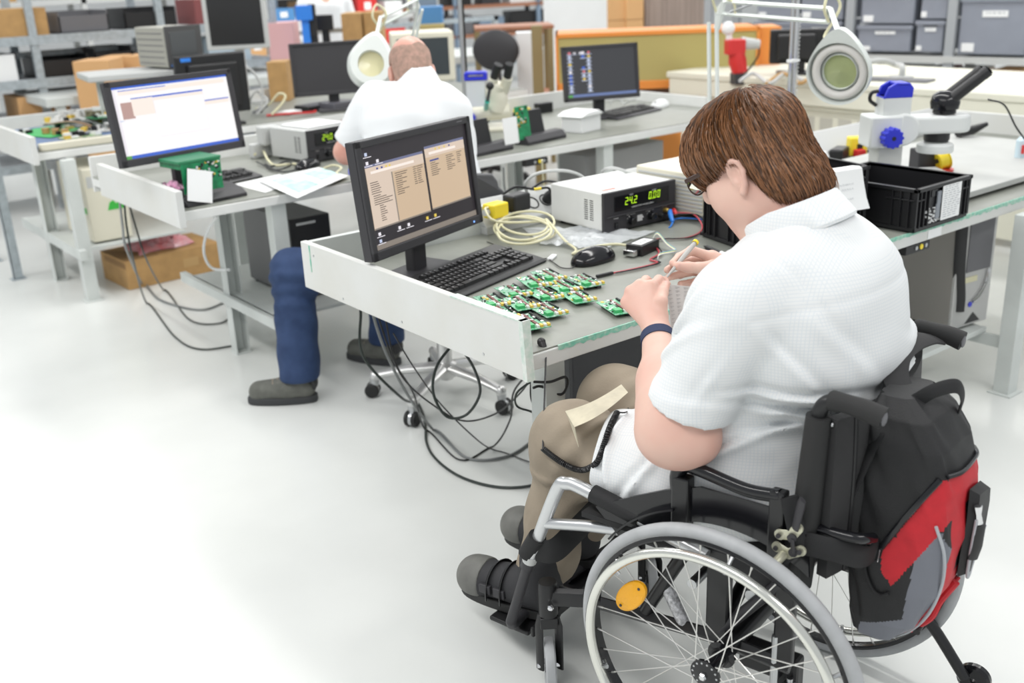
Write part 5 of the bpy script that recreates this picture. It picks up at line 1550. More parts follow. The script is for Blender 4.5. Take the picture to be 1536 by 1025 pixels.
m = M(); m.tube([(0.0, 0.03, 0.018), (0.0, -0.008, 0.008), (0.004, -0.03, -0.006)], [0.009, 0.0085, 0.006], 12); ob('body', m, LBLUE, t)
m = M(); m.tube(cr([(0.004, -0.03, -0.006), (-0.005, -0.05, -0.016), (-0.012, -0.06, -0.018)], 6), 0.003, 8); ob('lead_end', m, LBLUE, t)
t = thing('banana_plug', (2.635, 2.47, T1 + 0.035), R(-40), 'red plug at the power supply terminals', 'plug')
m = M(); m.tube([(0.0, 0.02, 0.0), (0.0, -0.012, 0.0), (0.003, -0.022, -0.006)], [0.0085, 0.0085, 0.005], 12); ob('body', m, RED, t)
cable('test_lead', [(2.60, 2.46, T1 + 0.012), (2.66, 2.44, T1 + 0.012), (2.72, 2.36, T1 + 0.006), (2.78, 2.33, T1 + 0.006)], 0.003, LBLUE, 'blue lead running from the power supply towards the black crates')
# ---- pens
def pen(label, a, b, r, mt, capm, name='pen'):
    a, b = np.array(a, float), np.array(b, float); t = thing(name, a, 0, label, name)
    d = b - a
    m = M(); m.cyl((0, 0, 0), d * 0.55, r, 14); ob('barrel', m, mt, t)
    m = M(); m.cyl(d * 0.55, d, r * 1.12, 14, r * 0.95); ob('cap', m, capm, t)
    m = M(); m.cyl(-d * 0.10, (0, 0, 0), r * 0.3, 10, r * 0.9); ob('tip', m, mt, t)
pen('black marker with white cap lying before the black crate', atz(1060, 371, T1 + 0.007), atz(1100, 388, T1 + 0.007), 0.007, BLACK, PAPER)
pen('blue pen lying beside the white capped marker', atz(1062, 378, T1 + 0.005), atz(1110, 396, T1 + 0.005), 0.005, BLUE, BLUE)

# ---- black stacking crates
CRATE = mat('black_crate_plastic', (0.014, 0.014, 0.016), 0.38, bump=0.06, bscale=300)
def crate(label, loc, rz, w, d, h, paper, group='black stacking crates'):
    """origin front left bottom, x along the front, y to the back"""
    t = thing('stacking_crate', loc, rz, label, 'crate', group)
    th = 0.004; i = 0.012
    m = M()
    m.bb((i, i, 0), (w - i, d - i, 0.012))
    m.bb((i, i, 0), (w - i, i + th, h)); m.bb((i, d - i - th, 0), (w - i, d - i, h)); m.bb((i, i, 0), (i + th, d - i, h)); m.bb((w - i - th, i, 0), (w - i, d - i, h))
    sh = ob('shell', m, CRATE, t)
    m = M()
    m.bb((0, 0, h - 0.012), (w, i + th, h)); m.bb((0, d - i - th, h - 0.012), (w, d, h)); m.bb((0, 0, h - 0.012), (i + th, d, h)); m.bb((w - i - th, 0, h - 0.012), (w, d, h))
    m.bb((0.004, 0.004, h - 0.042), (w * 0.16, i, h - 0.037)); m.bb((w * 0.80, 0.004, h - 0.042), (w - 0.004, i, h - 0.037)); m.bb((0.004, d * 0.02, h - 0.042), (i, d * 0.3, h - 0.037)); m.bb((w - i, 0.004, h - 0.042), (w - 0.004, d * 0.4, h - 0.037))
    m.bb((0.006, 0.006, 0.004), (w - 0.006, i, 0.016)); m.bb((0.006, 0.006, 0.004), (i, d - 0.006, 0.016)); m.bb((w - i, 0.006, 0.004), (w - 0.006, d - 0.006, 0.016))
    ob('rim', m, CRATE, t, 0.0015)
    for x in (0.004, 0.028, 0.052, 0.076, w - 0.08, w - 0.056, w - 0.030, w - 0.008):
        m = M(); m.bb((x, 0.003, 0.014), (x + 0.004, i + 0.002, h - 0.006)); ob('rib', m, CRATE, t)
    for y in (0.004, 0.03, 0.06, 0.09, 0.20, d - 0.09, d - 0.06, d - 0.03):
        for x0, x1 in ((0.003, i + 0.002), (w - i - 0.002, w - 0.003)):
            m = M(); m.bb((x0, y, 0.014), (x1, y + 0.004, h - 0.006)); ob('rib', m, CRATE, t)
    m = M(); m.bb((w * 0.30, 0.0095, h - 0.040), (w * 0.44, 0.0125, h - 0.018)); ob('grip_hole', m, BLACKG, t)
    m = M(); m.torus(0.011, 0.0025, 20, 8, frame((i - 0.001, d * 0.62, h - 0.030), (0, 1, 0), z=(-1, 0, 0))); ob('hole_ring', m, CRATE, t)
    return t
def notes(m, x0, x1, z0, z1, y, rows, mi, seed, plane='xz'):
    r = random.Random(seed)
    for k in range(rows):
        z = z1 - (z1 - z0) * (k + 0.7) / (rows + 0.6)
        x = x0 + (x1 - x0) * 0.08
        while x < x1 - (x1 - x0) * 0.15:
            l = (x1 - x0) * r.uniform(0.08, 0.22)
            h = (z1 - z0) / rows * 0.22
            m.add([(x, y, z), (min(x + l, x1 - 0.002), y, z), (min(x + l, x1 - 0.002), y, z + h), (x, y, z + h)], [(0, 1, 2, 3)], mi, False)
            x += l + (x1 - x0) * 0.06
PRINT = mat('grey_print', (0.33, 0.35, 0.38), 0.7)
c1 = crate('black crate with a printed label strip, standing at the front edge of the nearest bench', (3.012, 1.778, T1), 0, 0.330, 0.400, 0.145, True)
m = M(); m.bb((0.150, 0.0, 0.020), (0.262, 0.0016, 0.136)); notes(m, 0.150, 0.262, 0.022, 0.134, -0.0003, 14, 1, 3); ob('label_sheet', m, [PAPER, PRINT], c1)
m = M(); m.bb((0.128, 0.004, 0.078), (0.150, 0.008, 0.120)); m.bb((0.125, 0.004, 0.03), (0.148, 0.0085, 0.078)); ob('tape_piece', m, mat('grey_tape', (0.25, 0.27, 0.30), 0.4), c1)
m = M(); r_ = random.Random(8)
for k in range(26):
    x = 0.07 + 0.055 * r_.random() ** 1.3; z = 0.030 + 0.040 * r_.random(); s_ = r_.uniform(0.003, 0.008)
    m.bb((x, 0.0075, z), (x + s_, 0.0118, z + s_ * 0.8))
for k in range(22):
    x = 0.09 + 0.10 * r_.random(); z = 0.018 + 0.010 * r_.random(); m.bb((x, 0.0075, z), (x + 0.006, 0.0118, z + 0.003))
o = ob('torn_label_rest', m, PAPER, c1)
c2 = crate('taller black crate behind the head, white note hanging over its rim', (2.478, 2.028, T1), R(-13), 0.49, 0.25, 0.215, True)
m = M(); g = [[(x, y, z) for x in np.linspace(0.30, 0.435, 6)] for y, z in ((0.06, 0.199), (0.03, 0.2165), (0.004, 0.219), (-0.004, 0.212), (-0.010, 0.17), (-0.022, 0.12), (-0.035, 0.085))]
g = [[(x + 0.030 * i / 6 * (1 if True else 0), y, z) for x, y, z in row] for i, row in enumerate(g)]
m.sheet(g, 0.0006)
nt_ = single('paper_note', m, PAPER, 'white handwritten note hanging over the rim of the taller black crate', 'note', loc=(0, 0, 0))
nt_.matrix_world = Matrix.Translation((2.478, 2.028, T1)) @ rotz(R(-13))
m = M(); r_ = random.Random(2)
for row, (z, y) in enumerate(((0.165, -0.0125), (0.150, -0.0165), (0.120, -0.0235))):
    x = 0.35 + 0.01 * row
    while x < 0.405:
        l = r_.uniform(0.004, 0.010); m.tube([(x, y, z), (x + l * 0.5, y, z + 0.006), (x + l, y, z)], 0.0004, 4); x += l + 0.003
o = ob('handwriting', m, PRINT, nt_)
m = M(); m.bb((0.19, -0.001, 0.07), (0.265, 0.0005, 0.16)); notes(m, 0.19, 0.265, 0.075, 0.158, -0.0013, 9, 1, 6); ob('label_sheet', m, [PAPER, PRINT], c2)
m = M(); r_ = random.Random(18)
for k in range(40):
    x = 0.265 + 0.055 * r_.random(); z = 0.05 + 0.075 * r_.random(); s_ = r_.uniform(0.003, 0.010); m.bb((x, 0.008, z), (x + s_, 0.0118, z + s_ * 0.7))
ob('torn_label_rest', m, mat('torn_grey_label', (0.35, 0.35, 0.36), 0.6), c2)

# ---- raised grey mat board under the microscope
T1B = T1 + 0.035
m = M(); m.bb((3.44, 1.90, T1 + 0.012), (4.70, 2.62, T1B)); m.bb((3.50, 1.96, T1), (4.6, 2.56, T1 + 0.012)); single('base_board', m, mat('pale_grey_board', (0.50, 0.51, 0.49), 0.5, vary=0.05, vscale=8), 'pale grey raised board carrying the white microscope', 'board', loc=(4.0, 2.2, T1), world=True, bevel=0.003)

# ---- stereo microscope
MW = mat('white_microscope_paint', (0.70, 0.72, 0.71), 0.35); MG = mat('light_grey_column', (0.50, 0.51, 0.49), 0.4)
t = thing('microscope', (3.57, 2.25, T1B), R(-36), 'white stereo microscope with blue knob and black eyepieces behind the crates', 'microscope', None)
def pz(y): return 0.84 + (240 - y) / 382.0 - T1B
def pxx(x): return (x - 1352) / 388.0
m = M(); m.bb((-0.10, -0.10, 0), (0.24, 0.10, 0.02)); ob('base', m, MW, t, 0.006)
m = M(); m.bb((-0.056, -0.05, 0.02), (0.040, 0.05, pz(190))); ob('column', m, MG, t, 0.008)
m = M(); m.bb((-0.046, -0.042, pz(190)), (0.062, 0.045, pz(146))); ob('upper_column', m, MW, t, 0.006)
m = M(); m.bb((-0.096, -0.062, pz(217)), (0.030, 0.062, pz(172))); m.lathe([(0.0, -0.06), (0.054, -0.06), (0.060, -0.052), (0.060, 0.056), (0, 0.056)], 36, frame((0.036, 0, pz(193)), (1, 0, 0), z=(0, -1, 0))); ob('focus_block', m, MW, t, 0.008)
for sy in (-1, 1):
    m = M(); n_ = 60; prof = []
    for i in range(n_):
        a = 2 * math.pi * i / n_; rr = 0.037 + 0.0032 * math.cos(12 * a); prof.append((rr * math.cos(a), rr * math.sin(a)))
    mxk = frame((-0.022, 0.062 * sy, pz(201)), (1, 0, 0), z=(0, sy, 0))
    m.prism(prof, 0.046, mxk, smooth=True); kb = ob('focus_knob', m, BLUE, t, 0.003)
    m = M(); m.cyl(mxk @ Vector((0, 0, 0.044)), mxk @ Vector((0, 0, 0.0468)), 0.008, 14); ob('knob_hole', m, BLACK, kb)
m = M(); hp = [(-0.046, 0.0), (0.062, 0.0), (0.064, 0.035), (0.050, 0.052), (0.0, 0.056), (-0.03, 0.040)]
m.prism(hp, 0.016, Matrix(((1, 0, 0, 0), (0, 0, -1, -0.028), (0, 1, 0, pz(148)), (0, 0, 0, 1)))); m.prism(hp, 0.016, Matrix(((1, 0, 0, 0), (0, 0, -1, 0.046), (0, 1, 0, pz(148)), (0, 0, 0, 1))))
m.bb((-0.046, -0.042, pz(149)), (0.062, 0.045, pz(146))); m.bb((0.0, -0.044, pz(148) + 0.042), (0.05, 0.046, pz(148) + 0.054)); ob('carry_handle', m, BLUE, t, 0.004)
m = M(); m.tube(cr([(-0.05, 0.02, pz(160)), (-0.075, 0.02, pz(152)), (-0.07, 0.02, pz(142)), (-0.045, 0.02, pz(140))], 6), 0.007, 10); ob('lamp_cable', m, BLACK, t)
m = M(); pl_ = [(0.03, -0.045)] + [(0.245 + 0.060 * math.sin(a), -0.060 * math.cos(a) ) for a in np.linspace(0, math.pi, 18)] + [(0.03, 0.045)]
m.prism(pl_, 0.066, Matrix.Translation((0, 0, pz(201)))); ob('arm', m, MW, t, 0.012, segs=3)
m = M(); m.lathe([(0, 0), (0.042, 0), (0.042, 0.012), (0.050, 0.016), (0.054, 0.040), (0.046, 0.066), (0.028, 0.080), (0, 0.083)], 32, Matrix.Translation((0.205, 0, pz(174)))); hb_ = ob('head', m, BLACKG, t)
for sy in (-1, 1):
    a = np.array((0.21, 0.024 * sy, pz(156))); d_ = np.array((0.62, 0.16 * sy * 0 - 0.25, 0.60)); d_ /= np.linalg.norm(d_)
    m = M(); m.cyl(a, a + d_ * 0.10, 0.0225, 20, 0.021); m.cyl(a + d_ * 0.10, a + d_ * 0.14, 0.0215, 20, 0.0205); m.cyl(a + d_ * 0.14, a + d_ * 0.165, 0.022, 20, 0.0215); e_ = ob('eyepiece', m, BLACK, hb_)
    m = M(); m.lathe([(0, 0), (0.014, 0), (0.018, 0.0015), (0.0, 0.0015)], 18, frame(a + d_ * 0.165, (0, 1, 0), z=d_)); ob('eye_lens', m, mat('eye_lens', (0.05, 0.05, 0.06), 0.08), e_)
m = M(); m.lathe([(0, 0), (0.044, 0), (0.047, 0.008), (0.047, 0.034), (0.040, 0.036), (0, 0.036)], 32, Matrix.Translation((0.185, 0, pz(214)))); ob('objective', m, BLACK, t)
m = M(); m.lathe([(0.035, 0.0), (0.066, 0.002), (0.068, 0.008), (0.066, 0.030), (0.050, 0.038), (0.035, 0.038)], 36, Matrix.Translation((0.182, 0, pz(230))), closed=True); ob('ring_light', m, MW, t)
cable('microscope_cable', [(3.90, 2.05, 1.05), (3.99, 2.03, 1.02), (4.03, 1.99, 0.93), (4.10, 1.95, 0.85), (4.22, 1.93, 0.80), (4.35, 1.93, 0.785), (4.6, 1.95, 0.775)], 0.0035, BLACK, 'thin black cable hanging from the white microscope to the grey board')
# ---- small things round the microscope
def pbox(name, px, z, D3, mt, label, cat, rz=0.0, bevel=0.004, dz=None):
    p = atz(px[0], px[1], z)
    m = M(); m.bb((-D3[0] / 2, -D3[1] / 2, 0), (D3[0] / 2, D3[1] / 2, D3[2]))
    return single(name, m, mt, label, cat, loc=p, rz=rz, bevel=bevel)
t = thing('charger', atz(1386, 254, T1B), R(-25), 'black charger block standing beside the microscope column', 'charger'); m = M(); m.bb((-0.05, -0.035, 0), (0.05, 0.035, 0.085)); ob('body', m, DARKG, t, 0.006); m = M(); m.bb((-0.02, -0.02, 0.085), (0.03, 0.01, 0.090)); ob('button', m, MIDG, t, 0.002)
p = atz(1412, 256, T1B); t = thing('solder_spool', p, R(-30), 'yellow solder spool lying on red ring behind the printed label crate', 'spool')
mx = frame((0, 0, 0.038), (0, 1, 0), z=(0.5, -0.85, 0.12))
m = M(); m.lathe([(0.018, -0.022), (0.036, -0.022), (0.036, -0.019), (0.030, -0.018), (0.030, 0.018), (0.036, 0.019), (0.036, 0.022), (0.018, 0.022)], 28, mx, closed=True); ob('reel', m, YELLOW, t)
m = M(); m.lathe([(0.0, 0), (0.045, 0), (0.046, 0.008), (0, 0.010)], 24); ob('red_stand', m, RED, t)
pbox('cap', (1289, 236), T1 + 0.0, (0.045, 0.035, 0.035), RED, 'small red cap on the bench behind the taller crate', 'cap', R(-20))
p = atz(1272, 222, T1); p = np.array([4.10, 2.74, T1]); t = thing('plug_adapter', p, R(-35), 'yellow plug adapter lying behind the taller black crate', 'plug adapter'); m = M(); m.bb((-0.04, -0.03, 0), (0.04, 0.03, 0.085)); ob('body', m, YELLOW, t, 0.008); m = M(); m.bb((-0.01, -0.0315, 0.03), (0.016, -0.03, 0.055)); ob('mark', m, BLACK, t)
p = np.array([3.99, 2.75, T1]); t = thing('power_brick', p, R(20), 'black power brick beside the yellow adapter behind the crates', 'power brick'); m = M(); m.bb((-0.07, -0.03, 0), (0.05, 0.03, 0.05)); ob('body', m, BLACK, t, 0.008)
p = np.array([3.86, 2.74, T1]); t = thing('plug', p, R(10), 'white plug next to the black power brick behind the crates', 'plug'); m = M(); m.lathe([(0, 0), (0.025, 0), (0.024, 0.03), (0.012, 0.05), (0, 0.05)], 16); ob('body', m, PAPER, t)
cable('cable', [atz(x, y, T1 + 0.006 + dz) for x, y, dz in ((1228, 214, 0.05), (1240, 200, 0.06), (1255, 212, 0.02), (1280, 225, 0), (1310, 228, 0), (1316, 240, 0), (1300, 246, 0))], 0.004, BLACK, 'black cable lying behind the taller black crate')
cable('cable', [atz(x, y, T1 + 0.006 + dz) for x, y, dz in ((1290, 213, 0.0), (1302, 200, 0.03), (1315, 190, 0.03), (1325, 200, 0.0), (1318, 214, 0))], 0.006, DARKG, 'dark cable curled at the foot of the microscope')
p = atz(1452, 205, T1B); t = thing('hot_air_nozzle', p, R(-20), 'black tool lying on the grey board under the eyepieces', 'tool'); m = M(); m.tube([(-0.06, 0, 0.025), (0.02, 0, 0.028), (0.10, 0, 0.05)], [0.024, 0.022, 0.010], 14); ob('body', m, BLACK, t)
p = atz(1530, 236, T1B); t = thing('squeeze_bottle', p, 0, 'pale bottle with red cap at the right end of the grey board', 'bottle'); m = M(); m.lathe([(0, 0), (0.022, 0), (0.022, 0.07), (0.010, 0.085), (0, 0.085)], 18); ob('body', m, mat('pale_blue_plastic', (0.55, 0.68, 0.75), 0.3), t); m = M(); m.cyl((-0.024, -0.02, 0.02), (-0.024, -0.02, 0.055), 0.006, 10); ob('red_clip', m, RED, t)

# ---- magnifier lamp on a jointed arm
LAMPW = mat('white_lamp_enamel', (0.72, 0.76, 0.73), 0.35)
LENS = mat('green_tinted_lens', (0.50, 0.56, 0.30), 0.12, trans=0.35)
TUBE_ = mat('lamp_tube', (0.75, 0.73, 0.70), 0.4)
def magnifier(label, foot, elbow, hinge, head, nrm, Rr, group='magnifier lamps', top_dir=None, thick=1.0, lens=None):
    t = thing('magnifier_lamp', foot, 0, label, 'magnifier lamp', group)
    B0 = np.array(foot, float)
    q = lambda p: np.array(p, float) - B0
    elbow, hinge, head = q(elbow), q(hinge), q(head)
    m = M(); m.cyl((0, 0, -0.03), (0, 0, 0.05), 0.014, 14); m.bb((-0.025, -0.03, -0.05), (0.025, 0.03, -0.02)); ob('clamp', m, LAMPW, t, 0.002)
    side = np.cross(elbow, hinge - elbow); side = np.array([0, 0, 1.0]) if np.linalg.norm(side) < 1e-6 else side / np.linalg.norm(side)
    u1 = elbow / np.linalg.norm(elbow); v1 = np.cross(side, u1); u2 = (hinge - elbow) / np.linalg.norm(hinge - elbow); v2 = np.cross(side, u2)
    lo_ = np.array([0, 0, 0.05])
    m = M(); m.tube([lo_, elbow], 0.0085, 4, flat=(1, 1)); ob('lower_strut', m, LAMPW, t)
    m = M(); m.tube([lo_ + v1 * -0.042, elbow + v1 * -0.042 + u1 * -0.03], 0.0085, 4); ob('lower_strut', m, LAMPW, t)
    m = M(); m.tube([elbow, hinge], 0.0085, 4); ob('upper_strut', m, LAMPW, t)
    m = M(); m.tube([elbow + v2 * -0.046 + u2 * 0.03, hinge + v2 * -0.046], 0.0085, 4); ob('upper_strut', m, LAMPW, t)
    m = M(); m.tube([elbow, elbow + v2 * -0.046 + u2 * 0.03, elbow - u1 * 0.06], 0.016, 6, flat=(1, .5)); ob('elbow_plate', m, LAMPW, t)
    m = M()
    P = [elbow + u2 * 0.05 + (hinge - elbow) * 0.25 * k - v2 * 0.046 * k for k in np.linspace(0, 1, 8)]
    m.tube(P, 0.0055, 8); ob('spring', m, STEEL, t)
    m = M(); n_ = np.array(nrm, float); n_ /= np.linalg.norm(n_)
    tp = np.array(top_dir, float); tp -= n_ * (tp @ n_); tp /= np.linalg.norm(tp)
    topc = head + tp * Rr * 1.30
    m.tube([hinge + u2 * -0.01, hinge - v2 * 0.046, topc], 0.012, 6, flat=(1, 0.6)); ob('hinge_bracket', m, LAMPW, t)
    m = M(); m.tube(cr([hinge, hinge + np.array([-0.03, 0, 0.05]), hinge + np.array([0, 0, 0.10]), hinge + np.array([0.035, -0.02, 0.05]), hinge + np.array([-0.02, 0, -0.05]), topc], 6), 0.0055, 8); ob('lamp_cord', m, BEIGEC, t); m = M(); m.tube(cr([elbow, elbow + np.array([-0.02, 0, 0.06]), elbow + u2 * 0.08 + np.array([0, 0, 0.05]), elbow + u2 * 0.10], 6), 0.0055, 8); ob('lamp_cord', m, BEIGEC, t)
    # head: teardrop housing, open towards nrm
    mx = frame(head, np.cross(tp, n_), z=n_)
    ns = 64; H = 0.062 * thick
    def outl(f):
        o = []
        for i in range(ns):
            a = 2 * math.pi * i / ns
            r = Rr * f
            x, y = math.cos(a) * r, math.sin(a) * r
            if y > 0: y = y * (1 + 0.38 * (y / r) ** 2.2 * 1.0); x = x * (1 - 0.20 * (y / (r * 1.38)) ** 2)
            o.append((x, y))
        return o
    rings = [(1.0, 0.0), (1.02, 0.006), (1.0, -H * 0.55), (0.86, -H), (0.56, -H * 1.02)]
    m = M(); vs = []
    for f, z in rings: vs += [(x, y, z) for x, y in outl(f)]
    inn = [(0.965, 0.004), (0.95, -H * 0.45), (0.62, -H * 0.55), (0.55, -H * 0.2), (0.55, -H * 1.02)]
    for f, z in inn:
        vs += [(f * Rr * math.cos(2 * math.pi * i / ns), f * Rr * math.sin(2 * math.pi * i / ns), z) for i in range(ns)]
    fs = []
    order = [4, 3, 2, 0, 1, 5, 6, 7, 8, 9]
    for a, b in zip(order[:-1], order[1:]):
        fs += [(a * ns + i, a * ns + (i + 1) % ns, b * ns + (i + 1) % ns, b * ns + i) for i in range(ns)]
    fs += [(9 * ns + i, 9 * ns + (i + 1) % ns, 4 * ns + (i + 1) % ns, 4 * ns + i) for i in range(ns)]
    m.add(vs, fs, 0, True, mx); hd_ = ob('lamp_head', m, LAMPW, t)
    m = M(); m.torus(Rr * 0.765, Rr * 0.135, 56, 12, mx @ Matrix.Translation((0, 0, -H * 0.28))); ob('ring_tube', m, TUBE_, hd_)
    m = M(); m.lathe([(0, -0.004), (Rr * 0.54, -0.001), (Rr * 0.54, 0.001), (0, 0.005)], 40, mx @ Matrix.Translation((0, 0, -H * 0.45))); ob('lens', m, lens or LENS, hd_)
    return t
hd1 = atd(1257, 110, 3.7)
magnifier('white ring magnifier lamp above the microscope on a jointed arm', (3.30, 2.86, T1 + 0.10), atd(1075, 20, 4.15), atd(1243, 33, 3.75), hd1, (CAM - hd1) / np.linalg.norm(CAM - hd1) * 1.0 + np.array([-0.15, 0.28, -0.28]), 0.112, top_dir=(0.0, 0.0, 1.0))
# ---- pole behind the head
t = thing('instrument_pole', (3.786, 2.865, T1), 0, 'slim chrome pole with spring cable rising from the socket rail', 'pole')
m = M(); m.cyl((0, 0, 0.0), (0, 0, 1.0), 0.011, 18); m.cyl((-0.024, 0.004, 0), (-0.024, 0.004, 1.0), 0.007, 10); ob('rods', m, CHROME, t)
m = M(); m.tube([(0.020 + 0.006 * math.cos(i * 1.3), 0.006 * math.sin(i * 1.3), 0.02 + i * 0.0032) for i in range(190)], 0.0022, 5); ob('spring_cable', m, LIGHTG, t)
m = M(); m.bb((-0.036, -0.014, 0.43), (0.018, 0.014, 0.442)); ob('cross_clip', m, PAPER, t)

# ---- tool in the right hand, label strip in the left, strip on the lap
TW = mat('grey_tweezer_coating', (0.46, 0.45, 0.43), 0.45)
a, b = atd(1043, 364, 2.345), atd(996, 421, 2.285)
t = thing('tweezers', b, 0, 'grey tweezers with yellow end held in the right hand', 'tweezers')
d_ = a - b; dn = d_ / np.linalg.norm(d_); sdv = np.cross(dn, CAM - b); sdv /= np.linalg.norm(sdv); fw = np.cross(sdv, dn)
for s_, mt in ((1, TW), (-1, BLACK)):
    m = M(); m.tube([d_ * k + fw * 0.0035 * s_ * math.sin(math.pi * min(1, k * 1.1)) for k in (0, 0.12, 0.3, 0.5, 0.7, 0.9, 1.0)], [0.0014, 0.0028, 0.0048, 0.0062, 0.0068, 0.0068, 0.0064], 10, flat=(0.8, 0.8)); ob('prong', m, mt, t)
m = M(); m.cyl(d_ - dn * 0.002, d_ + dn * 0.004, 0.0072, 14); ob('yellow_end', m, YELLOW, t)
P0 = [(990, 428), (1030, 424)]
g = []
for k in range(16):
    v = k / 15
    xl, xr = 996 + 10 * v + 4 * math.sin(3 * v), 1036 - 2 * v
    yy = 426 + 92 * v
    D_ = 2.262 + 0.030 * math.sin(2.4 * v) - 0.02 * v
    g.append([atd(xl + (xr - xl) * u, yy + 4 * u * (1 - v) - 10 * u * v, D_ + 0.012 * u) for u in np.linspace(0, 1, 7)])
m = M(); m.sheet(g, 0.0004)
G = np.array(g)
nn = CAM - G[8, 3]; nn /= np.linalg.norm(nn)
for i in range(15):
    for j in range(3):
        c0 = G[i, 2 * j] * 0.5 + G[i + 1, 2 * j] * 0.5; du = (G[i, 2 * j + 1] - G[i, 2 * j]); dv = G[i + 1, 2 * j] - G[i, 2 * j]
        o_ = c0 + du * 0.4 + nn * 0.0010
        for w_, h_, off in ((1.0, 0.10, 0), (0.55, 0.08, 0.32)):
            m.add([o_ + dv * off, o_ + du * w_ + dv * off, o_ + du * w_ + dv * (h_ + off), o_ + dv * (h_ + off)], [(0, 1, 2, 3)], 1, False)
single('label_sheet', m, [mat('grey_label_backing', (0.60, 0.58, 0.56), 0.7), mat('small_grey_print', (0.36, 0.35, 0.35), 0.7)], 'grey sheet of tiny printed labels held in the left hand', 'label sheet', loc=G[0, 0], world=True)
STRIP = mat('beige_carrier_tape', (0.58, 0.53, 0.40), 0.6, vary=0.12, vscale=30)
g = []
for k in range(15):
    v = k / 14
    x0, y0 = 848 + 84 * v, 617 - 40 * v + 5 * math.sin(math.pi * v); x1, y1 = 862 + 80 * v, 641 - 52 * v + 6 * math.sin(math.pi * v)
    z = 0.668 + 0.028 * v + 0.012 * math.sin(math.pi * v)
    g.append([atz(x0 + (x1 - x0) * u, y0 + (y1 - y0) * u, z) for u in (0, 0.33, 0.66, 1)])
m = M(); m.sheet(g, 0.0008)
G2 = [g[0], [np.array(p) + np.array([0.005, -0.006, -0.045 * (0.45 + 0.2 * i)]) for i, p in enumerate(g[0])]]
m.sheet(G2, 0.0008)
single('carrier_tape', m, STRIP, 'wide beige strip of component tape lying across the khaki knees', 'tape strip', loc=g[0][0], world=True)

# ---- earthing cord: plug on the bench corner, straight drop, coiled part, thin lead to the wrist strap
_dg = bpy.context.evaluated_depsgraph_get()
def rest_on(x, y, off):
    """point of what is already built that lies at this place of the picture, lifted off its surface"""
    d = Vector(ray(x, y)).normalized()
    hit, loc_, nrm_, *_ = SC.ray_cast(_dg, Vector(CAM), d)
    if nrm_.dot(d) > 0: nrm_ = -nrm_
    return np.array(loc_ + nrm_ * off)
EC = mat('black_cord', (0.012, 0.012, 0.013), 0.4)
t = thing('coiled_cable', (1.545, 1.87, T1), 0, 'black earthing cable plugged at the bench corner, coiled over the lap', 'cable')
B0 = np.array((1.545, 1.87, T1))
pp = atz(812, 513, T1 + 0.008); pe = atd(819, 532, 2.50)
m = M(); m.tube([pp - B0, (pp * 0.35 + pe * 0.65) - B0, pe - B0], [0.010, 0.0085, 0.004], 12); m.ball(pp - B0, 0.0108, 14); ob('plug', m, EC, t)
k0 = chw((-0.118, 0.505, 0.595)); k0 = atd(817, 671, 2.42)
m = M(); m.tube(cr([pe - B0, pe * 0.8 + rest_on(818, 672, 0.009) * 0.2 - B0, pe * 0.4 + rest_on(818, 672, 0.009) * 0.6 - B0, rest_on(818, 672, 0.009) - B0], 6), 0.0022, 8); ob('straight_lead', m, EC, t)
cp = cr([rest_on(x, y, 0.009) for x, y in ((818, 672), (832, 683), (848, 693), (865, 700), (882, 703), (896, 696), (906, 678), (914, 655), (920, 638), (926, 624))], 22)
cp = [np.array(p) for p in cp]
hx = []
for i in range(len(cp) * 5 - 5):
    k, f = divmod(i, 5); p = cp[k] + (cp[min(k + 1, len(cp) - 1)] - cp[k]) * f / 5
    tg = cp[min(k + 1, len(cp) - 1)] - cp[max(k - 1, 0)]; tg /= np.linalg.norm(tg)
    n1 = np.cross(tg, [0, 0, 1.0]); n1 /= np.linalg.norm(n1); n2 = np.cross(tg, n1)
    a = i * 2 * math.pi / 13.0
    hx.append(p + (n1 * math.cos(a) + n2 * math.sin(a)) * 0.0052 - B0)
m = M(); m.tube(hx, 0.0019, 5); m.tube([p - B0 for p in cp], 0.0040, 7); ob('coil', m, EC, t)
m = M(); m.tube(cr([cp[-1] - B0, rest_on(940, 621, 0.004) - B0, rest_on(952, 612, 0.004) - B0 + np.array([0.02, 0.03, -0.01]), WB_STUD - B0 + np.array([0.02, 0.05, -0.08]), WB_STUD - B0], 6), 0.0016, 6); ob('thin_lead', m, EC, t)
# ================================================================ second worker and his chair
JEAN = mat('blue_denim', (0.016, 0.038, 0.105), 0.8, vary=0.35, vscale=18, vcol=(0.028, 0.058, 0.145), bump=0.3, bscale=350)
SAFE = mat('grey_green_suede', (0.135, 0.138, 0.122), 0.85, vary=0.2, vscale=25)
WSHIRT = mat('white_shirt', (0.80, 0.82, 0.835), 0.85, vary=0.03, vscale=8)
P2O = np.array([2.15, 3.28, 0.0])
p2 = thing('person', P2O, 0, 'balding person seen from behind in white shirt and jeans at the middle bench', 'person')
def l2(p): return np.array(p, float) - P2O
H2 = l2(atd(616, 98, 4.08))
f2 = np.array([0.42, 0.91, 0]); r2 = np.array([0.91, -0.42, 0])
pt = R(30)
F2 = f2 * math.cos(pt) + np.array([0, 0, -math.sin(pt)]); U2 = f2 * math.sin(pt) + np.array([0, 0, math.cos(pt)])
rt2 = np.stack([r2, F2, U2], 1)
def h2(x, y, z): return H2 + r2 * x + F2 * y + U2 * z
S = SDF(H2 - np.array([0.2, 0.25, 0.32]), H2 + np.array([0.2, 0.2, 0.2]), 0.004)
S.ell(h2(0, 0, 0.02), (0.080, 0.100, 0.090), rt2); S.ell(h2(0, 0.04, -0.045), (0.066, 0.066, 0.085), rt2, 0.03)
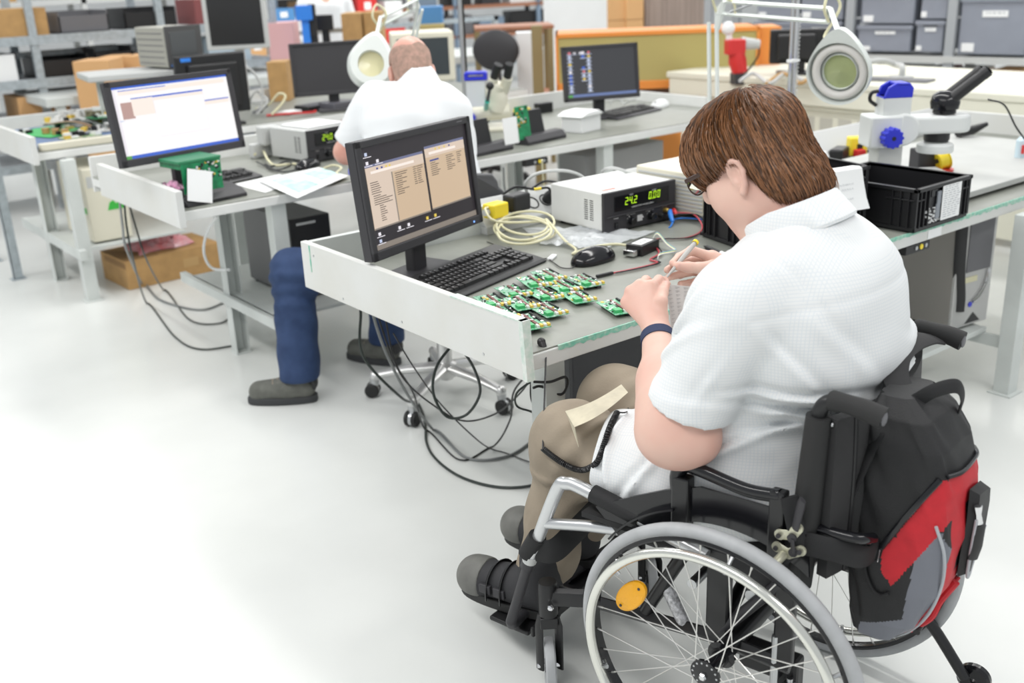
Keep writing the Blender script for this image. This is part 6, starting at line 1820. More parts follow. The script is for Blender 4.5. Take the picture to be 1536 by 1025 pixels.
S.ell(h2(0, 0.055, -0.11), (0.045, 0.042, 0.03), rt2, 0.03); S.cap(h2(0, 0.10, 0), h2(0, 0.122, -0.04), 0.010, 0.015, 0.012)
for sx in (-1, 1):
    S.ell(h2(0.083 * sx, -0.005, -0.035), (0.011, 0.019, 0.033), rt2, 0.008); S.ell(h2(0.031 * sx, 0.105, 0.003), (0.02, 0.012, 0.012), rt2, 0.012, True); S.ell(h2(0.031 * sx, 0.094, 0.0), (0.012,) * 3, rt2, 0.004)
S.cap(h2(-0.022, 0.098, -0.080), h2(0.022, 0.098, -0.080), 0.008, 0.008, 0.008)
S.cap(h2(0, -0.045, -0.05), H2 + np.array([-0.03, -0.10, -0.21]), 0.062, 0.070, 0.03)
bd = S.surf()
# arms: sleeve end, elbow, hand on the bench
LSh, LEl, LHd = l2(atd(561, 158, 4.02)), l2(atd(519, 228, 4.10)), l2(atd(545, 246, 4.42))
RSh, REl, RHd = l2(atd(674, 172, 3.95)), l2(atd(684, 236, 4.05)), l2(atd(655, 230, 4.40))
for a, b, c in ((LSh, LEl, LHd), (RSh, REl, RHd)):
    lo = np.minimum(np.minimum(a, b), c) - 0.13; hi = np.maximum(np.maximum(a, b), c) + 0.13
    S = SDF(lo, hi, 0.004)
    S.cap(a, b, 0.055, 0.046, 0.02); S.cap(b, c, 0.046, 0.028, 0.02)
    d = (c - b) / np.linalg.norm(c - b); sd = np.cross(d, [0, 0, 1.0]); sd /= np.linalg.norm(sd)
    w0 = c
    fs = []
    for k, off in enumerate((-0.027, -0.009, 0.009, 0.027)):
        k1 = c + d * 0.085 + sd * off; k2 = k1 + d * (0.035 - 0.004 * abs(k - 1)) + np.array([0, 0, -0.006]); k3 = k2 + d * 0.018 + np.array([0, 0, -0.018]); k4 = k3 + np.array([0, 0, -0.016]) - d * 0.004
        fs.append(([k1, k2, k3, k4], [.0115, .0095, .0085, .0075]))
    tb = c + d * 0.03 + sd * 0.03 * (1 if a is LSh else -1)
    hand(S, w0, fs, ([tb, tb + d * 0.035 + sd * 0.012 * (1 if a is LSh else -1), tb + d * 0.062 + np.array([0, 0, -0.010]), tb + d * 0.08 + np.array([0, 0, -0.016])], [.015, .012, .0105, .009]))
    S.surf(bd)
sk2 = ob('body', bd, [mat('ruddy_skin', (0.66, 0.37, 0.29), 0.45, vary=0.12, vscale=10, vcol=(0.60, 0.29, 0.23), sss=0.05)], p2)
# short grey hair fringe round the bald crown
S = SDF(H2 - np.array([0.2, 0.2, 0.2]), H2 + np.array([0.2, 0.2, 0.2]), 0.004)
S.ell(h2(0, -0.002, 0.018), (0.0835, 0.1035, 0.0915), rt2); S.ell(h2(0, -0.040, -0.050), (0.076, 0.070, 0.085), rt2, 0.03)
hm = S.surf(); V = np.array(hm.v); q = V - H2; x, y, z = q @ r2, q @ F2, q @ U2
rng2 = np.random.default_rng(2)
keep = (y < 0.035) & (z < 0.050 - 0.30 * np.maximum(0, 0.035 - np.abs(x)) + 0.006 * np.sin(60 * x)) & (z > -0.13) & ~((np.abs(x) > 0.06) & (z < -0.002) & (y > -0.030))
idx = np.cumsum(keep) - 1; mm = M(); mm.v = [tuple(v) for v in V[keep]]; mm.f = [[int(idx[i]) for i in f] for f in hm.f if all(keep[i] for i in f)]; mm.mi = [0] * len(mm.f); mm.sm = [True] * len(mm.f)
ob('hair', mm, mat('cropped_grey_hair', (0.30, 0.20, 0.155), 0.75, vary=0.45, vscale=60, vcol=(0.46, 0.28, 0.22), bump=0.5, bscale=500), p2)
# shirt
S = SDF((-0.55, -0.35, 0.40), (0.65, 0.62, 1.25), 0.007)
C1, C2 = LSh * 0.5 + RSh * 0.5, np.array([0.0, 0.0, 0.55])
S.cap(LSh + np.array([0.02, 0, 0]), RSh + np.array([-0.02, 0, 0]), 0.080, 0.080, 0.03)
S.cap(C1 + np.array([-0.06, -0.02, -0.05]), C2 + np.array([-0.05, 0, 0.1]), 0.155, 0.165, 0.05); S.cap(C1 + np.array([0.06, -0.05, -0.05]), C2 + np.array([0.06, -0.02, 0.1]), 0.155, 0.165, 0.05)
S.ell(C2 + np.array([0, 0, 0.06]), (0.22, 0.18, 0.15), None, 0.04)
S.cap((-0.10, 0.02, 0.555), (-0.235, 0.20, 0.545), 0.112, 0.104, 0.03)
nk = H2 + np.array([-0.03, -0.10, -0.21])
S.cap(LSh * 0.75 + RSh * 0.25 + np.array([0, 0, 0.01]), nk + np.array([0, 0, 0.015]), 0.07, 0.074, 0.04); S.cap(RSh * 0.75 + LSh * 0.25 + np.array([0, 0, 0.01]), nk + np.array([0, 0, 0.015]), 0.07, 0.074, 0.04)
S.cap(nk + np.array([0, 0.0, 0.01]), nk + np.array([0.008, 0.015, 0.150]), 0.086, 0.080, 0.02); S.cut(nk + np.array([0.018, 0.045, 0.115]), (-0.10, -0.28, 1.0)) if False else None
for a, b in ((LSh, LEl), (RSh, REl)):
    e = a + (b - a) * 0.98
    S.cap(a, e, 0.084, 0.066, 0.03)
S.warp(lambda X, Y, Z: 0.004 * np.sin(2 * math.pi * (X * 5 + Z * 4 + 0.6 * np.sin(6 * Y + 5 * Z))) * np.sin(2 * math.pi * (Z * 3 - X * 2)) + 0.003 * np.exp(-((Z - C1[2] + 0.03 + 0.2 * np.abs(X - C1[0])) / 0.006) ** 2))
for a, b, c in ((LSh, LEl, LHd), (RSh, REl, RHd)):
    u_ = (b - a) / np.linalg.norm(b - a)
    local_cut(S, a + (b - a) * 0.86, u_, b + u_ * 0.02, 0.12)
S.cut((0, 0, 0.50), (0, 0, -1), 0.005)
ob('shirt', S.surf(smooth=2), WSHIRT, p2)
# jeans
S = SDF((-0.70, -0.25, 0.05), (0.40, 0.75, 0.72), 0.007)
Lk, La = l2((1.735, 3.660, 0.505)), l2((1.675, 3.575, 0.115)); Rk, Ra = l2((2.26, 3.80, 0.51)), l2((2.15, 3.69, 0.115))
S.ell((0, 0.0, 0.54), (0.20, 0.17, 0.10))
S.cap((-0.11, 0.03, 0.54), Lk, 0.098, 0.080, 0.03); S.cap(Lk, La, 0.084, 0.082, 0.04); S.cap((0.12, 0.02, 0.54), Rk, 0.098, 0.08, 0.03); S.cap(Rk, Ra, 0.080, 0.076, 0.04)
S.warp(lambda X, Y, Z: 0.005 * np.exp(-((Z - 0.46) / 0.09) ** 2) * np.sin(2 * math.pi * (Z * 16 + Y * 6 + X * 5)) + 0.0025 * np.sin(2 * math.pi * (Z * 6 + X * 4 + Y * 5)))
S.cut((0, 0, 0.095), (0, 0, -1))
ob('jeans', S.surf(), JEAN, p2)
def safety_shoe(heel, toe):
    heel, toe = l2(heel), l2(toe)
    u = toe - heel; Ln = np.linalg.norm(u); u /= Ln; wv = np.array([u[1], -u[0], 0]); z = np.array([0, 0, 1.0])
    P = lambda a, b, c: heel + u * a * Ln + wv * b + z * c
    lo = np.minimum(heel, toe) - 0.1; hi = np.maximum(heel, toe) + 0.14
    S = SDF(lo, hi, 0.004)
    S.cap(P(0.16, 0, 0.055), P(0.42, 0, 0.06), 0.040, 0.044, 0.02); S.cap(P(0.4, 0, 0.055), P(0.82, 0, 0.045), 0.047, 0.044, 0.02); S.cap(P(0.2, 0, 0.07), P(0.24, 0, 0.115), 0.040, 0.040, 0.02)
    S.cut(P(0, 0, 0.022), -z); S.cut(P(0.24, 0, 0.118), z)
    o = ob('shoe', S.surf(), SAFE, p2)
    ol = [((0.5 - 0.5 * math.cos(t)) * Ln, 0.050 * abs(math.sin(t)) ** 0.6 * (0.86 + 0.22 * (0.5 - 0.5 * math.cos(t))) * (-1 if math.sin(t) > 0 else 1)) for t in np.linspace(0, 2 * math.pi, 37)[:-1]]
    mx = Matrix.Identity(4)
    for i, vv in enumerate((u, -wv, z)): mx.col[i][:3] = Vector(vv)
    mx.col[3][:3] = Vector(heel)
    m = M(); m.prism([(a, b) for a, b in ol], 0.030, mx); ob('sole', m, mat('dark_grey_sole', (0.045, 0.047, 0.05), 0.7), o, 0.006)
    m = M(); m.tube(cr([P(0.02, 0.03, 0.075), P(0.0, 0, 0.082), P(0.02, -0.03, 0.075)], 6), 0.014, 10, flat=(1.6, 0.5)); ob('heel_counter', m, mat('black_shoe_panel', (0.03, 0.03, 0.032), 0.7), o)
    m = M(); m.torus(0.042, 0.006, 30, 8, Matrix.Translation(P(0.23, 0, 0.116)) @ Matrix.Rotation(R(10), 4, 'X')); ob('collar_lining', m, mat('orange_shoe_lining', (0.55, 0.17, 0.03), 0.8), o)
    m = M(); m.cyl(P(0.22, 0, 0.09), P(0.22, 0, 0.16), 0.036, 18, 0.040); ob('sock', m, BLACK, o)
    m = M()
    for k in range(4):
        a = 0.36 + 0.075 * k; m.tube(cr([P(a, 0.028, 0.098 - 0.004 * k), P(a + 0.03, 0, 0.109 - 0.005 * k), P(a + 0.01, -0.028, 0.098 - 0.004 * k)], 5), 0.003, 6)
    ob('laces', m, mat('tan_lace', (0.30, 0.24, 0.18), 0.8), o)
safety_shoe((1.715, 3.522, 0), (1.500, 3.700, 0)); safety_shoe((2.165, 3.62, 0), (2.060, 3.875, 0))
# belt-side hand rests are above; chair
POL = mat('polished_aluminium', (0.72, 0.72, 0.71), 0.32, 0.75)
ch = thing('office_chair', (2.12, 3.2, 0), 0, 'office chair with chrome star base under the balding person', 'office chair')
m = M(); m.cyl((0, 0, 0.075), (0, 0, 0.26), 0.028, 20); m.cyl((0, 0, 0.26), (0, 0, 0.41), 0.022, 20); ob('column', m, POL, ch)
m = M(); m.lathe([(0, 0.09), (0.045, 0.09), (0.05, 0.11), (0.045, 0.14), (0.03, 0.15), (0, 0.15)], 24); ob('hub', m, POL, ch)
a0 = math.atan2(3.42 - 3.2, 1.926 - 2.12)
for k in range(5):
    a = math.atan2(-0.145, -0.257) + k * 2 * math.pi / 5
    d = Vector((math.cos(a), math.sin(a), 0))
    m = M(); m.tube([Vector((0, 0, 0.125)) + d * 0.03, d * 0.16 + Vector((0, 0, 0.115)), d * 0.285 + Vector((0, 0, 0.092))], [0.026, 0.022, 0.018], 10, flat=(0.8, 1.1)); m.ball(d * 0.288 + Vector((0, 0, 0.088)), 0.022, 14); ob('base_arm', m, POL, ch)
    m = M(); m.cyl(d * 0.29 + Vector((0, 0, 0.05)), d * 0.29 + Vector((0, 0, 0.085)), 0.018, 12)
    t_ = Vector((-d.y, d.x, 0)); c_ = d * 0.30 + Vector((0, 0, 0.029))
    m.lathe([(0, -0.006), (0.027, -0.006), (0.027, 0.006), (0, 0.006)], 20, frame(c_, d, z=t_)); cs = ob('caster', m, STEEL, ch)
    for s_ in (-1, 1):
        m = M(); m.lathe([(0, -0.009), (0.024, -0.009), (0.029, -0.005), (0.029, 0.005), (0.024, 0.009), (0, 0.009)], 22, frame(c_ + t_ * 0.016 * s_, d, z=t_)); ob('caster_wheel', m, RUBBER, cs)
S = SDF((-0.3, -0.3, 0.36), (0.32, 0.34, 0.56), 0.008)
S.cap((-0.13, -0.08, 0.435), (0.13, -0.08, 0.435), 0.05, 0.05, 0.03); S.cap((-0.13, 0.16, 0.435), (0.13, 0.16, 0.435), 0.05, 0.05, 0.06); S.cap((0, -0.08, 0.435), (0, 0.16, 0.435), 0.055, 0.055, 0.06); S.cap((-0.13, -0.08, 0.435), (-0.13, 0.16, 0.435), 0.05, 0.05, 0.05); S.cap((0.13, -0.08, 0.435), (0.13, 0.16, 0.435), 0.05, 0.05, 0.05)
ob('seat', S.surf(), UPH, ch)
CH2O = np.array((2.12, 3.2, 0))
bpx = [atd(640, 272, 3.62), atd(712, 262, 3.66), atd(738, 262, 3.68), atd(746, 272, 3.69), atd(748, 282, 3.69), atd(757, 288, 3.70), atd(757, 330, 3.72), atd(735, 372, 3.74), atd(640, 372, 3.70)]
bpx = [p - CH2O for p in bpx]
cen = sum(bpx) / len(bpx); bk = np.array([-0.55, -0.83, 0.05])
m = M(); n_ = len(bpx); m.add(bpx + [p - bk * 0.045 for p in bpx], [list(range(n_)), list(range(n_, 2 * n_))[::-1]] + [(i, n_ + i, n_ + (i + 1) % n_, (i + 1) % n_) for i in range(n_)], 0, False); ob('backrest', m, mat('dark_grey_seat_shell', (0.055, 0.056, 0.060), 0.55), ch, 0.006)
m = M(); m.tube(cr([(0.0, -0.06, 0.40), (-0.02, -0.22, 0.42), cen + np.array([0, 0, -0.1])], 8), 0.018, 10, flat=(0.5, 1.5)); ob('back_bracket', m, BLACK, ch)

# ================================================================ things on and under the middle bench
uiW = [(0, 0, 1, 1, 'white'), (0, 0, 1, 0.03, 'blue'), (0, 0.955, 1, 1, 'blue'), (0, 0.955, 0.05, 1, 'green'), (0, 0.03, 0.03, 0.955, 'pale'), (0.05, 0.05, 0.45, 0.062, 'blue'), (0.05, 0.062, 0.46, 0.115, 'cream'), (0.045, 0.12, 0.46, 0.125, 'pale'),
       (0.05, 0.22, 0.15, 0.45, 'brown'), (0.14, 0.17, 0.33, 0.185, 'blue'), (0.14, 0.185, 0.32, 0.42, 'cream'), (0.32, 0.17, 0.76, 0.193, 'blue'), (0.32, 0.193, 0.76, 0.76, 'pale'), (0.325, 0.20, 0.755, 0.75, 'white'), (0.325, 0.20, 0.755, 0.24, 'cream'),
       (0.76, 0.33, 0.98, 0.347, 'blue'), (0.76, 0.347, 0.98, 0.40, 'cream'), (0.05, 0.47, 0.30, 0.475, 'pale'), (0.45, 0.05, 0.97, 0.11, 'cream'), (0.40, 0.25, 0.403, 0.70, 'pale'), (0.46, 0.25, 0.463, 0.60, 'pale'), (0.02, 0.46, 0.05, 0.475, 'ico')]
monitor('wide monitor with a bright white desktop on the left end of the middle bench', (1.542, 4.122, T2), R(11.1), 0.56, 0.322, 1.09 - T2, R(7.4), uiW, 0.022)
uiI = [(0, 0, 1, 1, 'darkn'), (0, 0.945, 1, 1, 'barb'), (0, 0.95, 0.07, 1, 'green')]
ri = random.Random(9)
for c, rows_ in ((0.03, 11), (0.22, 8), (0.30, 11)):
    for r_ in range(rows_):
        if c == 0.22 and r_ in (2, 3, 8): continue
        y = 0.05 + r_ * 0.079; uiI.append((c + ri.uniform(0, .01), y, c + 0.042, y + 0.048, ri.choice(['ico', 'ico', 'icoR', 'icoY', 'pale', 'blue']))); uiI.append((c - 0.018, y + 0.052, c + 0.065, y + 0.066, 'ico'))
for c in (0.11, 0.19): uiI.append((c, 0.06, c + 0.03, 0.09, 'pale')); uiI.append((c - 0.01, 0.10, c + 0.045, 0.11, 'ico'))
monitor('dark monitor full of small desktop icons at the right end of the middle bench', (4.09, 4.40, T2), R(-19.7), 0.453, 0.30, 1.02 - T2, R(7.1), uiI, 0.018)
keyboard('black keyboard below the bright white desktop monitor', atz(395, 266, T2), R(13), w=0.43, d=0.16, keys=False)
keyboard('grey black keyboard in front of the monitor full of icons', (4.50, 4.33, T2), R(12), w=0.45, d=0.16, keys=False, col=DARKG)
mouse('white mouse on the middle bench beside the icon monitor keyboard', atz(990, 161, T2), R(15), PAPER, s=1.3)
mouse('black mouse lying among cables before the second power supply', atz(462, 252, T2), R(20), BLACKG, s=1.2)
def dock(label, loc, rz, w, pcb=False):
    t = thing('fixture_dock', loc, rz, label, 'test fixture', 'black test fixtures on the middle bench')
    m = M(); m.prism([(0, 0), (0.12, 0), (0.12, 0.030), (0.07, 0.045), (0.02, 0.042), (0, 0.016)], w, Matrix(((0, 0, 1, 0), (1, 0, 0, 0), (0, 1, 0, 0), (0, 0, 0, 1)))); ob('base', m, DARKG, t, 0.004)
    m = M(); m.bb((w * 0.40, -0.0015, 0.004), (w * 0.72, 0.008, 0.014)); ob('slot', m, BLACK, t)
    m = M(); m.add([(0.0, 0.055, 0.03), (w * 0.66, 0.055, 0.03), (w * 0.66, 0.085, 0.155), (0.0, 0.085, 0.155), (0.0, 0.075, 0.03), (w * 0.66, 0.075, 0.03), (w * 0.66, 0.10, 0.155), (0, 0.10, 0.155)], [(0, 1, 2, 3), (7, 6, 5, 4), (0, 4, 5, 1), (1, 5, 6, 2), (2, 6, 7, 3), (3, 7, 4, 0)], 0, False); ob('back_plate', m, BLACK, t, 0.002)
    return t
dk = R(9)
dock('black test fixture nearest the balding person on the middle bench', (2.84, 3.915, T2), dk, 0.26)
dock('black test fixture next to the white box on the middle bench', (3.20, 3.97, T2), dk, 0.29)
def upright_pcb(label, loc, rz, w, h, lean, mt=PCB):
    t = thing('circuit_board', loc, rz, label, 'circuit board')
    T = Matrix.Rotation(-lean, 4, 'X')
    m = M(); m.bb((0, 0, 0), (w, 0.002, h), T); ob('board', m, mt, t)
    r = random.Random(31); m = M()
    for k in range(22):
        x, z = r.uniform(0.08, 0.9) * w, r.uniform(0.4, 0.95) * h; m.bb((x - 0.005, -0.006, z - 0.004), (x + 0.005, 0, z + 0.004), T, mi=r.choice([0, 0, 1, 2, 4]))
    o = ob('components', m, COMPM, t); o['kind'] = 'stuff'
    return t
upright_pcb('green board standing upright in the fixture by the white box', (3.155, 3.99, T2 + 0.03), dk, 0.095, 0.16, R(8))
m = M(); m.bb((0, 0, 0), (0.10, 0.0012, 0.125), Matrix.Rotation(R(-6), 4, 'X')); single('paper_note', m, PAPER, 'white note standing in front of the upright green board', 'note', loc=(3.045, 3.955, T2 + 0.025), rz=dk)
t = thing('paper_box', (3.62, 4.05, T2), R(12), 'white carton box beside the right black test fixture', 'box'); m = M(); m.bb((0, 0, 0), (0.17, 0.13, 0.085)); ob('box_body', m, PAPER, t, 0.003); m = M(); m.prism([(-0.03, 0.085), (0.175, 0.085), (0.13, 0.108), (0.03, 0.105)], 0.16, Matrix(((1, 0, 0, 0), (0, 0, -1, 0.14), (0, 1, 0, 0), (0, 0, 0, 1)))); ob('lid', m, PAPER, t, 0.003)
t = thing('foam_tray', atz(712, 186, T2), R(10), 'small black tray with clear lid behind the left test fixture', 'tray'); m = M(); m.bb((-0.07, -0.05, 0), (0.07, 0.05, 0.04)); ob('tray_body', m, BLACK, t, 0.003); m = M(); m.ball((0, 0, 0.042), (0.055, 0.038, 0.014), 16); ob('lid', m, mat('smoky_plastic', (0.10, 0.09, 0.10), 0.2), t)
pk = np.array([3.86, 4.84, T2]); t = thing('plug_adapter', pk, 0, 'yellow plug adapter at the back of the middle bench', 'plug adapter'); m = M(); m.bb((-0.05, -0.025, 0), (0.05, 0.025, 0.045)); ob('body', m, YELLOW, t, 0.006)
pk = np.array([4.03, 4.84, T2]); t = thing('power_brick', pk, 0, 'black power brick at the back of the middle bench', 'power brick'); m = M(); m.bb((-0.06, -0.025, 0), (0.05, 0.025, 0.06)); ob('body', m, BLACK, t, 0.006)
# left end: test fixture with the green module, paper, pink bag, sheets
t2d = thing('fixture_dock', (1.445, 3.900, T2), R(9), 'black test fixture at the left end of the middle bench', 'test fixture', 'black test fixtures on the middle bench')
m = M(); m.prism([(0, 0), (0.16, 0), (0.16, 0.045), (0.10, 0.045), (0.03, 0.032), (0, 0.014)], 0.27, Matrix(((0, 0, 1, 0), (1, 0, 0, 0), (0, 1, 0, 0), (0, 0, 0, 1)))); ob('base', m, DARKG, t2d, 0.004)
m = M(); m.bb((0.09, -0.0015, 0.003), (0.19, 0.008, 0.012)); ob('slot', m, BLACK, t2d)
m = M(); m.bb((-0.045, 0.05, 0.03), (0.02, 0.20, 0.045)); ob('side_wing', m, BLACK, t2d, 0.004)
t = thing('circuit_module', (1.452, 3.935, T2 + 0.045), R(9), 'green boxy circuit module sitting in the left test fixture', 'circuit module')
m = M(); m.bb((0, 0, 0.0), (0.175, 0.003, 0.125)); m.bb((0.0, 0.003, 0.095), (0.175, 0.16, 0.122)); ob('board', m, PCB, t, 0.003)
m = M(); m.bb((-0.012, -0.004, 0.118), (0.178, 0.165, 0.130)); ob('lid', m, mat('green_lid', (0.03, 0.22, 0.10), 0.45), t, 0.003)
r = random.Random(6); m = M()
for k in range(46): x, z = r.uniform(0.03, 0.165), r.uniform(0.05, 0.112); m.bb((x - 0.004, -0.005, z - 0.003), (x + 0.004, 0, z + 0.003), mi=r.choice([0, 0, 0, 1, 2, 4]))
o = ob('components', m, COMPM, t); o['kind'] = 'stuff'
m = M(); m.bb((0, 0, 0), (0.105, 0.0014, 0.125), Matrix.Rotation(R(-14), 4, 'X') @ Matrix.Rotation(R(16), 4, 'Y')); single('paper_note', m, PAPER, 'white note leaning on the green boxy circuit module', 'note', loc=(1.445, 3.895, T2 + 0.030), rz=R(9))
def crumple(name, c, rx, ry, h, mt, label, cat, seed, rz=0.0):
    r = np.random.default_rng(seed); n = 22; hh = r.normal(size=(n, n))
    for _ in range(2): hh = (hh + np.roll(hh, 1, 0) + np.roll(hh, -1, 1) + np.roll(hh, 1, 1)) / 3
    hh = np.abs(hh); g = []
    for i in range(n):
        row = []
        for j in range(n):
            u, v = 2 * i / (n - 1) - 1, 2 * j / (n - 1) - 1
            e = max(0.0, (1 - u * u) * (1 - v * v)) ** 0.5
            row.append((u * rx * (1 + 0.1 * math.sin(5 * v)), v * ry * (1 + 0.12 * math.sin(4 * u)), 0.002 + h * e * (0.45 + 0.9 * min(1.0, hh[i, j]))))
        g.append(row)
    m = M(); m.sheet(g, 0.001); return single(name, m, mt, label, cat, loc=c, rz=rz)
PINKB = mat('pink_antistatic_film', (0.80, 0.42, 0.62), 0.3, vary=0.3, vscale=25)
crumple('plastic_bag', (1.48, 4.16, T2), 0.085, 0.11, 0.05, PINKB, 'pink antistatic bag behind the side board of the middle bench', 'plastic bag', 3)
def sheet_paper(corners, label, lift=0.002, printed=None):
    g = []
    for i in range(9):
        u = i / 8; row = []
        for j in range(9):
            v = j / 8
            p = (np.array(corners[0]) * (1 - u) + np.array(corners[3]) * u) * (1 - v) + (np.array(corners[1]) * (1 - u) + np.array(corners[2]) * u) * v
            row.append(p + np.array([0, 0, lift + 0.004 * math.sin(math.pi * u) * math.sin(math.pi * v) + 0.005 * (u - 0.5) ** 2]))
        g.append(row)
    m = M(); m.sheet(g, 0.0005); G = np.array(g)
    for k, (i0, i1, j0, j1) in enumerate(printed or []):
        for i in range(i0, i1):
            for j in range(j0, j1): m.add([G[i, j] + [0, 0, .001], G[i, j + 1] + [0, 0, .001], G[i + 1, j + 1] + [0, 0, .001], G[i + 1, j] + [0, 0, .001]], [(0, 1, 2, 3)], 1, False)
    return single('paper_sheet', m, [PAPER, mat('pale_teal_print', (0.52, 0.74, 0.72), 0.7, vary=0.3, vscale=30)], label, 'paper', 'papers on the middle bench', loc=corners[0], world=True)
cz = lambda x, y, z=T2: atz(x, y, z)
sheet_paper([cz(446, 301, T2 + 0.004), cz(523, 267, T2 + 0.004), cz(478, 254, T2 + 0.004), cz(388, 274, T2 + 0.004)], 'white sheet with teal printing hanging over the edge of the middle bench', 0.008, [(1, 4, 1, 4), (2, 7, 5, 8), (4, 7, 1, 3)])
sheet_paper([cz(398, 290), cz(440, 276), cz(420, 262), cz(352, 277)], 'white sheet lying under the printed one beside the keyboard', 0.001)
psu2, _f = power_supply('grey power supply with green digits on the middle bench beside the balding person', (2.235, 4.395, T2), R(9), 0.30, 0.30, 0.150, ('24.0', '2.00'.replace('.', '.')), body_m=LIGHTG)
m = M(); m.bb((0.05, 0.06, 0.1515), (0.27, 0.28, 0.158)); o = single('paper_stack', m, PAPER, 'white papers lying on top of the grey power supply', 'papers', loc=(2.235, 4.395, T2), rz=R(9), bevel=0.002)
pk = aty(404, 215, 4.75); t = thing('plug_adapter', (pk[0], 4.75, T2), R(5), 'white plug adapter left of the grey power supply', 'plug adapter'); m = M(); m.bb((-0.05, -0.04, 0.06), (0.05, 0.03, 0.15)); m.bb((-0.09, 0.0, 0.0), (0.09, 0.05, 0.07)); ob('body', m, LIGHTG, t, 0.008)
for k, (pts, r_, mt, lab) in enumerate((
        ([(382, 232, .02), (392, 222, .03), (402, 240, .02), (413, 248, .01), (440, 246, .005), (452, 250, .005)], .006, BEIGEC, 'cream cable bending over the middle bench left of the grey power supply'),
        ([(385, 243, .01), (405, 250, .006), (430, 242, .02), (436, 248, .01), (415, 255, .006), (398, 246, .01)], .004, BLACK, 'black cable knotted left of the grey power supply'),
        ([(400, 252, .006), (425, 258, .006), (445, 254, .006), (452, 246, .01), (440, 240, .02)], .004, BLACK, 'black cable looped in front of the grey power supply'),
        ([(485, 253, .006), (500, 248, .02), (512, 252, .015), (505, 260, .008), (515, 266, .006)], .005, BEIGEC, 'cream cable beside the elbow of the balding person'))):
    wcable('cable', [(x, y, T2 + 0.004 + dz) for x, y, dz in pts], r_, mt, lab)
p = cz(526, 262); _sd = pen('blue screwdriver lying next to the elbow of the balding person', p, p + np.array([0.05, 0.09, 0.005]), 0.009, BLUE, BLUE, 'screwdriver')
# cables behind the icon monitor
wcable('cable', [(915, 158, T2 + .01), (918, 150, T2 + .04), (930, 150, T2 + .03), (936, 156, T2 + .01), (945, 152, T2 + .03), (955, 148, T2 + .05)], .005, LIGHTG, 'grey cables curling behind the icon monitor foot')
# under-bench: computers, strips, shelf clutter
def tower(label, loc, rz, w, d, h, bm, fm, kind=0):
    t = thing('computer_tower', loc, rz, label, 'computer')
    m = M(); m.bb((0, 0.012, 0.01), (w, d, h)); ob('case', m, bm, t, 0.004)
    m = M(); m.bb((0, 0, 0.01), (w, 0.014, h)); fp = ob('front_panel', m, fm, t, 0.004)
    m = M()
    for x in (0.02, w - 0.02):
        for y in (0.04, d - 0.04): m.cyl((x, y, 0), (x, y, 0.012), 0.012, 10)
    ob('feet', m, RUBBER, t)
    return t, fp
t, fp = tower('grey computer tower with black front on the shelf under the middle bench', (1.885, 3.955, 0.28), 0, 0.19, 0.47, 0.355, mat('dark_grey_case', (0.16, 0.16, 0.165), 0.5), BLACK); m = M(); m.bb((0.03, -0.002, 0.325), (0.12, 0, 0.335)); ob('drive_slot', m, LIGHTG, fp)
t = thing('glass_jar', (2.185, 3.86, 0.28), 0, 'cloudy jar with yellow contents on the shelf under the middle bench', 'jar'); m = M(); m.lathe([(0, 0.002), (0.05, 0.002), (0.052, 0.012), (0.052, 0.11), (0.045, 0.125), (0, 0.125)], 24); ob('body', m, mat('cloudy_glass', (0.55, 0.58, 0.50), 0.25, alpha=0.6), t); m = M(); m.lathe([(0, 0.012), (0.044, 0.012), (0.044, 0.045), (0, 0.05)], 20); m.lathe([(0, 0.09), (0.044, 0.09), (0.044, 0.11), (0, 0.112)], 20); ob('contents', m, YELLOW, t)
t = thing('computer_tower', (3.60, 4.0, 0.0), R(4), 'grey computer with a round vent under the right part of the middle bench', 'computer'); m = M(); m.bb((0, 0, 0.30), (0.62, 0.2, 0.66)); ob('case', m, mat('mid_grey_case', (0.30, 0.30, 0.30), 0.5), t, 0.005); m = M(); m.lathe([(0.0, 0), (0.042, 0), (0.047, 0.006), (0.03, 0.008), (0, 0.006)], 24, frame((0.19, 0, 0.50), (1, 0, 0), z=(0, -1, 0))); ob('round_vent', m, LIGHTG, t); m = M(); m.bb((0.02, 0.02, 0), (0.06, 0.18, 0.3)); m.bb((0.56, 0.02, 0), (0.6, 0.18, 0.3)); ob('stand', m, GREYM, t)
def under_strip(label, loc, rz=0.0):
    t = thing('earthing_strip', loc, rz, label, 'earthing strip', 'black earthing strips under the bench edges'); m = M(); m.bb((-0.07, 0, 0), (0.07, 0.03, 0.030)); ob('body', m, BLACK, t, 0.002); m = M(); m.lathe([(0, 0), (0.009, 0), (0.009, 0.003), (0, 0.003)], 16, frame((0.018, 0, 0.016), (1, 0, 0), z=(0, -1, 0))); ob('yellow_stud', m, YELLOW, t)
    m = M(); m.lathe([(0, 0), (0.007, 0), (0.007, 0.003), (0, 0.003)], 12, frame((-0.012, 0, 0.016), (1, 0, 0), z=(0, -1, 0))); m.lathe([(0, 0), (0.007, 0), (0.007, 0.003), (0, 0.003)], 12, frame((0.045, 0, 0.016), (1, 0, 0), z=(0, -1, 0))); ob('steel_studs', m, STEEL, t)
under_strip('black earthing strip with yellow stud under the middle bench edge', (3.16, 3.862, T2 - 0.075))
under_strip('black earthing strip with yellow stud under the edge beneath the label crate', (3.085, 1.803, T1 - 0.077))
